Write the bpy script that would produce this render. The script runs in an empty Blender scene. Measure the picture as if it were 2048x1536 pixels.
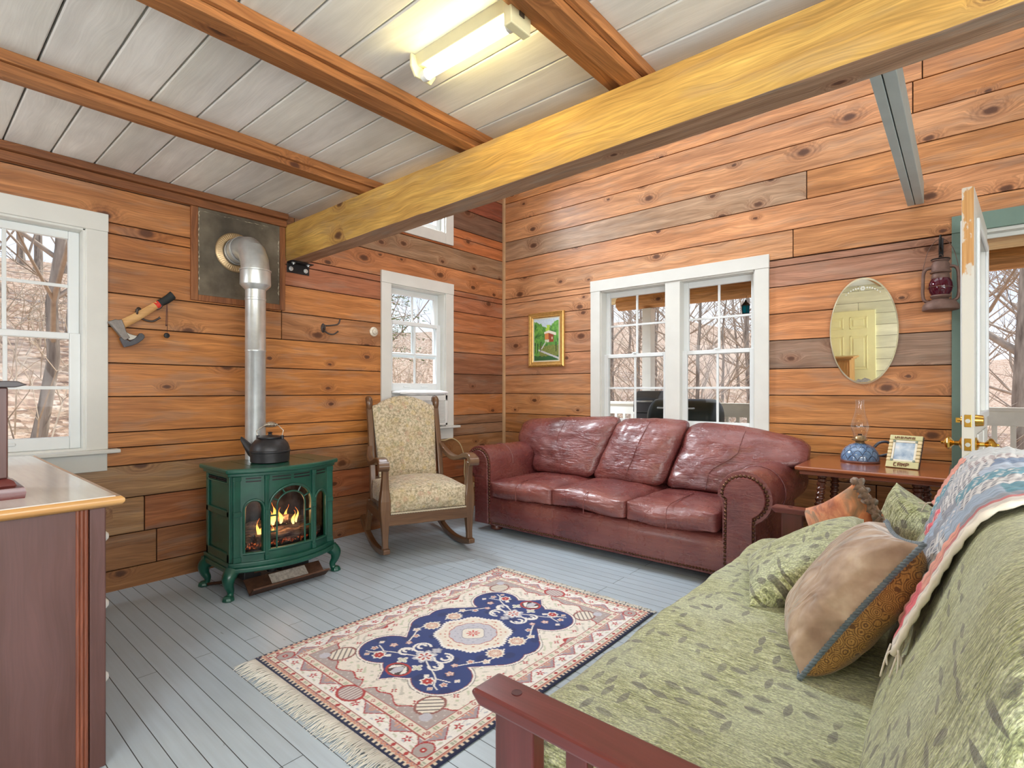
import bpy, bmesh, math, random
import numpy as np
from mathutils import Vector, Matrix, noise as mnoise

# ------------------------------------------------------------------ camera, world, light, exposure
scene = bpy.context.scene
COL = scene.collection
PI = math.pi


def lin(r, g, b):
    f = lambda c: (c / 255.0) / 12.92 if c <= 10.3 else ((c / 255.0 + 0.055) / 1.055) ** 2.4
    return (f(r), f(g), f(b), 1.0)


cam_d = bpy.data.cameras.new('camera')
cam_d.sensor_width = 36.0
cam_d.lens = 18.58
cam_d.shift_y = 0.00586
cam_d.clip_start = 0.02
cam_d.clip_end = 400
cam_o = bpy.data.objects.new('camera', cam_d)
COL.objects.link(cam_o)
cam_o.location = (3.85, -4.378, 1.2)
cam_o.rotation_euler = (PI / 2, 0, math.radians(40.4447))
scene.camera = cam_o

vs = scene.view_settings
vs.view_transform = 'Standard'
vs.look = 'None'
vs.gamma = 1.0
vs.use_curve_mapping = False
vs.exposure = 0.0
scene.cycles.use_denoising = True
scene.cycles.max_bounces = 8
scene.cycles.diffuse_bounces = 5
scene.cycles.glossy_bounces = 4
scene.cycles.transmission_bounces = 8
scene.cycles.transparent_max_bounces = 12
scene.cycles.caustics_reflective = False
scene.cycles.caustics_refractive = False
scene.cycles.sample_clamp_indirect = 4.0

world = bpy.data.worlds.new('sky')
scene.world = world
world.use_nodes = True
wn = world.node_tree
wn.nodes.clear()
_o = wn.nodes.new('ShaderNodeOutputWorld')
_b = wn.nodes.new('ShaderNodeBackground')
_t = wn.nodes.new('ShaderNodeTexCoord')
_s = wn.nodes.new('ShaderNodeSeparateXYZ')
_r = wn.nodes.new('ShaderNodeValToRGB')
_n = wn.nodes.new('ShaderNodeTexNoise')
_m = wn.nodes.new('ShaderNodeMix')
_m.data_type = 'RGBA'
_r.color_ramp.elements[0].position = 0.0
_r.color_ramp.elements[0].color = (0.66, 0.74, 0.86, 1)
_r.color_ramp.elements[1].position = 0.55
_r.color_ramp.elements[1].color = (0.42, 0.58, 0.90, 1)
_n.inputs['Scale'].default_value = 3.0
_n.inputs['Detail'].default_value = 5.0
wn.links.new(_t.outputs['Generated'], _s.inputs[0])
wn.links.new(_s.outputs[2], _r.inputs[0])
wn.links.new(_t.outputs['Generated'], _n.inputs['Vector'])
_c = wn.nodes.new('ShaderNodeValToRGB')
_c.color_ramp.elements[0].position = 0.42
_c.color_ramp.elements[1].position = 0.62
wn.links.new(_n.outputs[0], _c.inputs[0])
wn.links.new(_c.outputs[0], _m.inputs[0])
wn.links.new(_r.outputs[0], _m.inputs[6])
_m.inputs[7].default_value = (0.80, 0.83, 0.88, 1)
wn.links.new(_m.outputs[2], _b.inputs[0])
_b.inputs[1].default_value = 1.5
wn.links.new(_b.outputs[0], _o.inputs[0])


def sun_light(name, energy, color, direction, angle):
    d = bpy.data.lights.new(name, 'SUN')
    d.energy = energy
    d.color = color
    d.angle = angle
    o = bpy.data.objects.new(name, d)
    COL.objects.link(o)
    o.location = (0, 0, 12)
    o.rotation_euler = Vector(direction).to_track_quat('-Z', 'Y').to_euler()
    return o


def area_light(name, loc, target, sx, sy, power, color=(1, 1, 1), spread=PI):
    d = bpy.data.lights.new(name, 'AREA')
    d.shape = 'RECTANGLE'
    d.size, d.size_y = sx, sy
    d.energy = power
    d.color = color
    d.spread = spread
    o = bpy.data.objects.new(name, d)
    COL.objects.link(o)
    o.location = loc
    v = Vector(target) - Vector(loc)
    o.rotation_euler = v.to_track_quat('-Z', 'Y').to_euler()
    return o


sun_light('sun', 4.6, (1.0, 0.95, 0.86), (0.02, -0.60, -0.80), 0.03)
# daylight of the upper gable window beyond the beam
area_light('upper_window_daylight', (-0.45, -1.2, 3.75), (2.4, -1.6, 0.0), 1.0, 1.0, 620, (0.86, 0.93, 1.0))
area_light('loft_fill', (2.6, -1.2, 4.25), (2.6, -1.2, 0), 3.6, 1.6, 60, (0.96, 0.97, 1.0))  # added overhead fill lamp, the high ceiling has no opening
# added fill lamps on the unseen sides of the room, no windows there
area_light('right_fill', (6.3, -3.9, 1.7), (0.0, -3.2, 2.1), 2.6, 1.5, 135, (0.93, 0.96, 1.0))
area_light('rear_fill', (5.0, -6.9, 1.75), (1.6, -3.0, 2.3), 2.2, 1.4, 150, (0.95, 0.97, 1.0))
area_light('corner_fill', (0.12, -5.7, 1.5), (2.4, -3.9, 0.2), 1.0, 1.2, 45, (0.88, 0.94, 1.0))

# ------------------------------------------------------------------ mesh helpers


def setp(o, label=None, cat=None, group=None, kind=None):
    if label: o['label'] = label
    if cat: o['category'] = cat
    if group: o['group'] = group
    if kind: o['kind'] = kind
    return o


def thing(name, label, cat, loc=(0, 0, 0), rotz=0.0, group=None, kind=None):
    o = bpy.data.objects.new(name, None)
    o.empty_display_size = 0.05
    COL.objects.link(o)
    o.location = loc
    o.rotation_euler = (0, 0, rotz)
    return setp(o, label, cat, group, kind)


def struct(name):
    o = bpy.data.objects.new(name, None)
    COL.objects.link(o)
    o['kind'] = 'structure'
    return o


AX = {'x': 0, 'y': 1, 'z': 2}


def uv_box(bm, along='x', seed=0.0):
    """box-projected UVs in metres, u along the grain"""
    lay = bm.loops.layers.uv.verify()
    a = AX[along]
    bm.normal_update()
    for f in bm.faces:
        n = f.normal
        k = max(range(3), key=lambda i: abs(n[i]))
        if k == a:
            u, v = (a + 1) % 3, (a + 2) % 3
        else:
            u = a
            v = 3 - a - k
        for l in f.loops:
            l[lay].uv = (l.vert.co[u] + seed * 7.31, l.vert.co[v] + seed * 3.17 + k * 0.37)


def obj(name, bm, mat, parent=None, world=False, smooth=None, bevel=0.0, segs=2, sub=0, along=None, seed=0.0, solid=0.0):
    """links bm as ONE mesh object. smooth: angle in degrees or None for flat"""
    if world and parent is not None:
        M = parent.matrix_basis.inverted() if parent.parent is None else (parent.parent.matrix_basis @ parent.matrix_basis).inverted()
        bmesh.ops.transform(bm, matrix=M, verts=bm.verts)
    if along:
        uv_box(bm, along, seed)
    bmesh.ops.recalc_face_normals(bm, faces=bm.faces) if not getattr(bm, '_keep', False) else None
    me = bpy.data.meshes.new(name)
    bm.to_mesh(me)
    bm.free()
    return mesh_obj(name, me, mat, parent, smooth, bevel, segs, sub, solid)


def mesh_obj(name, me, mat, parent=None, smooth=None, bevel=0.0, segs=2, sub=0, solid=0.0):
    o = bpy.data.objects.new(name, me)
    COL.objects.link(o)
    mats = mat if isinstance(mat, (list, tuple)) else [mat]
    for m in mats:
        me.materials.append(m)
    if parent is not None:
        o.parent = parent
    if smooth is not None:
        me.polygons.foreach_set('use_smooth', [True] * len(me.polygons))
        if smooth < 180:
            me.set_sharp_from_angle(angle=math.radians(smooth))
    if solid:
        s = o.modifiers.new('solid', 'SOLIDIFY')
        s.thickness = solid
    if bevel:
        b = o.modifiers.new('bevel', 'BEVEL')
        b.width = bevel
        b.segments = segs
        b.limit_method = 'ANGLE'
        b.angle_limit = math.radians(40)
    if sub:
        s = o.modifiers.new('sub', 'SUBSURF')
        s.levels = s.render_levels = sub
    return o


def nb():
    return bmesh.new()


def box(bm, lo, hi, M=None):
    r = bmesh.ops.create_cube(bm, size=1.0)
    lo, hi = Vector(lo), Vector(hi)
    T = Matrix.Translation((lo + hi) / 2) @ Matrix.Diagonal(((hi - lo)[0], (hi - lo)[1], (hi - lo)[2], 1))
    if M is not None:
        T = M @ T
    bmesh.ops.transform(bm, matrix=T, verts=r['verts'])
    return r['verts']


def boxo(name, lo, hi, mat, parent=None, bevel=0.003, along='x', seed=0.0, world=True):
    bm = nb()
    box(bm, lo, hi)
    return obj(name, bm, mat, parent, world=world, bevel=bevel, along=along, seed=seed)


def frame_from(d):
    d = d.normalized()
    up = Vector((0, 0, 1)) if abs(d.z) < 0.95 else Vector((1, 0, 0))
    a = d.cross(up).normalized()
    b = a.cross(d).normalized()
    return a, b


def tube(bm, pts, rad, n=8, cap=True, flat=1.0, closed=False):
    """sweeps a circle along pts; rad a number or a list; flat squashes along the second axis"""
    pts = [Vector(p) for p in pts]
    N = len(pts)
    rads = [rad] * N if isinstance(rad, (int, float)) else list(rad)
    rings = []
    prev = None
    for i, p in enumerate(pts):
        if closed:
            d = pts[(i + 1) % N] - pts[i - 1]
        else:
            d = (pts[min(i + 1, N - 1)] - pts[max(i - 1, 0)])
        d = d.normalized()
        if prev is None:
            a, b = frame_from(d)
        else:
            a = prev - d * prev.dot(d)
            if a.length < 1e-6:
                a, b = frame_from(d)
            a.normalize()
            b = a.cross(d).normalized()
        prev = a
        rings.append([bm.verts.new(p + (a * math.cos(2 * PI * k / n) + b * math.sin(2 * PI * k / n) * flat) * rads[i]) for k in range(n)])
    for i in range(N if closed else N - 1):
        A, B = rings[i], rings[(i + 1) % N]
        for k in range(n):
            bm.faces.new((A[k], A[(k + 1) % n], B[(k + 1) % n], B[k]))
    if cap and not closed:
        bm.faces.new(rings[0][::-1])
        bm.faces.new(rings[-1])
    return rings


def lathe(bm, prof, c=(0, 0, 0), n=24, M=None, cap=True):
    """prof: list of (r, z); revolved round z at c"""
    c = Vector(c)
    rings = []
    for r, z in prof:
        rings.append([bm.verts.new(c + Vector((r * math.cos(2 * PI * k / n), r * math.sin(2 * PI * k / n), z))) for k in range(n)])
    for A, B in zip(rings, rings[1:]):
        for k in range(n):
            bm.faces.new((A[k], A[(k + 1) % n], B[(k + 1) % n], B[k]))
    if cap:
        bm.faces.new(rings[0][::-1])
        bm.faces.new(rings[-1])
    if M is not None:
        bmesh.ops.transform(bm, matrix=M, verts=[v for r in rings for v in r])
    return rings


def prism(bm, poly, axis, a0, a1):
    """polygon given in the two other axes (cyclic order), extruded from a0 to a1 along axis"""
    i = AX[axis]
    j, k = (i + 1) % 3, (i + 2) % 3

    def mk(a):
        out = []
        for p, q in poly:
            co = [0, 0, 0]
            co[i], co[j], co[k] = a, p, q
            out.append(bm.verts.new(co))
        return out
    A, B = mk(a0), mk(a1)
    n = len(poly)
    bm.faces.new(A[::-1])
    bm.faces.new(B)
    for t in range(n):
        bm.faces.new((A[t], A[(t + 1) % n], B[(t + 1) % n], B[t]))
    return A + B


def poly_tube(bm, path, w, h, side, cap=True):
    """rectangular bar along path: w across (direction side), h along the remaining normal"""
    path = [Vector(p) for p in path]
    side = Vector(side).normalized()
    rings = []
    N = len(path)
    for i, p in enumerate(path):
        d = (path[min(i + 1, N - 1)] - path[max(i - 1, 0)]).normalized()
        u = side.cross(d).normalized()
        ww = w[i] if isinstance(w, (list, tuple)) else w
        hh = h[i] if isinstance(h, (list, tuple)) else h
        rings.append([bm.verts.new(p + side * sx * ww / 2 + u * sz * hh / 2) for sx, sz in ((-1, -1), (1, -1), (1, 1), (-1, 1))])
    for A, B in zip(rings, rings[1:]):
        for k in range(4):
            bm.faces.new((A[k], A[(k + 1) % 4], B[(k + 1) % 4], B[k]))
    if cap:
        bm.faces.new(rings[0][::-1])
        bm.faces.new(rings[-1])


def bez(p0, p1, p2, p3, n=10):
    p0, p1, p2, p3 = map(Vector, (p0, p1, p2, p3))
    return [((1 - t) ** 3) * p0 + 3 * (1 - t) ** 2 * t * p1 + 3 * (1 - t) * t * t * p2 + t ** 3 * p3 for t in [i / n for i in range(n + 1)]]


def spline(pts, n=6):
    """Catmull-Rom through pts"""
    P = [Vector(p) for p in pts]
    P = [2 * P[0] - P[1]] + P + [2 * P[-1] - P[-2]]
    out = []
    for i in range(1, len(P) - 2):
        for k in range(n):
            t = k / n
            a, b, c, d = P[i - 1], P[i], P[i + 1], P[i + 2]
            out.append(0.5 * ((2 * b) + (c - a) * t + (2 * a - 5 * b + 4 * c - d) * t * t + (3 * b - a - 3 * c + d) * t ** 3))
    out.append(P[-2].copy())
    return out


def grid_cube(n):
    """dict-welded cube surface in [-1,1]^3 with n cells per edge -> bm"""
    bm = nb()
    cache = {}

    def V(i, j, k):
        key = (i, j, k)
        if key not in cache:
            cache[key] = bm.verts.new((2 * i / n - 1, 2 * j / n - 1, 2 * k / n - 1))
        return cache[key]
    for a in range(n):
        for b in range(n):
            for s in (0, n):
                q = [(a, b), (a + 1, b), (a + 1, b + 1), (a, b + 1)]
                bm.faces.new([V(s, i, j) for i, j in q])
                bm.faces.new([V(i, s, j) for i, j in q])
                bm.faces.new([V(i, j, s) for i, j in q])
    bmesh.ops.recalc_face_normals(bm, faces=bm.faces)
    return bm


def fbm(p, oct=3):
    s, a = 0.0, 1.0
    p = Vector(p)
    for _ in range(oct):
        s += a * mnoise.noise(p)
        p = p * 2.03
        a *= 0.5
    return s


def cushion(w, d, h, n=16, edge=0.35, crown=0.5, pinch=0.06, wr=0.0, seed=0, box_h=0.0, wscale=4.0):
    """pillow shaped mesh centred at the origin: w(x) d(y) h(z). box_h = share of the height kept at the rim"""
    bm = grid_cube(n)
    for v in bm.verts:
        x, y, z = v.co
        px = (1 - abs(x) ** 2.6)
        py = (1 - abs(y) ** 2.6)
        prof = box_h + (1 - box_h) * max(px * py, 0.0) ** edge
        cx = 1 - pinch * (1 - y * y) * abs(x) ** 6 if pinch else 1
        cy = 1 - pinch * (1 - x * x) * abs(y) ** 6 if pinch else 1
        # round off vertical edges
        r = 1.0
        X = x * w / 2 * cx
        Y = y * d / 2 * cy
        bulge = 0.0
        if box_h:
            m = max(abs(x), abs(y))
            if m > 0.999:
                bulge = (1 - z * z) * 0.06 * min(w, d)
                if abs(x) >= abs(y): X += math.copysign(bulge * py, x)
                if abs(y) >= abs(x): Y += math.copysign(bulge * px, y)
            # rounded plan corners
            rr = 0.10
            ax, ay = max(abs(x) - (1 - rr), 0), max(abs(y) - (1 - rr), 0)
            if ax > 0 and ay > 0:
                L = math.hypot(ax, ay)
                mm = max(ax, ay)
                X = math.copysign((1 - rr + ax * mm / L) * w / 2, x)
                Y = math.copysign((1 - rr + ay * mm / L) * d / 2, y)
        Z = z * h / 2 * prof
        v.co = (X, Y, Z)
    if wr:
        bm.normal_update()
        off = seed * 11.3
        for v in bm.verts:
            k = fbm((v.co.x * wscale + off, v.co.y * wscale, v.co.z * wscale))
            v.co += v.normal * (wr * k)
    return bm


def attr_color(me, name, cols):
    a = me.color_attributes.new(name, 'FLOAT_COLOR', 'POINT')
    a.data.foreach_set('color', np.asarray(cols, dtype=np.float32).ravel())


def grid_mesh(name, nu, nv, fn):
    """(nu+1)x(nv+1) vertex grid; fn(u,v)->co with u,v arrays in 0..1 -> (N,3) array"""
    u, v = np.meshgrid(np.linspace(0, 1, nu + 1), np.linspace(0, 1, nv + 1), indexing='ij')
    co = fn(u.ravel(), v.ravel())
    idx = np.arange((nu + 1) * (nv + 1)).reshape(nu + 1, nv + 1)
    q = np.stack([idx[:-1, :-1], idx[1:, :-1], idx[1:, 1:], idx[:-1, 1:]], -1).reshape(-1, 4)
    me = bpy.data.meshes.new(name)
    me.from_pydata(co.tolist(), [], q.tolist())
    uvl = me.uv_layers.new(name='UVMap')
    uu = np.stack([u.ravel(), v.ravel()], -1)[q.ravel()]
    uvl.data.foreach_set('uv', uu.astype(np.float32).ravel())
    return me, u.ravel(), v.ravel()


# ------------------------------------------------------------------ materials


class G:
    def __init__(self, name):
        self.m = bpy.data.materials.new(name)
        self.m.use_nodes = True
        self.t = self.m.node_tree
        self.t.nodes.clear()
        self.out = self.t.nodes.new('ShaderNodeOutputMaterial')

    def n(self, typ, ins=None, **kw):
        nd = self.t.nodes.new('ShaderNode' + typ)
        for k, v in kw.items():
            setattr(nd, k, v)
        for k, v in (ins or {}).items():
            s = nd.inputs[k]
            if isinstance(v, bpy.types.NodeSocket):
                self.t.links.new(v, s)
            else:
                s.default_value = v
        return nd

    def math(self, op, a, b=0.0, c=0.0, clamp=False):
        return self.n('Math', {0: a, 1: b, 2: c}, operation=op, use_clamp=clamp).outputs[0]

    def vmath(self, op, a, b=(0, 0, 0)):
        return self.n('VectorMath', {0: a, 1: b}, operation=op).outputs[0]

    def mix(self, f, a, b, blend='MIX'):
        nd = self.n('Mix', {0: f}, data_type='RGBA', blend_type=blend)
        for i, v in ((6, a), (7, b)):
            if isinstance(v, bpy.types.NodeSocket):
                self.t.links.new(v, nd.inputs[i])
            else:
                nd.inputs[i].default_value = v
        return nd.outputs[2]

    def ramp(self, f, stops, interp='LINEAR'):
        nd = self.n('ValToRGB', {0: f})
        cr = nd.color_ramp
        cr.interpolation = interp
        while len(cr.elements) < len(stops):
            cr.elements.new(0.5)
        for e, (p, c) in zip(cr.elements, stops):
            e.position = p
            e.color = c if not isinstance(c, (int, float)) else (c, c, c, 1)
        return nd.outputs[0]

    def smooth(self, x, lo, hi):
        return self.n('MapRange', {0: x, 1: lo, 2: hi, 3: 0.0, 4: 1.0}, interpolation_type='SMOOTHSTEP').outputs[0]

    def noise(self, vec, scale, detail=3.0, rough=0.55, out=0, dist=0.0):
        ins = {'Scale': scale, 'Detail': detail, 'Roughness': rough, 'Distortion': dist}
        if vec is not None: ins['Vector'] = vec
        return self.n('TexNoise', ins).outputs[out]

    def coords(self, which='Object'):
        return self.n('TexCoord').outputs[which]

    def scaled(self, vec, s):
        return self.n('Mapping', {'Vector': vec, 'Scale': s}).outputs[0]

    def bump(self, h, strength=0.3, dist=0.01, normal=None):
        ins = {'Height': h, 'Strength': strength, 'Distance': dist}
        if normal is not None: ins['Normal'] = normal
        return self.n('Bump', ins).outputs[0]

    def bsdf(self, **ins):
        b = self.n('BsdfPrincipled', {k.replace('_', ' '): v for k, v in ins.items()})
        self.t.links.new(b.outputs[0], self.out.inputs[0])
        return self.m


def simple(name, col, rough=0.5, metal=0.0, var=0.12, vscale=9.0, bump=0.0, bscale=60.0, coat=0.0, sheen=0.0, spec=0.5):
    g = G(name)
    c = g.coords()
    k = g.noise(c, vscale, 4.0)
    f = g.n('MapRange', {0: k, 1: 0.3, 2: 0.7, 3: 1 - var, 4: 1 + var}).outputs[0]
    cc = g.n('VectorMath', {0: col[:3], 'Scale': f}, operation='SCALE').outputs[0]
    ins = dict(Base_Color=cc, Roughness=rough, Metallic=metal, Coat_Weight=coat, Sheen_Weight=sheen, Specular_IOR_Level=spec)
    if bump:
        ins['Normal'] = g.bump(g.noise(c, bscale, 3.0), bump, 0.004)
    return g.bsdf(**ins)


def wood(name, col=None, grain=0.35, gscale=14.0, knots=0.0, rough=0.45, coat=0.0, bump=0.12, knotcol=(0.075, 0.022, 0.008, 1), weather=0.0, fine=0.25, dk=(0.84, 0.66, 0.50, 1)):
    """col None -> per-board colour attribute 'tone'"""
    g = G(name)
    uv = g.n('UVMap').outputs[0]
    base = g.n('Attribute', attribute_name='tone').outputs[0] if col is None else col
    sep = g.n('SeparateXYZ', {0: uv})
    u, v = sep.outputs[0], sep.outputs[1]
    if knots:
        vo = g.n('TexVoronoi', {'Vector': g.scaled(uv, (2.5, 4.2, 1)), 'Scale': 1.0}, voronoi_dimensions='2D', feature='F1')
        jit = g.noise(uv, 38.0, 3.0)
        dist = g.math('ADD', vo.outputs['Distance'], g.math('MULTIPLY', g.math('SUBTRACT', jit, 0.5), 0.055))
        cs = g.n('SeparateColor', {0: vo.outputs['Color']})
        keep = g.math('GREATER_THAN', cs.outputs[0], 1.0 - knots)
        size = g.math('MULTIPLY_ADD', cs.outputs[1], 0.85, 0.45)
        dn = g.math('DIVIDE', dist, size)
        core = g.math('MULTIPLY', g.math('SUBTRACT', 1.0, g.smooth(dn, 0.055, 0.095)), keep)
        halo = g.math('MULTIPLY', g.math('SUBTRACT', 1.0, g.smooth(dn, 0.05, 0.34)), keep)
        ringv = g.math('SINE', g.math('MULTIPLY', dn, 95.0))
        ring = g.math('MULTIPLY', g.math('MULTIPLY_ADD', ringv, 0.5, 0.5), g.math('MULTIPLY', halo, g.noise(uv, 22.0, 2.0)))
        v2 = g.math('MULTIPLY_ADD', halo, 0.075, v)
    else:
        v2 = v
    warp = g.noise(g.n('CombineXYZ', {0: g.math('MULTIPLY', u, 1.1), 1: g.math('MULTIPLY', v, 4.0), 2: 0.0}).outputs[0], 1.6, 2.0)
    v3 = g.math('MULTIPLY_ADD', warp, 0.10, v2)
    gv = g.n('CombineXYZ', {0: g.math('MULTIPLY', u, 0.8), 1: g.math('MULTIPLY', v3, gscale), 2: 0.0}).outputs[0]
    n1 = g.noise(gv, 1.6, 5.0, 0.6)
    fv = g.n('CombineXYZ', {0: g.math('MULTIPLY', u, 5.0), 1: g.math('MULTIPLY', v3, 150.0), 2: 0.0}).outputs[0]
    n2 = g.noise(fv, 1.0, 2.0)
    big = g.noise(g.n('CombineXYZ', {0: g.math('MULTIPLY', u, 1.3), 1: g.math('MULTIPLY', v, 3.0), 2: 3.0}).outputs[0], 1.3, 3.0)
    f = g.n('MapRange', {0: n1, 1: 0.3, 2: 0.7, 3: 1 - grain, 4: 1 + grain * 0.7}).outputs[0]
    f = g.math('MULTIPLY', f, g.n('MapRange', {0: n2, 1: 0.3, 2: 0.7, 3: 1 - fine, 4: 1 + fine}).outputs[0])
    f = g.math('MULTIPLY', f, g.n('MapRange', {0: big, 1: 0.3, 2: 0.7, 3: 0.86, 4: 1.12}).outputs[0])
    dark = g.mix(1.0, base, dk, 'MULTIPLY')
    c = g.mix(g.n('MapRange', {0: n1, 1: 0.38, 2: 0.62, 3: 0.5, 4: 0.0}).outputs[0], base, dark)
    c = g.n('VectorMath', {0: c, 'Scale': f}, operation='SCALE').outputs[0]
    if weather:
        w = g.smooth(g.noise(g.n('CombineXYZ', {0: g.math('MULTIPLY', u, 2.0), 1: g.math('MULTIPLY', v, 9.0), 2: 1.0}).outputs[0], 1.5, 5.0), 0.5, 0.66)
        c = g.mix(g.math('MULTIPLY', w, weather), c, (0.30, 0.25, 0.20, 1))
    if knots:
        c = g.mix(g.math('MULTIPLY', halo, 0.30), c, (0.30, 0.10, 0.035, 1))
        c = g.mix(g.math('MULTIPLY', ring, 0.85), c, knotcol)
        c = g.mix(g.math('MULTIPLY', core, 0.88), c, knotcol)
    h = g.math('ADD', n1, g.math('MULTIPLY', n2, 0.6))
    return g.bsdf(Base_Color=c, Roughness=rough, Coat_Weight=coat, Coat_Roughness=0.25, Normal=g.bump(h, bump, 0.004))


def vcol(name, rough=0.8, bump=0.0, bscale=300.0, sheen=0.0, coat=0.0, attr='col'):
    g = G(name)
    c = g.n('Attribute', attribute_name=attr).outputs[0]
    k = g.noise(g.coords(), bscale, 2.0)
    f = g.n('MapRange', {0: k, 1: 0.3, 2: 0.7, 3: 0.88, 4: 1.1}).outputs[0]
    c = g.n('VectorMath', {0: c, 'Scale': f}, operation='SCALE').outputs[0]
    ins = dict(Base_Color=c, Roughness=rough, Sheen_Weight=sheen, Coat_Weight=coat)
    if bump: ins['Normal'] = g.bump(k, bump, 0.003)
    return g.bsdf(**ins)


def glass_mat(name, tint=(1, 1, 1, 1), rough=0.0, refl=0.10):
    """thin clear pane: mostly transparent with a Fresnel reflection"""
    g = G(name)
    tr = g.n('BsdfTransparent', {0: tint})
    gl = g.n('BsdfGlossy', {0: (1, 1, 1, 1), 'Roughness': rough})
    fr = g.n('Fresnel', {0: 1.45})
    mx = g.n('MixShader', {0: g.math('MULTIPLY', fr.outputs[0], refl * 10), 1: tr.outputs[0], 2: gl.outputs[0]})
    g.t.links.new(mx.outputs[0], g.out.inputs[0])
    return g.m


def emit(name, col, strength):
    g = G(name)
    e = g.n('Emission', {0: col, 1: strength})
    g.t.links.new(e.outputs[0], g.out.inputs[0])
    return g.m


M = {}
M['board'] = wood('pine_boards', None, 0.30, 13.0, knots=0.50, rough=0.42, coat=0.06, weather=0.22)
M['gap'] = simple('dark_gap', lin(60, 38, 22), 0.9)
M['floor'] = None
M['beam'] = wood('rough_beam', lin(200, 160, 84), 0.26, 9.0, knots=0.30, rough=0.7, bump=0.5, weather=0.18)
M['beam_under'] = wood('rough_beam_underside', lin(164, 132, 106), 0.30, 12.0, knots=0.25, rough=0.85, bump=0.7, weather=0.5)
M['joist'] = wood('joist_fir', lin(166, 110, 62), 0.32, 16.0, knots=0.10, rough=0.6, bump=0.2)
M['dark_joist'] = wood('cornice_fir', lin(140, 88, 50), 0.35, 16.0, knots=0.08, rough=0.6, bump=0.2)
M['_ww'] = wood('whitewashed_boards', lin(212, 210, 204), 0.10, 10.0, rough=0.65, bump=0.15, fine=0.05)
M['white_paint'] = simple('white_paint', lin(214, 214, 208), 0.45, var=0.04, vscale=5)
M['vinyl'] = simple('white_vinyl', lin(222, 226, 226), 0.35, var=0.02)
M['grey_paint'] = simple('grey_green_paint', lin(174, 186, 186), 0.55, var=0.05)
M['green_trim'] = simple('sage_green_paint', lin(100, 122, 110), 0.55, var=0.06)
M['glass'] = glass_mat('window_glass', (0.97, 0.98, 0.98, 1), 0.0, 0.012)
M['steel'] = simple('galvanised_steel', lin(206, 210, 210), 0.34, 0.65, var=0.12, vscale=14, bump=0.05)
M['brass'] = simple('brass', lin(214, 170, 84), 0.22, 1.0, var=0.05)
M['black_metal'] = simple('black_metal', lin(26, 25, 26), 0.5, 0.2)
M['iron'] = simple('dark_iron', lin(78, 70, 66), 0.5, 0.6, var=0.2, bump=0.2)
M['cast'] = simple('cast_iron', lin(46, 45, 47), 0.42, 0.3, var=0.2, vscale=30, bump=0.15, bscale=150)
M['rust'] = simple('rusty_tin', lin(112, 86, 76), 0.6, 0.35, var=0.22, vscale=25, bump=0.25)
M['mahogany'] = wood('red_mahogany', lin(100, 44, 42), 0.26, 12.0, rough=0.30, coat=0.45, bump=0.04, fine=0.10)
M['dresser'] = wood('dark_cherry', lin(92, 62, 58), 0.16, 8.0, rough=0.42, coat=0.1, bump=0.03, fine=0.08)
M['dresser_top'] = wood('honey_oak_edge', lin(196, 150, 92), 0.12, 14.0, rough=0.30, coat=0.2, bump=0.02, fine=0.06)
M['oak'] = wood('dark_oak', lin(104, 74, 48), 0.28, 16.0, rough=0.34, coat=0.3, bump=0.08, fine=0.2)
M['table'] = wood('walnut_table', lin(150, 82, 46), 0.25, 12.0, rough=0.16, coat=0.5, bump=0.02, fine=0.1)
M['cord'] = simple('cream_cord', lin(206, 186, 140), 0.6)
M['white_plastic'] = simple('white_plastic', lin(226, 226, 222), 0.4, var=0.02)

# ------------------------------------------------------------------ floor material
def floor_mat():
    g = G('painted_floorboards')
    c = g.coords()
    sh = g.n('Mapping', {'Vector': c, 'Location': (0.4, 0.035, 0)}).outputs[0]
    br = g.n('TexBrick', {'Vector': sh, 'Color1': (1, 1, 1, 1), 'Color2': (0.80, 0.80, 0.80, 1), 'Mortar': (0, 0, 0, 1), 'Scale': 1.0, 'Mortar Size': 0.0016,
                          'Mortar Smooth': 0.3, 'Brick Width': 2.6, 'Row Height': 0.0722}, offset=0.37, offset_frequency=3)
    tone = br.outputs[0]
    gap = br.outputs[1]
    gr = g.noise(g.scaled(c, (3.0, 60, 1)), 1.0, 3.0)
    big = g.noise(c, 1.7, 3.0)
    f = g.n('MapRange', {0: gr, 1: 0.3, 2: 0.7, 3: 0.93, 4: 1.05}).outputs[0]
    f = g.math('MULTIPLY', f, g.n('MapRange', {0: big, 1: 0.3, 2: 0.7, 3: 0.92, 4: 1.06}).outputs[0])
    base = g.mix(0.28, lin(178, 192, 202), tone, 'MULTIPLY')
    base = g.n('VectorMath', {0: base, 'Scale': f}, operation='SCALE').outputs[0]
    scuff = g.smooth(g.noise(g.scaled(c, (7, 30, 1)), 1.0, 5.0), 0.70, 0.76)
    base = g.mix(g.math('MULTIPLY', scuff, 0.6), base, lin(96, 92, 90))
    base = g.mix(gap, base, lin(42, 44, 48))
    h = g.math('SUBTRACT', g.math('MULTIPLY', gr, 0.12), gap)
    return g.bsdf(Base_Color=base, Roughness=g.n('MapRange', {0: gr, 1: 0.3, 2: 0.7, 3: 0.34, 4: 0.48}).outputs[0], Normal=g.bump(h, 0.35, 0.004))


M['floor'] = floor_mat()
M['white_plank'] = wood('white_planks', None, 0.06, 10.0, rough=0.6, bump=0.12, fine=0.04, dk=(0.90, 0.89, 0.87, 1))

# ------------------------------------------------------------------ planked walls
ZS = [-0.02, 0.123, 0.331, 0.546, 0.744, 0.946, 1.160, 1.361, 1.577, 1.779, 1.984, 2.194, 2.404, 2.609, 2.818, 3.03, 3.24, 3.45, 3.66, 3.87, 4.08, 4.30]


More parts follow.
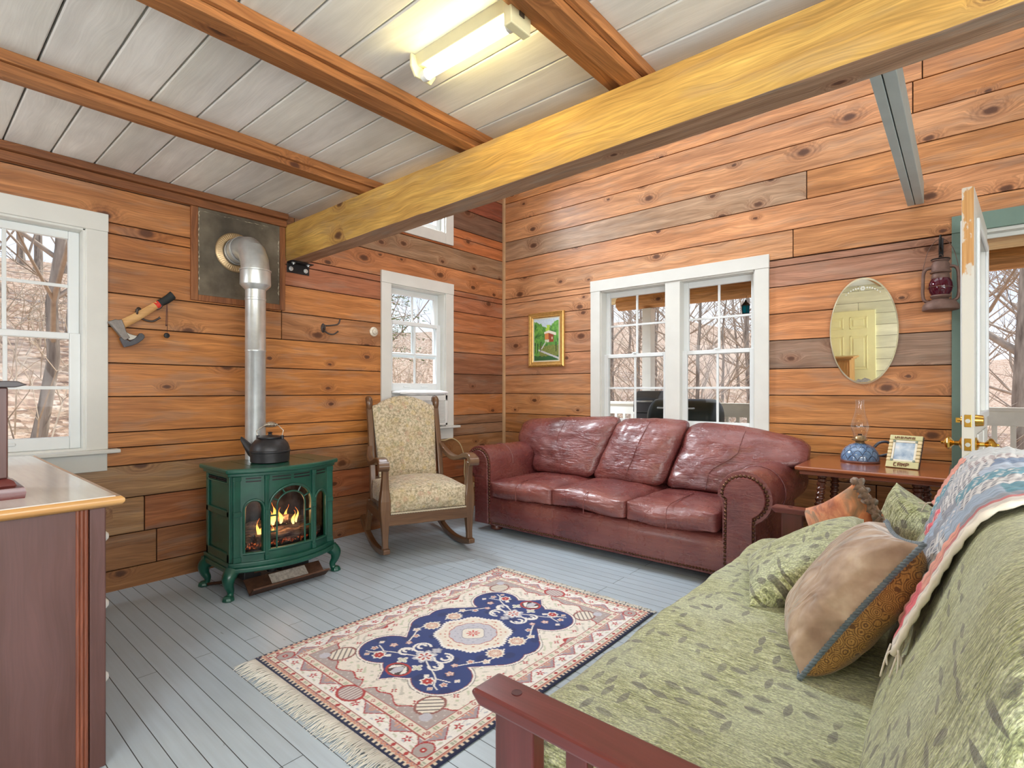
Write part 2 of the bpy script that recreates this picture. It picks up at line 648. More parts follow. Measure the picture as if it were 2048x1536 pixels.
def subtract(r, ops):
    rs = [r]
    for (a0, a1, b0, b1) in ops:
        out = []
        for (u0, u1, v0, v1) in rs:
            if a1 <= u0 or a0 >= u1 or b1 <= v0 or b0 >= v1:
                out.append((u0, u1, v0, v1))
                continue
            if v0 < b0: out.append((u0, u1, v0, b0))
            if v1 > b1: out.append((u0, u1, b1, v1))
            lo, hi = max(v0, b0), min(v1, b1)
            if u0 < a0: out.append((u0, a0, lo, hi))
            if u1 > a1: out.append((a1, u1, lo, hi))
        rs = out
    return rs


def plank_wall(name, W, u0, u1, rows, openings, mat, back=None, thick=0.16, bt=0.018, gapm=0.0032, label=None):
    """W(u, d, z) maps wall coordinates (d positive = behind the face) to the world"""
    bm = nb()
    tone = bm.verts.layers.float_color.new('tone')
    uvl = bm.loops.layers.uv.verify()
    rnd = random.Random(name)

    def slab(r, d0, d1, col, mi, seed, inset):
        a0, a1, b0, b1 = r
        if a1 - a0 < 0.01 or b1 - b0 < 0.006: return
        e = inset
        cs = [W(a, d, b) for a in (a0 + e, a1 - e) for d in (d0, d1) for b in (b0 + e, b1 - e)]
        V = [bm.verts.new(c) for c in cs]
        for v in V: v[tone] = col
        faces = [(0, 1, 3, 2), (4, 6, 7, 5), (0, 4, 5, 1), (2, 3, 7, 6), (0, 2, 6, 4), (1, 5, 7, 3)]
        key = [(a, d, b) for a in (a0 + e, a1 - e) for d in (d0, d1) for b in (b0 + e, b1 - e)]
        for f in faces:
            fc = bm.faces.new([V[i] for i in f])
            fc.material_index = mi
            for l, i in zip(fc.loops, f):
                a, d, b = key[i]
                l[uvl].uv = (a + seed * 7.3, b + d + seed * 3.9)
    for i, (z0, z1, segs) in enumerate(rows):
        for (a0, a1, c) in segs:
            s = rnd.uniform(0, 9)
            j = rnd.uniform(0.95, 1.05)
            col = (c[0] * j * 1.02, c[1] * j * 1.12, c[2] * j * 1.28, 1) if mat is M['board'] else (c[0] * j, c[1] * j, c[2] * j, 1)
            for r in subtract((a0, a1, z0, z1), openings):
                slab(r, 0, bt, col, 0, s, gapm)
    for r in subtract((u0, u1, rows[0][0], rows[-1][1]), openings):
        slab(r, bt, thick, (0.03, 0.018, 0.01, 1), 1, 0, 0)
    o = obj(name, bm, [mat, back or M['gap']], None, bevel=0.0016, segs=1)
    o['kind'] = 'structure'
    if label: o['label'] = label
    return o


WA = lambda u, d, z: (-d, u, z)
WB = lambda u, d, z: (u, d, z)

OPEN_A = [(-4.315, -3.655, 0.852, 2.13), (-1.522, -0.876, 0.852, 2.14), (-1.522, -0.876, 2.73, 3.62)]
OPEN_B = [(1.229, 2.617, 0.868, 2.138), (3.905, 4.815, -0.03, 2.19)]


def rows_a():
    L = lin
    spec = {
        0: [(-7.2, -2.2, L(160, 106, 60)), (-2.2, 0, L(150, 92, 50))],
        1: [(-7.2, -3.3, L(158, 106, 62)), (-3.3, 0, L(152, 96, 56))],
        2: [(-7.2, -3.365, L(172, 124, 76)), (-3.365, -2.5, L(162, 96, 52)), (-2.5, 0, L(160, 92, 54))],
        3: [(-7.2, -2.7, L(160, 118, 74)), (-2.7, 0, L(158, 108, 66))],
        4: [(-7.2, -1.0, L(186, 118, 56)), (-1.0, 0, L(142, 102, 72))],
        5: [(-7.2, -1.2, L(184, 116, 56)), (-1.2, 0, L(178, 112, 62))],
        6: [(-7.2, -1.2, L(182, 114, 54)), (-1.2, 0, L(132, 88, 62))],
        7: [(-7.2, -1.2, L(186, 118, 58)), (-1.2, 0, L(146, 92, 62))],
        8: [(-7.2, -2.5, L(178, 116, 64)), (-2.5, -1.2, L(166, 110, 66)), (-1.2, 0, L(176, 110, 66))],
        9: [(-7.2, -2.5, L(172, 108, 56)), (-2.5, -1.2, L(186, 118, 62)), (-1.2, 0, L(176, 106, 64))],
        10: [(-7.2, -2.5, L(172, 106, 54)), (-2.5, 0, L(164, 100, 66))],
        11: [(-7.2, -3.0, L(174, 112, 62)), (-3.0, 0, L(182, 116, 70))],
        12: [(-7.2, -2.4, L(150, 100, 64)), (-2.4, 0, L(152, 116, 84))],
        13: [(-7.2, -2.4, L(150, 98, 62)), (-2.4, 0, L(184, 108, 62))],
        14: [(-7.2, -2.4, L(150, 98, 62)), (-2.4, 0, L(116, 84, 64))],
        15: [(-7.2, -2.4, L(150, 98, 62)), (-2.4, 0, L(136, 72, 50))],
    }
    out = []
    for i in range(len(ZS) - 1):
        out.append((ZS[i], ZS[i + 1], spec.get(i, [(-7.2, -2.3, L(160, 104, 64)), (-2.3, 0, L(168, 108, 66))])))
    return out


def rows_b():
    L = lin
    spec = {
        3: [(0, 2.9, L(176, 118, 68)), (2.9, 6.4, L(176, 114, 62))],
        4: [(0, 1.2, L(178, 118, 66)), (1.2, 6.4, L(190, 124, 64))],
        5: [(0, 1.2, L(196, 134, 82)), (1.2, 6.4, L(190, 124, 66))],
        6: [(0, 1.2, L(196, 134, 86)), (1.2, 6.4, L(192, 124, 70))],
        7: [(0, 1.2, L(186, 126, 86)), (1.2, 6.4, L(146, 112, 88))],
        8: [(0, 1.2, L(188, 130, 90)), (1.2, 6.4, L(196, 128, 78))],
        9: [(0, 1.2, L(190, 132, 90)), (1.2, 6.4, L(198, 130, 80))],
        10: [(0, 1.9, L(204, 144, 98)), (1.9, 6.4, L(166, 116, 88))],
        11: [(0, 2.884, L(206, 146, 98)), (2.884, 6.4, L(194, 130, 78))],
        12: [(0, 6.4, L(202, 138, 90))],
        13: [(0, 2.975, L(176, 138, 104)), (2.975, 6.4, L(198, 132, 76))],
        14: [(0, 6.4, L(208, 146, 96))],
        15: [(0, 3.6, L(204, 140, 90)), (3.6, 6.4, L(192, 124, 66))],
        16: [(0, 3.65, L(200, 134, 80)), (3.65, 6.4, L(196, 128, 70))],
        17: [(0, 3.65, L(200, 134, 78)), (3.65, 6.4, L(132, 74, 50))],
    }
    out = []
    for i in range(len(ZS) - 1):
        out.append((ZS[i], ZS[i + 1], spec.get(i, [(0, 3.4, L(188, 124, 70)), (3.4, 6.4, L(186, 120, 64))])))
    return out


plank_wall('wall_left', WA, -7.2, 0.0, rows_a(), OPEN_A, M['board'], label='knotty pine plank wall behind the green stove')
plank_wall('wall_back', WB, -0.16, 6.4, rows_b(), OPEN_B, M['board'], label='knotty pine plank wall behind the leather sofa')
OPEN_R = [(-4.9, -2.3, 0.95, 2.45)]
OPEN_N = [(2.0, 4.8, 1.05, 2.45)]
wp = [lin(228, 224, 192), lin(220, 217, 186), lin(232, 228, 198)]  # white planks, yellow cast of the lamp put into their tones
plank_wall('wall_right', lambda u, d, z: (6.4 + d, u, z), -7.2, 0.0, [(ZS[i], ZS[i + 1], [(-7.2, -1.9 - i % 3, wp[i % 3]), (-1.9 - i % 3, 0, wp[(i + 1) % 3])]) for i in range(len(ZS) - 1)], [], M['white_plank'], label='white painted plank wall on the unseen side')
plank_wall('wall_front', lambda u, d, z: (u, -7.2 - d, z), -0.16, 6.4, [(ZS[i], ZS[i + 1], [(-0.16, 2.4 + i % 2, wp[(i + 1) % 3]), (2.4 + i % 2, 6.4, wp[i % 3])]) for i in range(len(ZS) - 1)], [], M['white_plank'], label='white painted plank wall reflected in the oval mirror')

bm = nb()
box(bm, (-0.16, -7.36, -0.12), (6.56, 0.16, 0.0))
o = obj('floor', bm, M['floor'])
setp(o, 'blue grey painted narrow plank floor', kind='structure')

# lower ceiling: wide whitewashed boards resting on the joists
def ceiling():
    bm = nb()
    tone = bm.verts.layers.float_color.new('tone')
    uvl = bm.loops.layers.uv.verify()
    rnd = random.Random(5)
    y = -2.293
    while y > -7.3:
        y0, y1 = max(y - 0.19, -7.2), y
        if y0 >= y1: break
        V = box(bm, (0, y0 + 0.0035, 2.5), (6.4, y1 - 0.0035, 2.53))
        k = rnd.uniform(0.92, 1.04)
        c = lin(232, 231, 226)
        for v in V: v[tone] = (c[0] * k, c[1] * k * rnd.uniform(0.99, 1.0), c[2] * k * rnd.uniform(0.96, 1.01), 1)
        s = rnd.uniform(0, 9)
        for f in set(f for v in V for f in v.link_faces):
            for l in f.loops: l[uvl].uv = (l.vert.co.x + s * 7, l.vert.co.y + l.vert.co.z + s * 3)
        y -= 0.19
    V = box(bm, (-0.16, -7.36, 2.53), (6.56, -2.30, 2.60))
    for v in V: v[tone] = (0.05, 0.045, 0.04, 1)
    o = obj('ceiling', bm, M['white_plank'], bevel=0.005, segs=2)
    setp(o, 'white washed wide board ceiling between the joists', kind='structure')
    bm = nb()
    box(bm, (-0.16, -2.36, 4.3), (6.56, 0.16, 4.4))
    box(bm, (-0.16, -2.44, 2.60), (6.56, -2.36, 4.4))
    o = obj('ceiling_upper', bm, M['white_paint'])
    setp(o, 'high white ceiling over the sofa side', kind='structure')


ceiling()

# the big rough beam, slightly rising and chamfered along its lower front edge
def big_beam():
    bm = nb()
    rings = []
    rnd = random.Random(3)
    for i in range(60):
        x = -0.02 + i * 6.42 / 59
        zb = 2.163 + 0.0125 * x
        w = 0.004 * mnoise.noise((x * 1.3, 0, 0)) + 0.002 * mnoise.noise((x * 6, 3, 0))
        w2 = 0.005 * mnoise.noise((x * 1.1, 7, 0)) + 0.003 * mnoise.noise((x * 7, 9, 0))
        prof = [(-2.475 + w, 2.425), (-2.475 + w, zb + 0.036 + w2), (-2.462 + w, zb + w2), (-2.318, zb + 0.004 + w), (-2.306, zb + 0.03), (-2.306, 2.425)]
        rings.append([bm.verts.new((x, y, z)) for y, z in prof])
    for A, B in zip(rings, rings[1:]):
        for k in range(6):
            bm.faces.new((A[k], A[(k + 1) % 6], B[(k + 1) % 6], B[k]))
    bm.faces.new(rings[0])
    bm.faces.new(rings[-1][::-1])
    bmesh.ops.recalc_face_normals(bm, faces=bm.faces)
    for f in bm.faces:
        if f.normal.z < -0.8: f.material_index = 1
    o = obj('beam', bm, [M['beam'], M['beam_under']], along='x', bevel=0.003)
    setp(o, 'rough sawn yellow pine beam crossing the room under the joists', kind='structure')


big_beam()


def joist(x0, x1, l0, l1, seed, label):
    bm = nb()
    box(bm, (x0, -7.2, 2.425), (x1, -2.36, 2.50))
    box(bm, (l0, -7.2, 2.456), (x0 - 0.002, -2.36, 2.50))
    box(bm, (x1 + 0.002, -7.2, 2.456), (l1, -2.36, 2.50))
    o = obj('ceiling_joist', bm, M['joist'], along='y', seed=seed, bevel=0.002, segs=1)
    return setp(o, label, kind='structure', group='ceiling joists')


joist(0.985, 1.05, 0.885, 1.074, 1.0, 'fir ceiling joist nearest the stove')
joist(1.915, 1.98, 1.82, 2.005, 2.3, 'fir ceiling joist on the stove side of the tube lamp')
joist(2.80, 2.87, 2.72, 2.90, 3.7, 'fir ceiling joist at the switch end of the tube lamp')
joist(3.70, 3.77, 3.62, 3.80, 4.1, 'fir ceiling joist above the camera')
joist(4.60, 4.67, 4.52, 4.70, 5.1, 'fir ceiling joist beyond the futon')
joist(5.50, 5.57, 5.42, 5.60, 6.1, 'fir ceiling joist by the far wall')
bm = nb()
box(bm, (0, -7.2, 2.459), (0.06, -2.475, 2.50))
box(bm, (0, -7.2, 2.408), (0.032, -2.475, 2.457))
o = obj('cornice_strip', bm, M['dark_joist'], along='y', bevel=0.003)
setp(o, 'brown cornice strip along the top of the stove wall', kind='structure')

# grey paired tie joist between the beam and the sofa wall
bm = nb()
box(bm, (3.572, -2.31, 2.42), (3.610, 0.0, 2.56))
box(bm, (3.614, -2.31, 2.42), (3.658, 0.0, 2.56))
o = obj('tie_joist', bm, M['grey_paint'], along='y', bevel=0.003)
setp(o, 'grey painted double tie joist running from beam to sofa wall', kind='structure')

# corner trim strip
o = boxo('trim_1', (0.0, -0.028, 0.0), (0.028, 0.0, 4.3), simple('pale_trim', lin(196, 160, 120), 0.5), bevel=0.004, along='z')
setp(o, 'thin pale vertical trim in the room corner', kind='structure')

# ------------------------------------------------------------------ windows


def wbox(bm, W, u, d, z):
    cs = [W(a, b, c) for a in u for b in d for c in z]
    lo = [min(c[i] for c in cs) for i in range(3)]
    hi = [max(c[i] for c in cs) for i in range(3)]
    return box(bm, lo, hi)


def sash(root, W, u0, u1, z0, z1, d, stile=0.045, top=0.045, bot=0.06, mv=True, mh=True, thick=0.032, pulls=0):
    bm = nb()
    wbox(bm, W, (u0, u0 + stile), (d, d + thick), (z0, z1))
    wbox(bm, W, (u1 - stile, u1), (d, d + thick), (z0, z1))
    wbox(bm, W, (u0 + stile, u1 - stile), (d, d + thick), (z0, z0 + bot))
    wbox(bm, W, (u0 + stile, u1 - stile), (d, d + thick), (z1 - top, z1))
    s = obj('sash', bm, M['vinyl'], root, bevel=0.004)
    gu0, gu1, gz0, gz1 = u0 + stile, u1 - stile, z0 + bot, z1 - top
    um, zm = (gu0 + gu1) / 2, (gz0 + gz1) / 2
    if mv:
        bm = nb()
        wbox(bm, W, (um - 0.009, um + 0.009), (d + 0.008, d + 0.024), (gz0, gz1))
        wbox(bm, W, (gu0, gu1), (d + 0.009, d + 0.023), (zm - 0.009, zm + 0.009))
        obj('muntin', bm, M['vinyl'], s, bevel=0.002)
    bm = nb()
    wbox(bm, W, (gu0 - 0.003, gu1 + 0.003), (d + 0.0145, d + 0.0175), (gz0 - 0.003, gz1 + 0.003))
    obj('pane', bm, M['glass'], s)
    for k in range(pulls):
        uc = u0 + (u1 - u0) * (k + 1) / (pulls + 1)
        bm = nb()
        wbox(bm, W, (uc - 0.04, uc + 0.04), (d - 0.008, d), (z0 + bot * 0.45, z0 + bot * 0.7))
        obj('finger_pull', bm, M['vinyl'], s, bevel=0.004)
    return s


def jamb(root, W, u0, u1, z0, z1, depth=0.16):
    bm = nb()
    t = 0.012
    wbox(bm, W, (u0 - 0.004, u0 + t), (-0.004, depth), (z0, z1))
    wbox(bm, W, (u1 - t, u1 + 0.004), (-0.004, depth), (z0, z1))
    wbox(bm, W, (u0, u1), (-0.004, depth), (z1 - t, z1 + 0.004))
    wbox(bm, W, (u0, u1), (0.0, depth + 0.03), (z0 - 0.012, z0 + t))
    obj('jamb', bm, M['white_paint'], root, bevel=0.002)


def casing(root, W, u0, u1, z0, z1, w=0.10, head=0.104, bottom=None, d=0.02):
    bm = nb()
    zb = z0 if bottom is None else bottom
    wbox(bm, W, (u0 - w, u0), (-d, 0), (zb, z1))
    wbox(bm, W, (u1, u1 + w), (-d, 0), (zb, z1))
    wbox(bm, W, (u0 - w - 0.002, u1 + w + 0.002), (-d - 0.003, 0), (z1, z1 + head))
    obj('casing', bm, M['white_paint'], root, bevel=0.003)


def stool(root, W, u0, u1, z, apron=0.105, over=0.055):
    bm = nb()
    wbox(bm, W, (u0 - 0.10 - over, u1 + 0.10 + over), (-0.065, 0.02), (z - 0.022, z))
    obj('stool', bm, M['white_paint'], root, bevel=0.004)
    if apron:
        bm = nb()
        wbox(bm, W, (u0 - 0.10, u1 + 0.10), (-0.018, 0), (z - 0.022 - apron, z - 0.022))
        obj('apron', bm, M['white_paint'], root, bevel=0.003)


w1 = setp(struct('window_1'), 'white double hung window left of the hatchet')
u0, u1, z0, z1 = OPEN_A[0]
jamb(w1, WA, u0, u1, z0, z1)
casing(w1, WA, u0, u1, z0, z1, w=0.103)
stool(w1, WA, u0, u1, z0)
sash(w1, WA, u0 + 0.012, u1 - 0.012, z0 + 0.012, 1.527, 0.045, stile=0.05, top=0.036, bot=0.07, pulls=1)
sash(w1, WA, u0 + 0.012, u1 - 0.012, 1.492, z1 - 0.012, 0.082, stile=0.05, top=0.045, bot=0.036)

w2 = setp(struct('window_2'), 'white narrow window holding the air conditioner')
u0, u1, z0, z1 = OPEN_A[1]
jamb(w2, WA, u0, u1, z0, z1)
casing(w2, WA, u0, u1, z0, z1, w=0.103)
stool(w2, WA, u0, u1, z0)
sash(w2, WA, u0 + 0.012, u1 - 0.012, 1.192, 1.832, 0.045, stile=0.05, top=0.036, bot=0.07, pulls=2)
sash(w2, WA, u0 + 0.012, u1 - 0.012, 1.50, z1 - 0.012, 0.082, stile=0.05, top=0.05, bot=0.045)

w3 = setp(struct('window_3'), 'upper white window half hidden by the beam')
u0, u1, z0, z1 = OPEN_A[2]
jamb(w3, WA, u0, u1, z0, z1)
casing(w3, WA, u0, u1, z0, z1, w=0.103, bottom=z0 - 0.104)
bm = nb()
wbox(bm, WA, (u0, u1), (-0.02, 0), (z0 - 0.104, z0))
obj('lower_casing', bm, M['white_paint'], w3, bevel=0.003)
sash(w3, WA, u0 + 0.012, u1 - 0.012, z0 + 0.012, z1 - 0.012, 0.05, stile=0.05, mv=True)

w4 = setp(struct('window_4'), 'wide white twin window above the leather sofa')
u0, u1, z0, z1 = OPEN_B[0]
jamb(w4, WB, u0, u1, z0, z1)
casing(w4, WB, u0, u1, z0, z1, w=0.103)
stool(w4, WB, u0, u1, z0)
bm = nb()
wbox(bm, WB, (1.878, 2.012), (-0.012, 0.15), (z0, z1))
obj('mullion', bm, M['white_paint'], w4, bevel=0.004)
for a, b in ((u0 + 0.012, 1.88), (2.01, u1 - 0.012)):
    sash(w4, WB, a, b, z0 + 0.012, 1.535, 0.040, stile=0.042, top=0.034, bot=0.055, pulls=1)
    s = sash(w4, WB, a, b, 1.500, z1 - 0.012, 0.078, stile=0.042, top=0.05, bot=0.034)
    bm = nb()
    uc = (a + b) / 2
    lathe(bm, [(0.0, 0), (0.02, 0), (0.02, 0.008), (0.012, 0.014), (0.0, 0.014)], (uc, 0.05, 1.535), 12, cap=False)
    box(bm, (uc - 0.028, 0.044, 1.535), (uc + 0.012, 0.056, 1.547))
    obj('sash_lock', bm, M['vinyl'], s)

# ------------------------------------------------------------------ entry door, open into the room
d1 = setp(struct('door_1'), 'half glazed entry door standing open beside the futon')
bm = nb()
u0, u1, z1 = 3.905, 4.815, 2.19
wbox(bm, WB, (u0 - 0.107, u0), (-0.02, 0), (0, z1))
wbox(bm, WB, (u1, u1 + 0.107), (-0.02, 0), (0, z1))
wbox(bm, WB, (u0 - 0.107, u1 + 0.107), (-0.023, 0), (z1, z1 + 0.107))
obj('casing', bm, M['green_trim'], d1, bevel=0.003)
bm = nb()
wbox(bm, WB, (u0, u0 + 0.02), (-0.004, 0.16), (0, z1))
wbox(bm, WB, (u1 - 0.02, u1), (-0.004, 0.16), (0, z1))
wbox(bm, WB, (u0, u1), (-0.004, 0.16), (z1 - 0.02, z1))
wbox(bm, WB, (u0 + 0.02, u1 - 0.02), (0.06, 0.075), (z1 - 0.045, z1 - 0.02))
obj('door_frame', bm, M['white_paint'], d1, bevel=0.002)
bm = nb()
wbox(bm, WB, (u0, u1), (-0.01, 0.18), (0.0, 0.02))
obj('threshold', bm, M['steel'], d1, bevel=0.003)
# leaf: local x along the leaf from hinge (0) to latch (W), local y thickness, room-side face at y=0
hinge = Vector((3.965, -0.03, 0))
latch = Vector((3.893, -1.0, 0))
dv = (latch - hinge)
LW = dv.length
ang = math.atan2(dv.y, dv.x)
DM = Matrix.Translation(hinge) @ Matrix.Rotation(ang, 4, 'Z')
LT = 0.046   # leaf occupies local y in [-LT, 0]; local -y faces the room's door wall side


def dbox(bm, lo, hi): return box(bm, lo, hi, DM)


def dbm(fn):
    bm = nb()
    fn(bm)
    return bm


z0, z1 = 0.03, 2.182
gx0, gx1, gz0, gz1 = 0.15, LW - 0.15, 1.08, 2.02
bm = nb()
for (a, b, c, d) in ((0, gx0, z0, z1), (gx1, LW, z0, z1), (gx0, gx1, z0, gz0), (gx0, gx1, gz1, z1)):
    dbox(bm, (a, -LT, c), (b, 0, d))
leaf = obj('leaf', bm, M['white_paint'], d1, bevel=0.002)
# bare wood where the paint has worn off the latch edge
g = G('worn_door_edge')
c = g.coords()
sx = g.n('SeparateXYZ', {0: c}).outputs[2]
k = g.math('ADD', sx, g.math('MULTIPLY', g.noise(g.scaled(c, (30, 30, 9)), 1.0, 4.0), 0.36))
msk = g.smooth(k, 1.93, 1.96)
pt = g.math('MULTIPLY', g.smooth(g.noise(g.scaled(c, (14, 14, 7)), 1.2, 5.0), 0.55, 0.60), 0.8)
gr = g.noise(g.scaled(c, (160, 160, 3)), 1.0, 3.0)
wd = g.ramp(gr, [(0.3, lin(178, 126, 70)), (0.7, lin(206, 158, 98))])
cc = g.mix(g.math('MULTIPLY', msk, g.math('SUBTRACT', 1.0, pt)), lin(206, 202, 190), wd)
g.bsdf(Base_Color=cc, Roughness=0.55)
bm = nb()
dbox(bm, (LW, -LT + 0.001, z0), (LW + 0.0025, -0.001, z1))
obj('latch_edge', bm, g.m, d1)
bm = nb()
dbox(bm, (gx0, -0.030, gz0), (gx1, -0.018, gz1))
obj('door_glass', bm, M['glass'], d1)
for side in (0, 1):
    bm = nb()
    yo = (0.0, 0.014) if side else (-LT - 0.014, -LT)
    t = 0.035
    dbox(bm, (gx0 - t, yo[0], gz0 - t), (gx0 + 0.004, yo[1], gz1 + t))
    dbox(bm, (gx1 - 0.004, yo[0], gz0 - t), (gx1 + t, yo[1], gz1 + t))
    dbox(bm, (gx0, yo[0], gz1 - 0.004), (gx1, yo[1], gz1 + t))
    dbox(bm, (gx0, yo[0], gz0 - t), (gx1, yo[1], gz0 + 0.004))
    obj('glazing_bead', bm, M['vinyl'], d1, bevel=0.005)
    for pz in (0.22, 0.68):
        bm = nb()
        for a, b in ((0.14, LW / 2 - 0.05), (LW / 2 + 0.05, LW - 0.14)):
            dbox(bm, (a, yo[0] * 0.6 - (0 if side else LT * 0.4), pz), (b, yo[1] * 0.6 - (0 if side else LT * 0.4), pz + 0.36 if pz < 0.5 else 0.98))
        obj('raised_panel', bm, M['white_paint'], d1, bevel=0.006)
for hz, r in ((0.935, 0.0), (1.05, 1.0)):
    bm = nb()
    dbox(bm, (LW + 0.002, -LT / 2 - 0.0135, hz - 0.03), (LW + 0.005, -LT / 2 + 0.0135, hz + 0.03))
    pl = obj('latch_plate', bm, M['brass'], d1, bevel=0.002)
    bm = nb()
    T = DM @ Matrix.Translation((LW + 0.004, -LT / 2, hz)) @ Matrix.Rotation(PI / 2, 4, 'Y')
    lathe(bm, [(0.0, 0.004), (0.010, 0.004), (0.010, 0.0), (0.0, 0.0)][::-1], (0, 0, 0), 14, T, cap=False)
    obj('bolt', bm, M['steel'], pl)
kx = LW - 0.07


def door_axis(y, s):
    return DM @ Matrix.Translation((kx, y, 0)) @ Matrix.Rotation(-s * PI / 2, 4, 'X')


for s, y in ((1, 0.0), (-1, -LT)):
    T = DM @ Matrix.Translation((kx, y, 0.935)) @ Matrix.Rotation(-s * PI / 2, 4, 'X')
    bm = nb()
    lathe(bm, [(0.0, 0), (0.032, 0), (0.033, 0.006), (0.022, 0.012), (0.012, 0.016), (0.010, 0.034), (0.016, 0.040), (0.030, 0.050), (0.033, 0.058), (0.028, 0.066), (0.014, 0.074), (0.007, 0.079), (0.006, 0.086), (0.0, 0.088)], (0, 0, 0), 8 if s < 0 else 20, T, cap=False)
    obj('knob', bm, M['brass'], d1, smooth=30)
    T = DM @ Matrix.Translation((kx, y, 1.05)) @ Matrix.Rotation(-s * PI / 2, 4, 'X')
    bm = nb()
    if s > 0:
        lathe(bm, [(0, 0), (0.030, 0), (0.026, 0.03), (0.022, 0.032), (0.0, 0.032)], (0, 0, 0), 20, T, cap=False)
    else:
        lathe(bm, [(0, 0), (0.024, 0), (0.022, 0.008), (0.006, 0.010), (0.006, 0.022), (0, 0.022)], (0, 0, 0), 16, T, cap=False)
        box(bm, (-0.004, -0.012, 0.012), (0.004, 0.012, 0.028), T)
    obj('deadbolt', bm, M['brass'], d1, smooth=40)

# ================================================================== FURNITURE
def leather_mat():
    g = G('burgundy_leather')
    c = g.coords()
    n1 = g.noise(c, 3.2, 4.0)
    n2 = g.noise(c, 12.0, 4.0, 0.6, dist=0.6)
    col = g.ramp(n1, [(0.3, lin(92, 42, 42)), (0.5, lin(114, 54, 52)), (0.72, lin(134, 74, 66))])
    wear = g.smooth(g.noise(c, 2.2, 3.0), 0.40, 0.80)
    col = g.mix(g.math('MULTIPLY', wear, 0.40), col, lin(164, 104, 90))
    vo = g.n('TexVoronoi', {'Vector': c, 'Scale': 150.0}, feature='DISTANCE_TO_EDGE')
    crease = g.noise(g.scaled(c, (2.0, 5.0, 9.0)), 3.0, 5.0, 0.62, dist=1.4)
    h = g.math('ADD', g.math('MULTIPLY', n2, 0.5), g.math('MULTIPLY', crease, 1.0))
    nrm = g.bump(h, 0.55, 0.02)
    nrm = g.bump(vo.outputs[0], 0.10, 0.002, nrm)
    return g.bsdf(Base_Color=col, Roughness=g.n('MapRange', {0: n2, 1: 0.3, 2: 0.7, 3: 0.22, 4: 0.38}).outputs[0], Specular_IOR_Level=0.7, Coat_Weight=0.35, Coat_Roughness=0.22, Normal=nrm)


M['leather'] = leather_mat()
M['nail'] = simple('antique_nailhead', lin(92, 62, 44), 0.35, 0.8, var=0.1)
M['bun'] = wood('bun_foot_wood', lin(92, 48, 34), 0.2, 12.0, rough=0.35, coat=0.2)
M['shadow_cloth'] = simple('dust_cover', lin(38, 34, 32), 0.9)


def studs(bm, pts, nrm, r, n=7):
    nrm = Vector(nrm).normalized()
    a, b = frame_from(nrm)
    for p in pts:
        p = Vector(p)
        R0 = [bm.verts.new(p + (a * math.cos(2 * PI * k / n) + b * math.sin(2 * PI * k / n)) * r) for k in range(n)]
        R1 = [bm.verts.new(p + nrm * r * 0.55 + (a * math.cos(2 * PI * k / n) + b * math.sin(2 * PI * k / n)) * r * 0.68) for k in range(n)]
        t = bm.verts.new(p + nrm * r * 0.8)
        for k in range(n):
            bm.faces.new((R0[k], R0[(k + 1) % n], R1[(k + 1) % n], R1[k]))
            bm.faces.new((R1[k], R1[(k + 1) % n], t))


def even(path, step):
    out = []
    acc = 0.0
    P = [Vector(p) for p in path]
    out.append(P[0])
    for a, b in zip(P, P[1:]):
        L = (b - a).length
        t = step - acc
        while t <= L:
            out.append(a.lerp(b, t / L))
            t += step
        acc = (acc + L) % step if L else acc
    return out


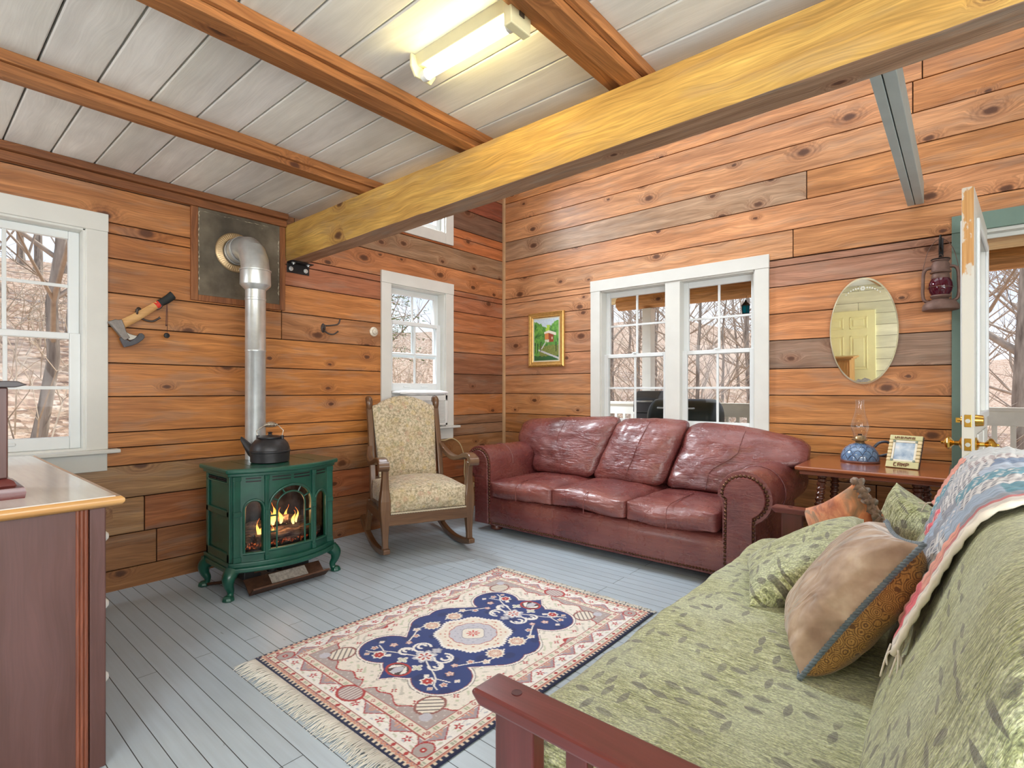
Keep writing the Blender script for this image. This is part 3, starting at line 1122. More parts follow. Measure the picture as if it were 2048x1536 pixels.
def build_sofa():
    t = thing('leather_sofa', 'burgundy leather three seat sofa with rolled nailhead arms', 'sofa', (1.775, -0.6, 0))
    # frame / base
    bm = nb()
    n = 40
    rows = [(0.055, -1.075), (0.10, -1.092), (0.20, -1.096), (0.27, -1.088), (0.30, -1.06), (0.30, -0.16), (0.055, -0.16)]
    rings = []
    for i in range(n + 1):
        x = 0.76 + (2.80 - 0.76) * i / n
        rings.append([bm.verts.new((x, y - (0.006 * mnoise.noise((x * 3, z * 5, 0)) if k < 4 else 0), z)) for k, (z, y) in enumerate(rows)])
    for A, B in zip(rings, rings[1:]):
        for k in range(len(rows)):
            bm.faces.new((A[k], A[(k + 1) % len(rows)], B[(k + 1) % len(rows)], B[k]))
    bm.faces.new(rings[0]); bm.faces.new(rings[-1][::-1])
    base = obj('base', bm, M['leather'], t, world=True, smooth=50)
    for x in (1.455, 2.095):
        bm = nb()
        tube(bm, [(x, -1.090, 0.07), (x, -1.096, 0.2), (x, -1.088, 0.275)], 0.003, 6)
        obj('seam', bm, M['leather'], base, world=True, smooth=60)
    bm = nb()
    studs(bm, [(0.83 + i * 0.021, -1.086, 0.078) for i in range(int((2.75 - 0.83) / 0.021))], (0, -1, 0), 0.0095)
    obj('nail_trim', bm, M['nail'], base, world=True, smooth=60)
    # back frame
    bm = nb()
    prism(bm, [(-0.30, 0.06), (-0.055, 0.06), (-0.05, 0.80), (-0.08, 0.86), (-0.16, 0.87), (-0.22, 0.84)], 'x', 0.72, 2.85)
    obj('back_frame', bm, M['leather'], t, world=True, bevel=0.02, segs=3)

    # rolled arms
    def arm(cx, r, xo, xi, sgn):
        prof = []
        cz = 0.715 - r
        # from inner base up, round the scroll, to outer base; sgn +1: outer side is +x
        prof.append((xi, 0.06))
        prof.append((xi, cz - 0.02))
        for k in range(19):
            a = PI - k * (PI + 0.9) / 18
            prof.append((cx + sgn * r * math.cos(a), cz + r * math.sin(a)))
        prof.append((xo, cz - r * 0.95))
        prof.append((xo, 0.06))
        bm = nb()
        ys = [-1.075, -1.09, -1.06, -0.9, -0.7, -0.5, -0.3, -0.14]
        sc = [0.93, 1.0, 1.03, 1.0, 1.0, 1.0, 1.0, 0.98]
        rings = []
        for y, s in zip(ys[1:], sc[1:]):
            rings.append([bm.verts.new((cx + (x - cx) * s, y, z if z < 0.3 else cz + (z - cz) * s)) for x, z in prof])
        m = len(prof)
        for A, B in zip(rings, rings[1:]):
            for k in range(m):
                bm.faces.new((A[k], A[(k + 1) % m], B[(k + 1) % m], B[k]))
        bm.faces.new(rings[0]); bm.faces.new(rings[-1][::-1])
        a = obj('arm', bm, M['leather'], t, world=True, smooth=50)
        # front facing panel
        f = 0.80
        bm = nb()
        pp = []
        for x, z in prof[1:-1]:
            pp.append((cx + (x - cx) * f, cz + (z - cz) * f))
        pin = [(xi + sgn * 0.018, 0.07)] + pp + [(xo - sgn * 0.018, 0.07)]
        A = [bm.verts.new((x, -1.088, z)) for x, z in pin]
        B = [bm.verts.new((cx + (x - cx) * 0.93, -1.104, z if z < 0.1 else cz + (z - cz) * 0.94)) for x, z in pin]
        m = len(pin)
        for k in range(m):
            bm.faces.new((A[k], A[(k + 1) % m], B[(k + 1) % m], B[k]))
        bm.faces.new(B)
        p = obj('arm_panel', bm, M['leather'], a, world=True, smooth=50)
        bm = nb()
        path = [(x, -1.092, z) for x, z in pin]
        path = [(cx + (x - cx) * 1.04, y, cz + (z - cz) * 1.03 if z > 0.1 else z) for x, y, z in path]
        studs(bm, even(path, 0.0245), (0, -1, 0), 0.0115)
        obj('nail_trim', bm, M['nail'], a, world=True, smooth=60)
        bm = nb()
        tube(bm, [(cx + (x - cx) * 1.012, -0.80, cz + (z - cz) * 1.012) for x, z in prof[1:-2]], 0.004, 6)
        obj('seam', bm, M['leather'], a, world=True, smooth=60)
    arm(0.668, 0.143, 0.625, 0.812, -1)
    arm(2.862, 0.157, 2.925, 2.735, 1)
    # seat cushions
    for i, (a, b) in enumerate(((0.825, 1.462), (1.468, 2.088), (2.094, 2.712))):
        bm = cushion(b - a, 0.80, 0.185, n=26, edge=0.55, box_h=0.62, wr=0.007, seed=i + 1, wscale=7)
        for v in bm.verts:
            # front edge sags slightly and rolls
            v.co.z += 0.012 * math.sin((v.co.x + i) * 9) * (0.5 - v.co.y)
        bmesh.ops.translate(bm, verts=bm.verts, vec=((a + b) / 2, -0.73, 0.375 + (0.012 if i == 1 else 0)))
        c = obj('seat_cushion', bm, M['leather'], t, world=True, smooth=180, sub=1)
        bm = nb()
        xm = (a + b) / 2
        tube(bm, spline([(xm, -1.155, 0.31), (xm, -1.158, 0.40), (xm, -1.12, 0.452), (xm, -0.95, 0.466), (xm, -0.7, 0.468)], 5), 0.003, 5)
        obj('seam', bm, M['leather'], c, world=True, smooth=60)

    # back cushions
    def back(name, xl, xr, zt, seed, yb=-0.50, ytop=-0.27, th=0.25, zb=0.455):
        bm = grid_cube(28)
        for v in bm.verts:
            x, y, z = v.co
            s, q = (x + 1) / 2, (z + 1) / 2
            q2 = q
            L, R = xl(q2), xr(q2)
            T = zt(s)
            px, pz = 1 - abs(x) ** 3.2, 1 - abs(z) ** 3.2
            prof = 0.30 + 0.70 * max(px * pz, 0) ** 0.45
            # rounded corners
            rr = 0.24
            ax, az = max(abs(x) - (1 - rr), 0), max(abs(z) - (1 - rr), 0)
            X, Z = x, z
            if ax > 0 and az > 0:
                l = math.hypot(ax, az); m = max(ax, az)
                X = math.copysign(1 - rr + ax * m / l, x); Z = math.copysign(1 - rr + az * m / l, z)
            s, q = (X + 1) / 2, (Z + 1) / 2
            yc = yb + (ytop - yb) * q
            wr = 0.010 * fbm((x * 2.2 + seed * 5, z * 2.6, y)) + 0.004 * fbm((x * 9 + seed, z * 4, y * 2))
            v.co = (L + (R - L) * s, yc + y * th / 2 * prof - wr * (1 if y < 0 else 0.3), zb + (T - zb) * q + wr * 0.6)
        c = obj('back_cushion', bm, M['leather'], t, world=True, smooth=180, sub=1)
        xm = lambda q: xl(q) + (xr(q) - xl(q)) * 0.52
        bm = nb()
        pts = []
        for k in range(12):
            q = 0.06 + 0.90 * k / 11
            z = q * 2 - 1
            prof = 0.30 + 0.70 * (1 - abs(z) ** 3.2) ** 0.45
            x_ = 0.04
            wr = 0.010 * fbm((x_ * 2.2 + seed * 5, z * 2.6, -1)) + 0.004 * fbm((x_ * 9 + seed, z * 4, -2))
            pts.append((xm(q), yb + (ytop - yb) * q - th / 2 * prof - wr - 0.001, zb + (zt(0.5) - zb) * q))
        tube(bm, pts, 0.0035, 5)
        obj('seam', bm, M['leather'], c, world=True, smooth=60)

    def sm(q, a, b): 
        k = min(max((q - a) / (b - a), 0), 1)
        return k * k * (3 - 2 * k)
    back('l', lambda q: 0.80 - 0.27 * sm(q, 0.30, 0.62), lambda q: 1.47 + 0.13 * q, lambda s: 0.905 + 0.07 * s ** 0.8, 1)
    back('m', lambda q: 1.475 + 0.14 * q, lambda q: 2.10 + 0.12 * q, lambda s: 0.965 - 0.018 * abs(s - 0.5), 2, yb=-0.52, ytop=-0.30)
    back('r', lambda q: 2.11 + 0.11 * q, lambda q: 2.74 + 0.315 * sm(q, 0.30, 0.66), lambda s: 0.945 - 0.10 * s ** 2.2, 3)
    for x, y in ((0.80, -1.0), (2.80, -1.0), (0.80, -0.2), (2.80, -0.2)):
        bm = nb()
        lathe(bm, [(0.03, 0), (0.052, 0.012), (0.055, 0.03), (0.045, 0.05), (0.04, 0.06)], (x, y, 0), 16)
        obj('foot', bm, M['bun'], t, world=True, smooth=50)


build_sofa()


# ------------------------------------------------------------------ rocking chair
def floral_mat():
    g = G('floral_tapestry')
    c = g.coords()
    wob = g.noise(c, 38.0, 2.0, out=1)
    cw = g.n('VectorMath', {0: g.n('VectorMath', {0: wob, 'Scale': 0.018}, operation='SCALE').outputs[0], 1: c}, operation='ADD').outputs[0]
    vo = g.n('TexVoronoi', {'Vector': cw, 'Scale': 17.0}, feature='F1')
    big = g.noise(c, 7.0, 3.0)
    base = g.ramp(g.noise(cw, 60.0, 3.0), [(0.34, lin(154, 138, 112)), (0.5, lin(194, 178, 148)), (0.66, lin(214, 200, 174))])
    d = vo.outputs[0]
    hue = g.n('SeparateColor', {0: vo.outputs[1]})
    fl = g.ramp(hue.outputs[0], [(0.0, lin(186, 150, 126)), (0.3, lin(206, 188, 142)), (0.62, lin(168, 166, 132)), (0.85, lin(196, 172, 118))], 'CONSTANT')
    rings = g.smooth(g.math('SINE', g.math('MULTIPLY', d, 30.0)), -0.3, 0.5)
    m = g.math('MULTIPLY', g.math('SUBTRACT', 1.0, g.smooth(d, 0.30, 0.50)), g.math('MULTIPLY_ADD', rings, 0.55, 0.2))
    col = g.mix(m, base, fl)
    stem = g.smooth(g.math('ABSOLUTE', g.math('SUBTRACT', g.noise(c, 20.0, 3.0), 0.5)), 0.03, 0.012)
    col = g.mix(g.math('MULTIPLY', stem, 0.5), col, lin(108, 112, 88))
    col = g.mix(g.math('MULTIPLY', g.smooth(big, 0.45, 0.65), 0.25), col, lin(176, 150, 96))
    w = g.noise(g.scaled(c, (420, 420, 420)), 1.0, 1.0)
    return g.bsdf(Base_Color=col, Roughness=0.85, Sheen_Weight=0.2, Normal=g.bump(w, 0.25, 0.002))


M['floral'] = floral_mat()


def build_chair():
    t = thing('rocking_chair', 'oak rocking chair upholstered in faded floral tapestry', 'rocking chair', (0.585, -1.712, 0), math.radians(-113.6))
    oak = M['oak']
    hw = 0.315
    # rockers
    for s in (-1, 1):
        bm = nb()
        pts = []
        for k in range(25):
            y = -0.52 + 0.90 * k / 24
            z = 0.021 + 0.42 * (y + 0.0) ** 2 * (1.0 if y < 0 else 0.9)
            pts.append((s * hw, y, z))
        poly_tube(bm, pts, 0.042, 0.042, (1, 0, 0))
        # little curled toe
        box(bm, (s * hw - 0.024, 0.345, 0.060), (s * hw + 0.024, 0.40, 0.094))
        obj('rocker', bm, oak, t, along='y', seed=s, bevel=0.007)
    # front posts (tapering, swelling at the seat)
    for s in (-1, 1):
        bm = nb()
        pr = [(0.06, 0.046), (0.14, 0.046), (0.24, 0.058), (0.30, 0.072), (0.36, 0.082), (0.42, 0.080), (0.50, 0.060), (0.58, 0.050), (0.665, 0.050)]
        pts = spline([(s * hw, 0.345 - 0.02 * math.sin((z - 0.06) / 0.6 * PI), z) for z, w in pr], 4)
        zs = [p.z for p in pts]
        ws = list(np.interp(zs, [z for z, w in pr], [w for z, w in pr]))
        poly_tube(bm, pts, [0.9 * k for k in ws], ws, (1, 0, 0))
        obj('front_leg', bm, oak, t, along='z', seed=s + 2, bevel=0.008)
    # back posts
    for s in (-1, 1):
        bm = nb()
        pts = spline([(s * 0.285, -0.235, 0.20), (s * 0.285, -0.24, 0.36), (s * 0.283, -0.255, 0.52), (s * 0.283, -0.30, 0.72), (s * 0.283, -0.355, 0.92), (s * 0.285, -0.40, 1.06)], 5)
        n = len(pts)
        ws = [0.06 - 0.012 * i / n for i in range(n)]
        poly_tube(bm, pts, 0.045, ws, (1, 0, 0))
        obj('back_post', bm, oak, t, along='z', seed=s + 4, bevel=0.008)
        bm = nb()
        tube(bm, spline([(s * 0.285, -0.392, 1.02), (s * 0.285, -0.385, 1.075), (s * 0.285, -0.395, 1.115), (s * 0.285, -0.425, 1.125), (s * 0.285, -0.445, 1.10)], 5), [0.02 + 0.009 * math.sin(i / 20 * PI) for i in range(21)], 10)
        obj('post_scroll', bm, oak, t, smooth=60, along='z')
        # rear leg down to the rocker
        bm = nb()
        poly_tube(bm, spline([(s * hw * 0.97, -0.23, 0.34), (s * hw * 0.98, -0.25, 0.22), (s * hw, -0.30, 0.07)], 5), 0.042, 0.052, (1, 0, 0))
        obj('rear_leg', bm, oak, t, along='z', seed=s + 6, bevel=0.007)
    # arms: sweep from the back post, dip, rise to a rolled hand
    for s in (-1, 1):
        pts = spline([(s * 0.300, -0.285, 0.735), (s * 0.318, -0.20, 0.685), (s * 0.328, -0.10, 0.655), (s * 0.332, 0.02, 0.652), (s * 0.334, 0.14, 0.672), (s * 0.334, 0.25, 0.700), (s * 0.334, 0.335, 0.700), (s * 0.334, 0.385, 0.672)], 6)
        n = len(pts)
        bm = nb()
        w = [0.040 + 0.030 * min(1, i / (n * 0.5)) for i in range(n)]
        h = [0.045 - 0.010 * math.sin(i / n * PI) for i in range(n)]
        poly_tube(bm, pts, w, h, (1, 0, 0))
        a = obj('arm', bm, oak, t, along='y', seed=s + 8, bevel=0.010, segs=3)
        bm = nb()
        tube(bm, [(s * 0.334 - 0.036, 0.375, 0.668), (s * 0.334 + 0.036, 0.375, 0.668)], 0.034, 18)
        obj('hand_scroll', bm, oak, a, smooth=40, along='x')
    # rails
    bm = nb()
    box(bm, (-hw + 0.02, 0.322, 0.245), (hw - 0.02, 0.360, 0.325))
    obj('front_rail', bm, oak, t, along='x', bevel=0.005)
    bm = nb()
    for s in (-1, 1):
        box(bm, (s * hw - 0.018, -0.24, 0.255), (s * hw + 0.018, 0.33, 0.32))
    box(bm, (-hw + 0.02, -0.25, 0.25), (hw - 0.02, -0.215, 0.32))
    obj('seat_frame', bm, oak, t, along='y', bevel=0.004)
    bm = cushion(0.585, 0.60, 0.205, n=22, edge=0.5, box_h=0.72, wr=0.004, seed=4)
    for v in bm.verts:
        if v.co.z > 0: v.co.z += 0.022 * (1 - (v.co.x / 0.3) ** 2) * (1 - (v.co.y / 0.3) ** 2)
    bmesh.ops.translate(bm, verts=bm.verts, vec=(0, 0.062, 0.412))
    seat = obj('seat', bm, M['floral'], t, smooth=180, sub=1)
    bm = nb()
    pts = [(-0.28 + 0.56 * i / 60, 0.366 + 0.001 * (i % 2), 0.331 + 0.003 * (i % 2)) for i in range(61)]
    tube(bm, pts, 0.006, 6)
    obj('gimp_trim', bm, simple('gimp', lin(196, 184, 160), 0.9), seat, smooth=60)
    # upholstered back, arched top
    bm = grid_cube(22)
    for v in bm.verts:
        x, y, z = v.co
        q = (z + 1) / 2
        ztop = 1.075 + 0.075 * max(0.0, math.cos(x * PI * 0.60)) ** 0.8 - 0.012 * (abs(x) > 0.92)
        zb = 0.50
        Z = zb + (ztop - zb) * q
        hwid = 0.235 + 0.028 * q
        lean = -0.235 - 0.165 * ((Z - 0.5) / 0.6) ** 1.1
        pr = 0.45 + 0.55 * max((1 - abs(x) ** 4) * (1 - abs(z) ** 5), 0) ** 0.5
        v.co = (x * hwid, lean + (0.045 * pr if y > 0 else -0.03) * abs(y) + (0 if abs(y) > 0.99 else 0.0), Z)
        if abs(y) < 0.99:
            v.co.y = lean + y * (0.045 if y > 0 else 0.03) * pr
    obj('backrest', bm, M['floral'], t, smooth=60)
    bm = nb()
    box(bm, (-0.27, -0.30, 0.455), (0.27, -0.255, 0.505))
    obj('back_rail', bm, oak, t, along='x', bevel=0.004)


build_chair()


# ------------------------------------------------------------------ stove
g = G('green_enamel')
c = g.coords()
n1 = g.noise(c, 7.0, 3.0)
col = g.ramp(n1, [(0.3, lin(14, 66, 53)), (0.7, lin(20, 84, 66))])
M['enamel'] = g.bsdf(Base_Color=col, Roughness=0.36, Coat_Weight=0.35, Coat_Roughness=0.12, Normal=g.bump(g.noise(c, 45, 2), 0.04, 0.003))
g = G('stove_glass')
M['stove_glass'] = glass_mat('stove_glass', (0.62, 0.60, 0.60, 1), 0.02, 0.09)
M['firebox'] = simple('sooty_firebox', lin(34, 31, 33), 0.9, var=0.25)
g = G('fire_brick')
c = g.coords()
M['firebrick'] = g.bsdf(Base_Color=g.ramp(g.noise(c, 14, 5), [(0.35, lin(44, 40, 42)), (0.65, lin(98, 88, 86))]), Roughness=0.9)
g = G('ceramic_log')
c = g.coords()
n1 = g.noise(g.scaled(c, (60, 9, 60)), 1.0, 5.0)
M['log'] = g.bsdf(Base_Color=g.ramp(n1, [(0.35, lin(52, 40, 36)), (0.55, lin(120, 98, 84)), (0.7, lin(176, 160, 142))]), Roughness=0.9, Normal=g.bump(n1, 0.8, 0.01))
g = G('ember')
c = g.coords()
n1 = g.noise(c, 60, 4)
e = g.ramp(n1, [(0.42, lin(70, 14, 8)), (0.55, lin(240, 74, 22)), (0.68, lin(255, 150, 70))])
M['ember'] = g.bsdf(Base_Color=lin(70, 50, 46), Roughness=0.9, Emission_Color=e, Emission_Strength=g.math('MULTIPLY', g.smooth(n1, 0.5, 0.66), 0.9))
g = G('flame')
z = g.n('SeparateXYZ', {0: g.coords('Generated')}).outputs[2]
e = g.ramp(z, [(0.0, lin(255, 214, 130)), (0.45, lin(255, 186, 84)), (1.0, lin(236, 96, 30))])
em = g.n('Emission', {0: e, 1: 4.5})
tr = g.n('BsdfTransparent')
mx = g.n('MixShader', {0: g.ramp(z, [(0.0, 0.95), (0.6, 0.85), (1.0, 0.25)]), 1: tr.outputs[0], 2: em.outputs[0]})
g.t.links.new(mx.outputs[0], g.out.inputs[0])
M['flame'] = g.m
M['copper'] = simple('rusty_tray', lin(86, 58, 42), 0.55, 0.5, var=0.3, vscale=20)
M['label'] = simple('worn_label', lin(170, 160, 148), 0.6, var=0.3, vscale=60)


def build_stove():
    CY = -2.80
    t = thing('gas_stove', 'dark green enamel stove with arched glass front and fire', 'stove', (0.5, CY, 0))
    bow = lambda y, xc, xm, h: xc + (xm - xc) * max(0.0, 1 - ((y - CY) / h) ** 2)
    E = M['enamel']

    def outline(xb, xc, xm, h, n=24):
        return [(xb, CY - h)] + [(bow(CY - h + 2 * h * i / n, xc, xm, h), CY - h + 2 * h * i / n) for i in range(n + 1)] + [(xb, CY + h)]

    def slab(name, xb, xc, xm, h, z0, z1, bev, parent=t, mat=E):
        bm = nb()
        prism(bm, outline(xb, xc, xm, h), 'z', z0, z1)
        return obj(name, bm, mat, parent, world=True, bevel=bev, segs=2)
    slab('base', 0.275, 0.672, 0.792, 0.345, 0.150, 0.178, 0.008)
    slab('plinth', 0.290, 0.664, 0.776, 0.334, 0.176, 0.205, 0.006)
    slab('cornice', 0.290, 0.666, 0.770, 0.336, 0.700, 0.722, 0.006)
    top = slab('top_plate', 0.270, 0.680, 0.795, 0.352, 0.720, 0.748, 0.008)
    for y in (-0.19, 0.0, 0.19):
        bm = nb()
        box(bm, (0.34, CY + y - 0.003, 0.7475), (0.66, CY + y + 0.003, 0.7495))
        obj('top_rib', bm, E, top, world=True, bevel=0.001, segs=1)
    # side walls and back
    hb = 0.315
    bm = nb()
    box(bm, (0.32, CY - hb, 0.20), (0.655, CY - hb + 0.02, 0.705))
    box(bm, (0.32, CY + hb - 0.02, 0.20), (0.655, CY + hb, 0.705))
    box(bm, (0.32, CY - hb, 0.20), (0.34, CY + hb, 0.705))
    body = obj('body', bm, E, t, world=True, bevel=0.003)
    for s in (-1, 1):
        bm = nb()
        y0 = CY + s * hb
        ya, yb = (y0 - 0.012, y0) if s < 0 else (y0, y0 + 0.012)
        for z0, z1 in ((0.205, 0.255), (0.465, 0.500), (0.655, 0.665)):
            box(bm, (0.315, ya, z0), (0.65, yb, z1))
        box(bm, (0.315, ya, 0.205), (0.345, yb, 0.70))
        box(bm, (0.622, ya, 0.205), (0.658, yb, 0.70))
        box(bm, (0.315, ya, 0.692), (0.65, yb, 0.70))
        obj('side_panel_frame', bm, E, body, world=True, bevel=0.003)
        bm = nb()
        for z in (0.672, 0.682):
            for a, b in ((0.355, 0.47), (0.49, 0.605)):
                box(bm, (a, ya - 0.001, z - 0.0025), (b, yb + 0.001, z + 0.0025))
        obj('side_vent', bm, M['black_metal'], body, world=True)
    # bowed front shell with three arched openings
    openings = [(-0.252, -0.166, 0.255, 0.505, 0.047), (-0.128, 0.128, 0.262, 0.505, 0.115), (0.166, 0.252, 0.255, 0.505, 0.047)]
    ys = sorted(set([round(v, 5) for v in np.linspace(-0.315, 0.315, 127)] + [o[0] for o in openings] + [o[1] for o in openings]))

    def zspan(y):
        for a, b, zl, zs, rise in openings:
            if a <= y <= b:
                m, hw = (a + b) / 2, (b - a) / 2
                return zl, zs + rise * math.sqrt(max(0, 1 - ((y - m) / hw) ** 2))
        return None
    bm = nb()
    X = lambda y: bow(CY + y, 0.655, 0.752, 0.315)

    def quadcell(ya, yb, za0, za1, zb0, zb1):
        th = 0.022
        co = [(X(ya), CY + ya, za0), (X(yb), CY + yb, zb0), (X(yb), CY + yb, zb1), (X(ya), CY + ya, za1)]
        F = [bm.verts.new(c) for c in co]
        B = [bm.verts.new((c[0] - th, c[1], c[2])) for c in co]
        bm.faces.new(F)
        bm.faces.new(B[::-1])
        for k in range(4):
            bm.faces.new((F[k], B[k], B[(k + 1) % 4], F[(k + 1) % 4]))
    for ya, yb in zip(ys, ys[1:]):
        m = (ya + yb) / 2
        if zspan(m) is None:
            quadcell(ya, yb, 0.20, 0.705, 0.20, 0.705)
        else:
            e = 1e-5
            a, b = zspan(ya + e), zspan(yb - e)
            quadcell(ya, yb, 0.20, a[0], 0.20, b[0])
            quadcell(ya, yb, a[1], 0.705, b[1], 0.705)
    bmesh.ops.remove_doubles(bm, verts=bm.verts, dist=1e-5)
    front = obj('front', bm, E, t, world=True)
    # mouldings round the openings, pilasters, vents
    for a, b, zl, zs, rise in openings:
        m, hw = (a + b) / 2, (b - a) / 2
        path = [(a - 0.006, zl)] + [(m - (hw + 0.006) * math.cos(PI * k / 20), zs + (rise + 0.008) * math.sin(PI * k / 20)) for k in range(21)] + [(b + 0.006, zl)]
        bm = nb()
        tube(bm, [(X(y) + 0.003, CY + y, z) for y, z in path], 0.008, 8)
        tube(bm, [(X(y) + 0.003, CY + y, zl - 0.005) for y in np.linspace(a - 0.01, b + 0.01, 9)], 0.008, 8)
        obj('arch_moulding', bm, E, front, world=True, smooth=60)
    for y, w in ((-0.292, 0.040), (-0.147, 0.022), (0.147, 0.022), (0.292, 0.040)):
        bm = nb()
        for z0, z1, ex in ((0.205, 0.700, 0.010), (0.468, 0.498, 0.017), (0.205, 0.235, 0.015), (0.672, 0.700, 0.015)):
            pts = [(X(y) + ex / 2 - 0.003, CY + y, z0), (X(y) + ex / 2 - 0.003, CY + y, z1)]
            poly_tube(bm, pts, w + (0.004 if ex > 0.011 else 0), ex + 0.008, (0, 1, 0))
        obj('pilaster', bm, E, front, world=True, bevel=0.003)
    for a, b in ((-0.25, -0.175), (-0.118, -0.01), (0.01, 0.118), (0.175, 0.25)):
        bm = nb()
        for z in (0.668, 0.686):
            pts = [(X(y) + 0.002, CY + y, z) for y in np.linspace(a, b, 12)]
            for p, q in zip(pts, pts[1:]):
                V = [bm.verts.new((p[0], p[1], p[2] - 0.004)), bm.verts.new((q[0], q[1], q[2] - 0.004)), bm.verts.new((q[0], q[1], q[2] + 0.004)), bm.verts.new((p[0], p[1], p[2] + 0.004))]
                bm.faces.new(V)
        bmesh.ops.remove_doubles(bm, verts=bm.verts, dist=1e-5)
        bmesh.ops.solidify(bm, geom=bm.faces[:], thickness=0.003)
        obj('vent_slot', bm, M['black_metal'], front, world=True)
    # inner arch with radial bars in the centre opening
    bm = nb()
    m, hw, rise, zs, zl = 0.0, 0.088, 0.082, 0.505, 0.262
    path = [(-hw, zl)] + [(-hw * math.cos(PI * k / 20), zs + rise * math.sin(PI * k / 20)) for k in range(21)] + [(hw, zl)]
    tube(bm, [(X(y) - 0.008, CY + y, z) for y, z in path], 0.0055, 8)
    for k in (3, 7, 13, 17):
        a = PI * k / 20
        tube(bm, [(X(-hw * math.cos(a)) - 0.008, CY - hw * math.cos(a), zs + rise * math.sin(a)), (X(-0.128 * math.cos(a)) - 0.008, CY - 0.128 * math.cos(a), zs + 0.115 * math.sin(a))], 0.0055, 6)
    for s in (-1, 1):
        for z in (0.36, 0.455):
            tube(bm, [(X(s * hw) - 0.008, CY + s * hw, z), (X(s * 0.128) - 0.008, CY + s * 0.128, z)], 0.0055, 6)
    obj('door_grille', bm, E, front, world=True, smooth=60)
    # glass behind the front
    bm = nb()
    rows = [[bm.verts.new((X(y) - 0.030, CY + y, z)) for y in np.linspace(-0.27, 0.27, 25)] for z in (0.235, 0.66)]
    for k in range(24):
        bm.faces.new((rows[0][k], rows[0][k + 1], rows[1][k + 1], rows[1][k]))
    obj('glass', bm, M['stove_glass'], t, world=True, smooth=180)
    # firebox: floor, brick back, logs, embers, flames
    bm = nb()
    box(bm, (0.345, CY - 0.275, 0.66), (0.635, CY + 0.275, 0.68))
    obj('firebox_top', bm, M['firebox'], t, world=True)
    bm = nb()
    box(bm, (0.36, CY - 0.275, 0.205), (0.635, CY + 0.275, 0.255))
    fb = obj('firebox', bm, M['firebox'], t, world=True)
    bm = nb()
    box(bm, (0.385, CY - 0.27, 0.255), (0.40, CY + 0.27, 0.66))
    box(bm, (0.385, CY - 0.278, 0.255), (0.62, CY - 0.268, 0.66))
    box(bm, (0.385, CY + 0.268, 0.255), (0.62, CY + 0.278, 0.66))
    obj('brick_liner', bm, M['firebrick'], fb, world=True)
    rnd = random.Random(8)
    for a, b, r in (((0.52, -0.24, 0.30), (0.56, 0.20, 0.31), 0.042), ((0.60, -0.16, 0.295), (0.62, 0.24, 0.29), 0.034), ((0.47, -0.20, 0.34), (0.58, 0.06, 0.385), 0.030), ((0.55, 0.22, 0.34), (0.50, -0.06, 0.405), 0.030), ((0.62, -0.24, 0.285), (0.50, -0.12, 0.30), 0.03), ((0.63, 0.12, 0.30), (0.50, 0.25, 0.335), 0.028)):
        A, B = Vector((a[0], CY + a[1], a[2])), Vector((b[0], CY + b[1], b[2]))
        pts = [A.lerp(B, i / 8) + Vector((rnd.uniform(-.006, .006), 0, rnd.uniform(-.006, .006))) for i in range(9)]
        bm = nb()
        tube(bm, pts, [r * rnd.uniform(0.86, 1.08) for _ in pts], 10)
        obj('log', bm, M['log'], fb, world=True, smooth=50)
    me, u, v = grid_mesh('ember_bed', 36, 14, lambda u, v: np.stack([0.47 + 0.19 * v, CY - 0.23 + 0.46 * u, 0.268 + 0.018 * np.sin(u * 37) * np.cos(v * 21) + 0.012 * np.sin(u * 91 + v * 40)], -1) - np.array([0.5, CY, 0]))
    mesh_obj('ember_bed', me, M['ember'], fb, smooth=180)
    for y, x, h, w, z in ((-0.135, 0.60, 0.13, 0.030, 0.29), (-0.115, 0.60, 0.08, 0.022, 0.30), (-0.03, 0.57, 0.15, 0.038, 0.355), (-0.055, 0.58, 0.10, 0.03, 0.36), (0.01, 0.58, 0.10, 0.032, 0.36), (0.055, 0.57, 0.12, 0.030, 0.35), (0.085, 0.60, 0.09, 0.026, 0.345), (-0.09, 0.585, 0.10, 0.028, 0.35), (-0.06, 0.61, 0.09, 0.030, 0.28), (0.11, 0.59, 0.10, 0.022, 0.35)):
        bm = nb()
        pts, rr = [], []
        ph = y * 40
        for i in range(10):
            q = i / 9
            pts.append((x + 0.006 * math.sin(q * 5 + ph), CY + y + 0.012 * q * math.sin(q * 6 + ph), z + h * q))
            rr.append(max(0.0012, w * 0.5 * math.sin(min(1, q * 1.1 + 0.12) * PI) ** 0.9 * (1 - 0.55 * q)))
        tube(bm, pts, rr, 8, flat=0.6)
        obj('flame', bm, M['flame'], fb, world=True, smooth=180)
    d = bpy.data.lights.new('fire_glow', 'POINT')
    d.energy, d.color, d.shadow_soft_size = 2.2, (1.0, 0.52, 0.22), 0.04
    lo = bpy.data.objects.new('fire_glow', d)
    COL.objects.link(lo)
    lo.location = (0.60, CY, 0.42)
    # cabriole legs
    for sx, sy in ((1, -1), (1, 1), (-1, -1), (-1, 1)):
        px = 0.655 if sx > 0 else 0.33
        py = CY + sy * 0.312
        bm = nb()
        dx, dy = (0.6 * sx, 0.8 * sy)
        pts = spline([(px, py, 0.158), (px + dx * 0.03, py + dy * 0.03, 0.125), (px + dx * 0.028, py + dy * 0.028, 0.085), (px + dx * 0.012, py + dy * 0.012, 0.05), (px + dx * 0.018, py + dy * 0.018, 0.022), (px + dx * 0.04, py + dy * 0.04, 0.012)], 5)
        n = len(pts)
        rr = np.interp(np.linspace(0, 1, n), [0, 0.2, 0.45, 0.7, 0.85, 1], [0.042, 0.036, 0.024, 0.017, 0.020, 0.012])
        tube(bm, pts, list(rr), 10)
        L = obj('leg', bm, E, t, world=True, smooth=50)
        bm = nb()
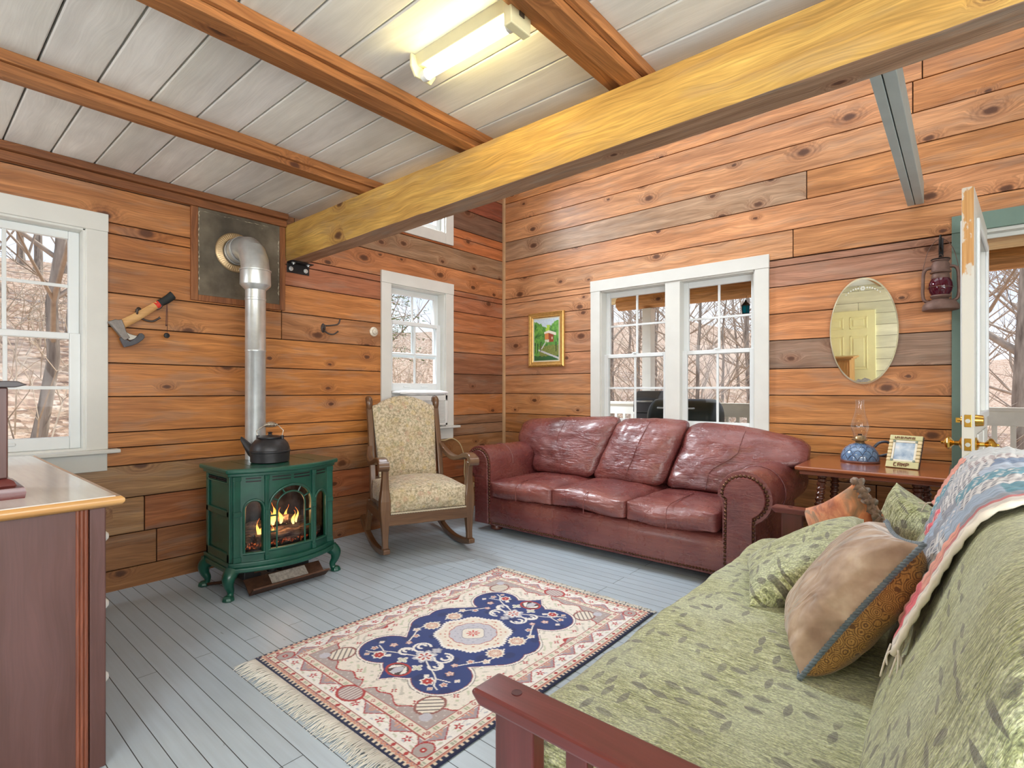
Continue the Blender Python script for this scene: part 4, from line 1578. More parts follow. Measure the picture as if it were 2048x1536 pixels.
        lathe(bm, [(0.030, 0), (0.034, 0.006), (0.030, 0.02), (0.018, 0.03)], (px + dx * 0.032, py + dy * 0.032, 0), 8)
        obj('foot', bm, E, L, world=True, bevel=0.003)
    # burner gear below
    bm = nb()
    prism(bm, [(-0.30, 0.035), (-0.295, 0.085), (-0.285, 0.085), (-0.287, 0.045), (0.27, 0.045), (0.27, 0.035)], 'x', 0.0, 0.01)
    bmesh.ops.delete(bm, geom=bm.verts[:], context='VERTS')
    poly = [(0.720, 0.010), (0.775, 0.055), (0.769, 0.062), (0.718, 0.022), (0.640, 0.085), (0.634, 0.078)]
    A = [bm.verts.new((x, CY - 0.24, z)) for x, z in poly]
    B = [bm.verts.new((x, CY + 0.235, z)) for x, z in poly]
    bm.faces.new(A); bm.faces.new(B[::-1])
    for k in range(6): bm.faces.new((A[k], A[(k + 1) % 6], B[(k + 1) % 6], B[k]))
    tray = obj('control_tray', bm, M['copper'], t, world=True)
    bm = nb()
    co = [(0.701, CY - 0.10, 0.037), (0.701, CY + 0.13, 0.037), (0.650, CY + 0.13, 0.080), (0.650, CY - 0.10, 0.080)]
    V = [bm.verts.new((a + 0.002, b, c_ + 0.003)) for a, b, c_ in co]
    bm.faces.new(V)
    obj('rating_label', bm, M['label'], tray, world=True, solid=0.001)
    bm = nb()
    box(bm, (0.50, CY - 0.22, 0.06), (0.60, CY - 0.12, 0.15))
    box(bm, (0.44, CY + 0.02, 0.05), (0.58, CY + 0.20, 0.15))
    lathe(bm, [(0.03, 0), (0.03, 0.06), (0.02, 0.07)], (0.59, CY - 0.05, 0.08), 12)
    obj('gas_valve', bm, M['black_metal'], t, world=True, bevel=0.005)
    bm = nb()
    tube(bm, spline([(0.60, CY - 0.16, 0.10), (0.66, CY - 0.08, 0.12), (0.62, CY + 0.02, 0.10), (0.66, CY + 0.10, 0.13), (0.60, CY + 0.17, 0.12)], 6), 0.006, 8)
    tube(bm, spline([(0.33, CY - 0.33, 0.012), (0.42, CY - 0.26, 0.03), (0.52, CY - 0.2, 0.08)], 6), 0.009, 8)
    obj('gas_pipe', bm, M['copper'], t, world=True, smooth=60)


build_stove()


def build_flue():
    CY, CX = -2.83, 0.318
    t = thing('stove_pipe', 'galvanised stove pipe with elbow running into the wall panel', 'stove pipe', (CX, CY, 0.748))
    bm = nb()
    lathe(bm, [(0.062, 0.749), (0.062, 1.45), (0.0635, 1.452), (0.0635, 1.462), (0.062, 1.464), (0.062, 1.785), (0.064, 1.787), (0.064, 1.80), (0.062, 1.802), (0.062, 1.87)], (CX, CY, 0), 28)
    obj('flue', bm, M['steel'], t, world=True, smooth=40)
    bm = nb()
    lathe(bm, [(0.064, 1.855), (0.092, 1.885), (0.0935, 1.89), (0.092, 1.975), (0.096, 1.977), (0.096, 1.985), (0.090, 1.987)], (CX, CY, 0), 28)
    obj('adapter', bm, M['steel'], t, world=True, smooth=40)
    bm = nb()
    R = 0.165
    c0 = Vector((CX - R, CY, 1.985))
    segs = 4
    pts = [c0 + Vector((R * math.cos(a), 0, R * math.sin(a))) for a in [i * PI / 2 / segs for i in range(segs + 1)]]
    pts = [Vector((CX, CY, 1.965))] + pts + [Vector((0.02, CY, 1.985 + R))]
    rings = tube(bm, pts, 0.086, 28)
    obj('elbow', bm, M['steel'], t, world=True, smooth=20)
    bm = nb()
    T = Matrix.Translation((0.03, CY, 2.15)) @ Matrix.Rotation(PI / 2, 4, 'Y')
    for x in (0.02, 0.085, 0.10):
        lathe(bm, [(0.088, 0), (0.091, 0.003), (0.091, 0.011), (0.088, 0.014)], (0, 0, x), 28, T, cap=False)
    obj('pipe_bead', bm, M['steel'], t, world=True, smooth=40)
    bm = nb()
    T = Matrix.Translation((0.016, CY, 2.15)) @ Matrix.Rotation(PI / 2, 4, 'Y')
    prof = [(0.088, 0.012), (0.095, 0.016), (0.128, 0.010), (0.134, 0.006), (0.136, 0.0), (0.088, 0.0)]
    lathe(bm, prof, (0, 0, 0), 72, T, cap=False)
    col = obj('thimble_collar', bm, simple('tarnished_collar', lin(186, 160, 122), 0.4, 0.7, var=0.15), t, world=True, smooth=40)
    bm = nb()
    for k in range(56):
        a = 2 * PI * k / 56
        p0 = T @ Vector((0.099 * math.cos(a), 0.099 * math.sin(a), 0.017))
        p1 = T @ Vector((0.126 * math.cos(a), 0.126 * math.sin(a), 0.0115))
        tube(bm, [p0, p1], 0.0022, 5)
    obj('collar_fin', bm, simple('collar_fins', lin(206, 180, 138), 0.4, 0.6), col, world=True, smooth=60)


build_flue()

# heat shield panel on the wall behind the pipe
g = G('scorched_board')
c = g.coords()
n1 = g.noise(c, 5.0, 5.0)
col = g.ramp(n1, [(0.3, lin(78, 70, 58)), (0.55, lin(112, 102, 86)), (0.75, lin(134, 124, 108))])
soot = g.smooth(g.math('ADD', g.n('VectorMath', {0: c, 1: (0.0, 0.0, 0.06)}, operation='DISTANCE').outputs['Value'], g.math('MULTIPLY', g.noise(c, 4, 3), 0.18)), 0.36, 0.14)
col = g.mix(g.math('MULTIPLY', soot, 0.72), col, lin(32, 28, 24))
sp = g.smooth(g.noise(g.scaled(c, (90, 30, 90)), 1.0, 2.0), 0.73, 0.78)
col = g.mix(g.math('MULTIPLY', sp, 0.5), col, lin(190, 180, 160))
M['scorch'] = g.bsdf(Base_Color=col, Roughness=0.85)
t = thing('heat_shield', 'scorched grey heat shield board with brown frame behind the flue', 'heat shield', (0.008, -2.81, 2.10))
bm = nb()
box(bm, (0.001, -3.07, 1.83), (0.012, -2.52, 2.407))
obj('board', bm, M['scorch'], t, world=True)
bm = nb()
box(bm, (0.0, -3.112, 1.79), (0.022, -3.07, 2.407))
box(bm, (0.0, -2.522, 1.79), (0.022, -2.482, 2.407))
box(bm, (0.0, -3.07, 1.79), (0.020, -2.522, 1.83))
obj('frame', bm, M['dark_joist'], t, world=True, along='z', bevel=0.003)
bm = nb()
rnd = random.Random(2)
for (y0, z0, y1, z1, n) in ((-3.064, 2.38, -3.064, 1.86, 40), (-3.06, 2.385, -2.60, 2.385, 40), (-2.53, 2.30, -2.53, 1.86, 40)):
    pts = []
    for i in range(n + 1):
        q = i / n
        pts.append((0.0125, y0 + (y1 - y0) * q + rnd.uniform(-0.003, 0.003), z0 + (z1 - z0) * q + rnd.uniform(-0.003, 0.003)))
    tube(bm, pts, [max(0.0003, rnd.uniform(-0.003, 0.004)) for _ in pts], 5, flat=0.5)
obj('caulk', bm, simple('old_caulk', lin(206, 194, 168), 0.8), t, world=True, smooth=60)

# ------------------------------------------------------------------ dresser and the case on it
def build_dresser():
    t = thing('dresser', 'dark cherry dresser with window glare painted into its shiny top', 'dresser', (1.0, -4.25, 0))
    ZT = 0.862
    x0, x1, y0, y1 = 0.20, 1.795, -4.60, -3.90
    g = G('glossy_laminate')
    c = g.coords()
    top_m = g.bsdf(Base_Color=g.ramp(g.noise(g.scaled(c, (3, 40, 3)), 1.0, 3.0), [(0.3, lin(228, 224, 218)), (0.7, lin(238, 236, 230))]), Roughness=0.24, Coat_Weight=0.6, Coat_Roughness=0.08)  # bright window glare put into the near-white base colour
    # top with moulded oak edge
    bm = nb()
    box(bm, (x0, y0, ZT - 0.006), (x1 - 0.012, y1 - 0.012, ZT))
    top = obj('top', bm, top_m, t, world=True, bevel=0.001)
    bm = nb()
    prof = [(0.0, ZT - 0.004), (0.012, ZT - 0.001), (0.020, ZT - 0.009), (0.020, ZT - 0.018), (0.012, ZT - 0.030), (0.0, ZT - 0.034), (-0.05, ZT - 0.034), (-0.05, ZT - 0.006)]
    A = [bm.verts.new((x1 - 0.012 + d, y0, z)) for d, z in prof]
    B = [bm.verts.new((x1 - 0.012 + d, y1 - 0.012 + d, z)) for d, z in prof]
    C = [bm.verts.new((x0, y1 - 0.012 + d, z)) for d, z in prof]
    n = len(prof)
    for P, Q in ((A, B), (B, C)):
        for k in range(n): bm.faces.new((P[k], P[(k + 1) % n], Q[(k + 1) % n], Q[k]))
    bm.faces.new(A); bm.faces.new(C[::-1])
    obj('top_edge', bm, M['dresser_top'], top, world=True, along='y', smooth=50)
    bx = x1 - 0.028
    by = y1 - 0.034
    bm = nb()
    box(bm, (x0 + 0.02, y0, 0.06), (bx - 0.02, by - 0.012, ZT - 0.034))
    obj('body', bm, M['dresser'], t, world=True, along='z', bevel=0.002)
    bm = nb()
    box(bm, (bx - 0.022, y0, 0.0), (bx - 0.006, by - 0.075, ZT - 0.034))
    obj('side_panel', bm, M['dresser'], t, world=True, along='z', seed=2.0)
    bm = nb()
    box(bm, (bx - 0.022, by - 0.042, 0.0), (bx, by, ZT - 0.034))
    post = obj('corner_post', bm, M['dresser'], t, world=True, along='z', bevel=0.004, seed=3.0)
    bm = nb()
    for k, yy in enumerate((-0.070, -0.060, -0.050)):
        tube(bm, [(bx - 0.008 + 0.002 * k, by + yy, 0.0), (bx - 0.008 + 0.002 * k, by + yy, ZT - 0.034)], 0.0062, 8)
    obj('fluted_bead', bm, wood('bead_cherry', lin(124, 70, 50), 0.15, 8.0, rough=0.35, coat=0.2), post, world=True, along='z', smooth=60)
    for i, (z0, z1) in enumerate(((0.60, 0.80), (0.36, 0.58), (0.10, 0.34))):
        for j, (xa, xb) in enumerate(((x0 + 0.05, 0.96), (0.99, bx - 0.05))):
            bm = nb()
            box(bm, (xa, by - 0.015, z0), (xb, by + 0.004, z1))
            d = obj('drawer', bm, M['dresser'], t, world=True, along='x', bevel=0.006, seed=i + j)
            for f in (0.22, 0.86 if j else 0.78):
                bm = nb()
                T = Matrix.Translation((xa + (xb - xa) * f, by + 0.004, (z0 + z1) / 2)) @ Matrix.Rotation(-PI / 2, 4, 'X')
                lathe(bm, [(0, 0), (0.008, 0), (0.006, 0.010), (0.016, 0.018), (0.018, 0.026), (0.010, 0.034), (0, 0.036)], (0, 0, 0), 14, T, cap=False)
                obj('knob', bm, M['white_plastic'], d, world=True, smooth=40)
    # dark wood case standing on the dresser at the photo's edge
    c = thing('wooden_case', 'reddish wood case with flat cap and moulded foot on the dresser', 'wooden case', (1.55, -4.32, ZT))
    bm = nb()
    box(bm, (1.35, -4.62, ZT + 0.062), (1.560, -4.165, ZT + 0.346))
    obj('body', bm, M['mahogany'], c, world=True, along='z', bevel=0.002)
    bm = nb()
    box(bm, (1.548, -4.185, ZT + 0.062), (1.572, -4.155, ZT + 0.346))
    obj('corner_strip', bm, M['dresser'], c, world=True, along='z', bevel=0.004)
    bm = nb()
    prism(bm, [(-4.62, 0.346 + ZT), (-4.140, 0.346 + ZT), (-4.112, 0.354 + ZT), (-4.135, 0.366 + ZT), (-4.62, 0.368 + ZT)], 'x', 1.33, 1.592)
    obj('cap', bm, simple('slate_cap', lin(70, 64, 66), 0.4), c, world=True, bevel=0.003)
    bm = nb()
    prof = [(0.0, 0.0), (0.045, 0.0), (0.048, 0.018), (0.044, 0.034), (0.028, 0.040), (0.022, 0.054), (0.008, 0.062), (0.0, 0.062)]
    A = [bm.verts.new((1.560 + d, -4.62, ZT + z)) for d, z in prof]
    B = [bm.verts.new((1.560 + d, -4.165 + d, ZT + z)) for d, z in prof]
    C = [bm.verts.new((1.35, -4.165 + d, ZT + z)) for d, z in prof]
    n = len(prof)
    for P, Q in ((A, B), (B, C)):
        for k in range(n): bm.faces.new((P[k], P[(k + 1) % n], Q[(k + 1) % n], Q[k]))
    bm.faces.new(A); bm.faces.new(C[::-1])
    obj('moulded_foot', bm, M['mahogany'], c, world=True, along='y', smooth=40)
    c.location.y += 0.012
    c.location.x += 0.012


build_dresser()


# ------------------------------------------------------------------ futon
def futon_mat():
    g = G('green_chenille')
    c = g.coords()
    uv = c
    st = g.noise(g.scaled(c, (34, 250, 34)), 1.0, 3.0, 0.7)
    st2 = g.noise(g.scaled(c, (9, 60, 9)), 1.0, 3.0)
    nap = g.noise(c, 3.0, 3.0)
    sp0 = g.noise(g.scaled(c, (150, 330, 150)), 1.0, 2.0)
    base = g.ramp(st, [(0.34, lin(92, 96, 46)), (0.46, lin(164, 170, 108)), (0.60, lin(216, 220, 178))])
    base = g.mix(g.math('MULTIPLY', g.smooth(nap, 0.42, 0.62), 0.45), base, lin(202, 210, 180))
    base = g.n('VectorMath', {0: base, 'Scale': g.n('MapRange', {0: sp0, 1: 0.34, 2: 0.66, 3: 0.55, 4: 1.35}).outputs[0]}, operation='SCALE').outputs[0]
    # leaf sprigs: pointed leaves around scattered stems, laid out on the y / path plane
    sp = g.n('SeparateXYZ', {0: c})
    a = g.math('ADD', sp.outputs[0], sp.outputs[2])
    pv = g.n('CombineXYZ', {0: g.math('MULTIPLY', a, 17.0), 1: g.math('MULTIPLY', sp.outputs[1], 13.0), 2: 0.0}).outputs[0]
    vo = g.n('TexVoronoi', {'Vector': pv, 'Scale': 1.0, 'Randomness': 0.55}, voronoi_dimensions='2D', feature='F1')
    loc = g.vmath('SUBTRACT', pv, vo.outputs['Position'])
    cs = g.n('SeparateColor', {0: vo.outputs['Color']})
    ang = g.math('MULTIPLY_ADD', g.math('GREATER_THAN', cs.outputs[2], 0.5), 1.5, 0.1)
    rot = g.n('VectorRotate', {'Vector': loc, 'Angle': ang}, rotation_type='Z_AXIS').outputs[0]
    ls = g.n('SeparateXYZ', {0: rot})
    xx = g.math('MULTIPLY', ls.outputs[0], 2.3)
    w = g.math('MULTIPLY', g.math('SUBTRACT', 1.0, g.math('MULTIPLY', xx, xx)), 0.17)
    leaf = g.smooth(g.math('SUBTRACT', w, g.math('ABSOLUTE', ls.outputs[1])), 0.0, 0.03)
    sprig = g.smooth(g.noise(g.n('CombineXYZ', {0: g.math('MULTIPLY', a, 4.2), 1: g.math('MULTIPLY', sp.outputs[1], 3.4), 2: 2.0}).outputs[0], 1.0, 1.0), 0.46, 0.51)
    m = g.math('MULTIPLY', g.math('MULTIPLY', leaf, sprig), g.math('MULTIPLY_ADD', st2, 0.9, 0.25))
    col = g.mix(g.math('MULTIPLY', m, 0.9, clamp=True), base, lin(74, 66, 68))
    h = g.math('ADD', st, g.math('MULTIPLY', st2, 0.8))
    return g.bsdf(Base_Color=col, Roughness=0.9, Sheen_Weight=0.6, Sheen_Roughness=0.45, Normal=g.bump(h, 0.9, 0.008))


M['chenille'] = futon_mat()


def loft(prof, y0, y1, n, shrink_end=0.10, seed=0.0, wr=0.01, xs=lambda y: 0.0, along_wr=3.0, power=0.5):
    """closed (x,z) profile swept along y with rounded ends"""
    bm = nb()
    P = [Vector((p.x, p.y, 0)) for p in spline([(x, z, 0) for x, z in prof] + [(prof[0][0], prof[0][1], 0)], 5)][:-1]
    c = sum(P, Vector()) / len(P)
    rings = []
    for i in range(n + 1):
        q = i / n
        y = y0 + (y1 - y0) * q
        e = min(q, 1 - q) * abs(y1 - y0) / shrink_end
        s = 1.0 if e >= 1 else (0.55 + 0.45 * math.sqrt(max(0, 1 - (1 - e) ** 2)))
        ring = []
        for p in P:
            d = (p - c)
            k = wr * fbm((p.x * 5 + seed, y * along_wr, p.y * 5)) + wr * 0.5 * fbm((p.x * 14, y * 9 + seed, p.y * 14), 2)
            v = c + d * s + d.normalized() * k
            ring.append(bm.verts.new((v.x + xs(y), y, v.y)))
        rings.append(ring)
    m = len(P)
    for A, B in zip(rings, rings[1:]):
        for k in range(m):
            bm.faces.new((A[k], A[(k + 1) % m], B[(k + 1) % m], B[k]))
    bm.faces.new(rings[0]); bm.faces.new(rings[-1][::-1])
    return bm


BACK_PROF = [(3.675, 0.36), (3.67, 0.46), (3.725, 0.60), (3.785, 0.74), (3.825, 0.85), (3.875, 0.935), (3.96, 0.968), (4.06, 0.945), (4.11, 0.86), (4.07, 0.70), (3.98, 0.50), (3.90, 0.36), (3.78, 0.31)]
XS = lambda y: 0.035 * (-(y + 2.0)) / 1.5 if y < -2.0 else 0.02 * (-(y + 2.0)) / 0.5


def build_futon():
    t = thing('futon', 'mahogany framed futon with leaf patterned green mattress', 'futon', (3.5, -2.5, 0))
    W = M['mahogany']
    bm = loft([(3.055, 0.40), (3.07, 0.445), (3.14, 0.462), (3.35, 0.462), (3.60, 0.455), (3.80, 0.45), (3.86, 0.40), (3.84, 0.30), (3.60, 0.265), (3.30, 0.265), (3.12, 0.275), (3.065, 0.32)], -3.525, -1.455, 90, 0.09, 1.0, 0.011)
    obj('seat_mattress', bm, M['chenille'], t, world=True, smooth=180, sub=1)
    bm = loft(BACK_PROF, -3.60, -1.45, 90, 0.17, 5.0, 0.010, XS)
    obj('back_mattress', bm, M['chenille'], t, world=True, smooth=180, sub=1)
    for name, ya, yb in (('near', -3.62, -3.538), ('far', -1.432, -1.35)):
        bm = nb()
        V = [(3.092, 0.590), (3.10, 0.600), (3.98, 0.600), (3.99, 0.590), (3.99, 0.578), (3.98, 0.570), (3.115, 0.570)]
        prism(bm, [(z, x) for x, z in V][::-1], 'y', ya, yb) if False else None
        A = [bm.verts.new((x, ya, z)) for x, z in V]
        B = [bm.verts.new((x, yb, z)) for x, z in V]
        bm.faces.new(A); bm.faces.new(B[::-1])
        for k in range(len(V)): bm.faces.new((A[k], A[(k + 1) % len(V)], B[(k + 1) % len(V)], B[k]))
        arm = obj('arm_rest', bm, W, t, world=True, along='x', bevel=0.006, seed=ya)
        ym = (ya + yb) / 2
        for x0, x1, zb in ((3.140, 3.236, 0.0), (3.88, 3.96, 0.0)):
            bm = nb()
            box(bm, (x0, ym - 0.019, zb), (x1, ym + 0.019, 0.571))
            obj('leg', bm, W, arm, world=True, along='z', bevel=0.004, seed=x0)
        for k in range(6):
            x = 3.305 + k * 0.098
            bm = nb()
            box(bm, (x, ym - 0.012, 0.20), (x + 0.046, ym + 0.012, 0.571))
            obj('slat', bm, W, arm, world=True, along='z', bevel=0.003, seed=x)
        bm = nb()
        box(bm, (3.236, ym - 0.016, 0.14), (3.88, ym + 0.016, 0.20))
        obj('lower_rail', bm, W, arm, world=True, along='x', bevel=0.004)
        bm = nb()
        lathe(bm, [(0, 0), (0.0085, 0), (0.0085, 0.001), (0, 0.001)], (3.178, ym + 0.004, 0.6001), 16, cap=False)
        lathe(bm, [(0.0085, 0.0), (0.0105, 0.0), (0.0105, 0.0014), (0.0085, 0.0014)], (3.178, ym + 0.004, 0.6001), 16, cap=False)
        obj('bolt_hole', bm, simple('bolt_hole', lin(72, 26, 24), 0.6), arm, world=True, smooth=60)
    bm = nb()
    for x in (3.15, 3.80):
        box(bm, (x, -3.54, 0.17), (x + 0.03, -1.43, 0.265))
    for k in range(14):
        y = -3.48 + k * 0.15
        box(bm, (3.15, y, 0.24), (3.83, y + 0.06, 0.262))
    obj('deck', bm, W, t, world=True, along='y', bevel=0.003)


build_futon()


# ------------------------------------------------------------------ pillows
def basis(c, w, u):
    """matrix: local x -> w, local y -> u (orthogonalised), local z -> w x u"""
    w = Vector(w).normalized()
    u = Vector(u)
    u = (u - w * u.dot(w)).normalized()
    n = w.cross(u)
    return Matrix(((w.x, u.x, n.x, c[0]), (w.y, u.y, n.y, c[1]), (w.z, u.z, n.z, c[2]), (0, 0, 0, 1)))


def pillow(name, label, c, w, u, W_, D_, H_, mat, seed, wr=0.010, two=None, n=28, group='throw pillows on the futon'):
    t = thing(name, label, 'pillow', c)
    T = basis(c, w, u)
    bm = cushion(W_, D_, H_, n=n, edge=0.42, pinch=0.10, wr=0, seed=seed)
    for v in bm.verts:
        x, y = v.co.x / W_ * 2, v.co.y / D_ * 2
        r = max(abs(x), abs(y))
        k = wr * fbm((v.co.x * 7 + seed * 3.3, v.co.y * 7, v.co.z * 3)) * (1.0 - 0.6 * r)
        # gathers running in from the rim
        a = math.atan2(y, x)
        k += wr * 0.55 * math.sin(a * 17 + seed + 2 * fbm((x * 2, y * 2, seed))) * max(0, r - 0.35)
        v.co.z += math.copysign(k, v.co.z) if abs(v.co.z) > 1e-4 else 0
    if two:
        for f in bm.faces:
            if f.calc_center_median().z > 0: f.material_index = 1
    bmesh.ops.transform(bm, matrix=T, verts=bm.verts)
    o = obj('cover', bm, [mat, two] if two else mat, t, world=True, smooth=180, sub=1)
    return t, T


g = G('brown_velvet')
c = g.coords()
n1 = g.noise(c, 9.0, 4.0)
M['velvet'] = g.bsdf(Base_Color=g.ramp(n1, [(0.3, lin(138, 110, 90)), (0.55, lin(178, 152, 128)), (0.72, lin(208, 186, 162))]), Roughness=0.75, Sheen_Weight=0.7, Sheen_Roughness=0.3, Normal=g.bump(g.noise(g.scaled(c, (4, 8, 6)), 1.4, 1.5, dist=1.2), 0.7, 0.04))
g = G('gold_brocade')
c = g.coords()
vo = g.n('TexVoronoi', {'Vector': c, 'Scale': 34.0}, feature='F1')
ln = g.math('SINE', g.math('MULTIPLY', g.math('ADD', vo.outputs[0], g.math('MULTIPLY', g.noise(c, 30, 3), 0.35)), 42.0))
thr = g.noise(g.scaled(c, (500, 500, 60)), 1.0, 2.0)
col = g.mix(g.math('MULTIPLY', g.smooth(ln, 0.25, 0.6), 0.85), g.ramp(thr, [(0.3, lin(150, 106, 48)), (0.7, lin(202, 156, 86))]), lin(92, 58, 34))
M['brocade'] = g.bsdf(Base_Color=col, Roughness=0.6, Sheen_Weight=0.3, Normal=g.bump(thr, 0.3, 0.002))
g = G('rust_tapestry')
c = g.coords()
n1 = g.noise(c, 6.0, 4.0, dist=1.5)
M['rust_cloth'] = g.bsdf(Base_Color=g.ramp(n1, [(0.30, lin(104, 52, 38)), (0.42, lin(176, 96, 54)), (0.52, lin(206, 132, 84)), (0.62, lin(140, 106, 76)), (0.72, lin(188, 120, 70))]), Roughness=0.85, Sheen_Weight=0.3, Normal=g.bump(g.noise(c, 30, 4), 0.35, 0.006))
M['rope_blue'] = simple('blue_grey_rope', lin(96, 110, 118), 0.7, var=0.25, vscale=60, sheen=0.3)
M['fringe_brown'] = simple('brown_fringe', lin(122, 98, 80), 0.9, var=0.25, vscale=40, sheen=0.3)

pillow('green_pillow', 'green leaf patterned pillow lying in front of the brown velvet one', (3.43, -2.24, 0.585), (-0.30, 0.95, 0.06), (0.58, 0.66, 0.46), 0.40, 0.47, 0.17, M['chenille'], 2)
t, T = pillow('velvet_pillow', 'brown velvet pillow with blue grey rope edge and gold back', (3.60, -2.60, 0.622), (-0.24, 0.96, -0.10), (0.52, 0.30, 0.80), 0.46, 0.45, 0.20, M['velvet'], 5, wr=0.013, two=M['brocade'])
# twisted rope round the rim
bm = nb()
rim = []
for k in range(160):
    q = k / 160 * 4
    s, f = int(q), q - int(q)
    cs = [(-1, -1), (1, -1), (1, 1), (-1, 1), (-1, -1)]
    x = cs[s][0] + (cs[s + 1][0] - cs[s][0]) * f
    y = cs[s][1] + (cs[s + 1][1] - cs[s][1]) * f
    cx = 1 - 0.10 * (1 - y * y) * abs(x) ** 6
    cy = 1 - 0.10 * (1 - x * x) * abs(y) ** 6
    rim.append(Vector((x * 0.23 * cx * 1.01, y * 0.225 * cy * 1.01, 0)))
rim = even(rim + [rim[0]], 0.004)
N = len(rim)
for st in range(2):
    pts = []
    for i, p in enumerate(rim):
        d = (rim[(i + 1) % N] - rim[i - 1]).normalized()
        nx = Vector((0, 0, 1)); bx = d.cross(nx)
        a = i * 0.004 / 0.020 * 2 * PI + st * PI
        pts.append(T @ (p + (nx * math.cos(a) + bx * math.sin(a)) * 0.0035))
    tube(bm, pts, 0.0042, 6, closed=True)
obj('rope_trim', bm, M['rope_blue'], t, world=True, smooth=180)

t, T = pillow('rust_pillow', 'rust orange pillow with brown gathered fringe behind the green one', (3.475, -1.63, 0.555), (0.60, -0.64, 0.48), (-0.40, 0.12, 0.90), 0.42, 0.38, 0.17, M['rust_cloth'], 8)
bm = nb()
pts = []
rnd = random.Random(4)
for i in range(64):
    q = i / 63
    pts.append(T @ Vector((0.205 + 0.010 * math.sin(i * 2.1), -0.19 + 0.38 * q, 0.012 * math.cos(i * 1.7))))
tube(bm, pts, [0.015 + 0.006 * math.sin(i * 2.9) for i in range(64)], 8)
pts2 = [p + Vector((0.008 * math.sin(i * 1.3), 0.008 * math.cos(i * 2.3), 0.012 * math.sin(i * 1.9))) for i, p in enumerate(pts)]
tube(bm, pts2, [0.011 + 0.005 * math.cos(i * 2.3) for i in range(64)], 6)
obj('fringe', bm, M['fringe_brown'], t, world=True, smooth=180)
pillow('small_green_pillow', 'small dark green pillow standing at the far end of the futon', (3.690, -1.57, 0.595), (0.62, -0.66, -0.30), (0.20, -0.05, 0.90), 0.34, 0.30, 0.14, M['chenille'], 11)


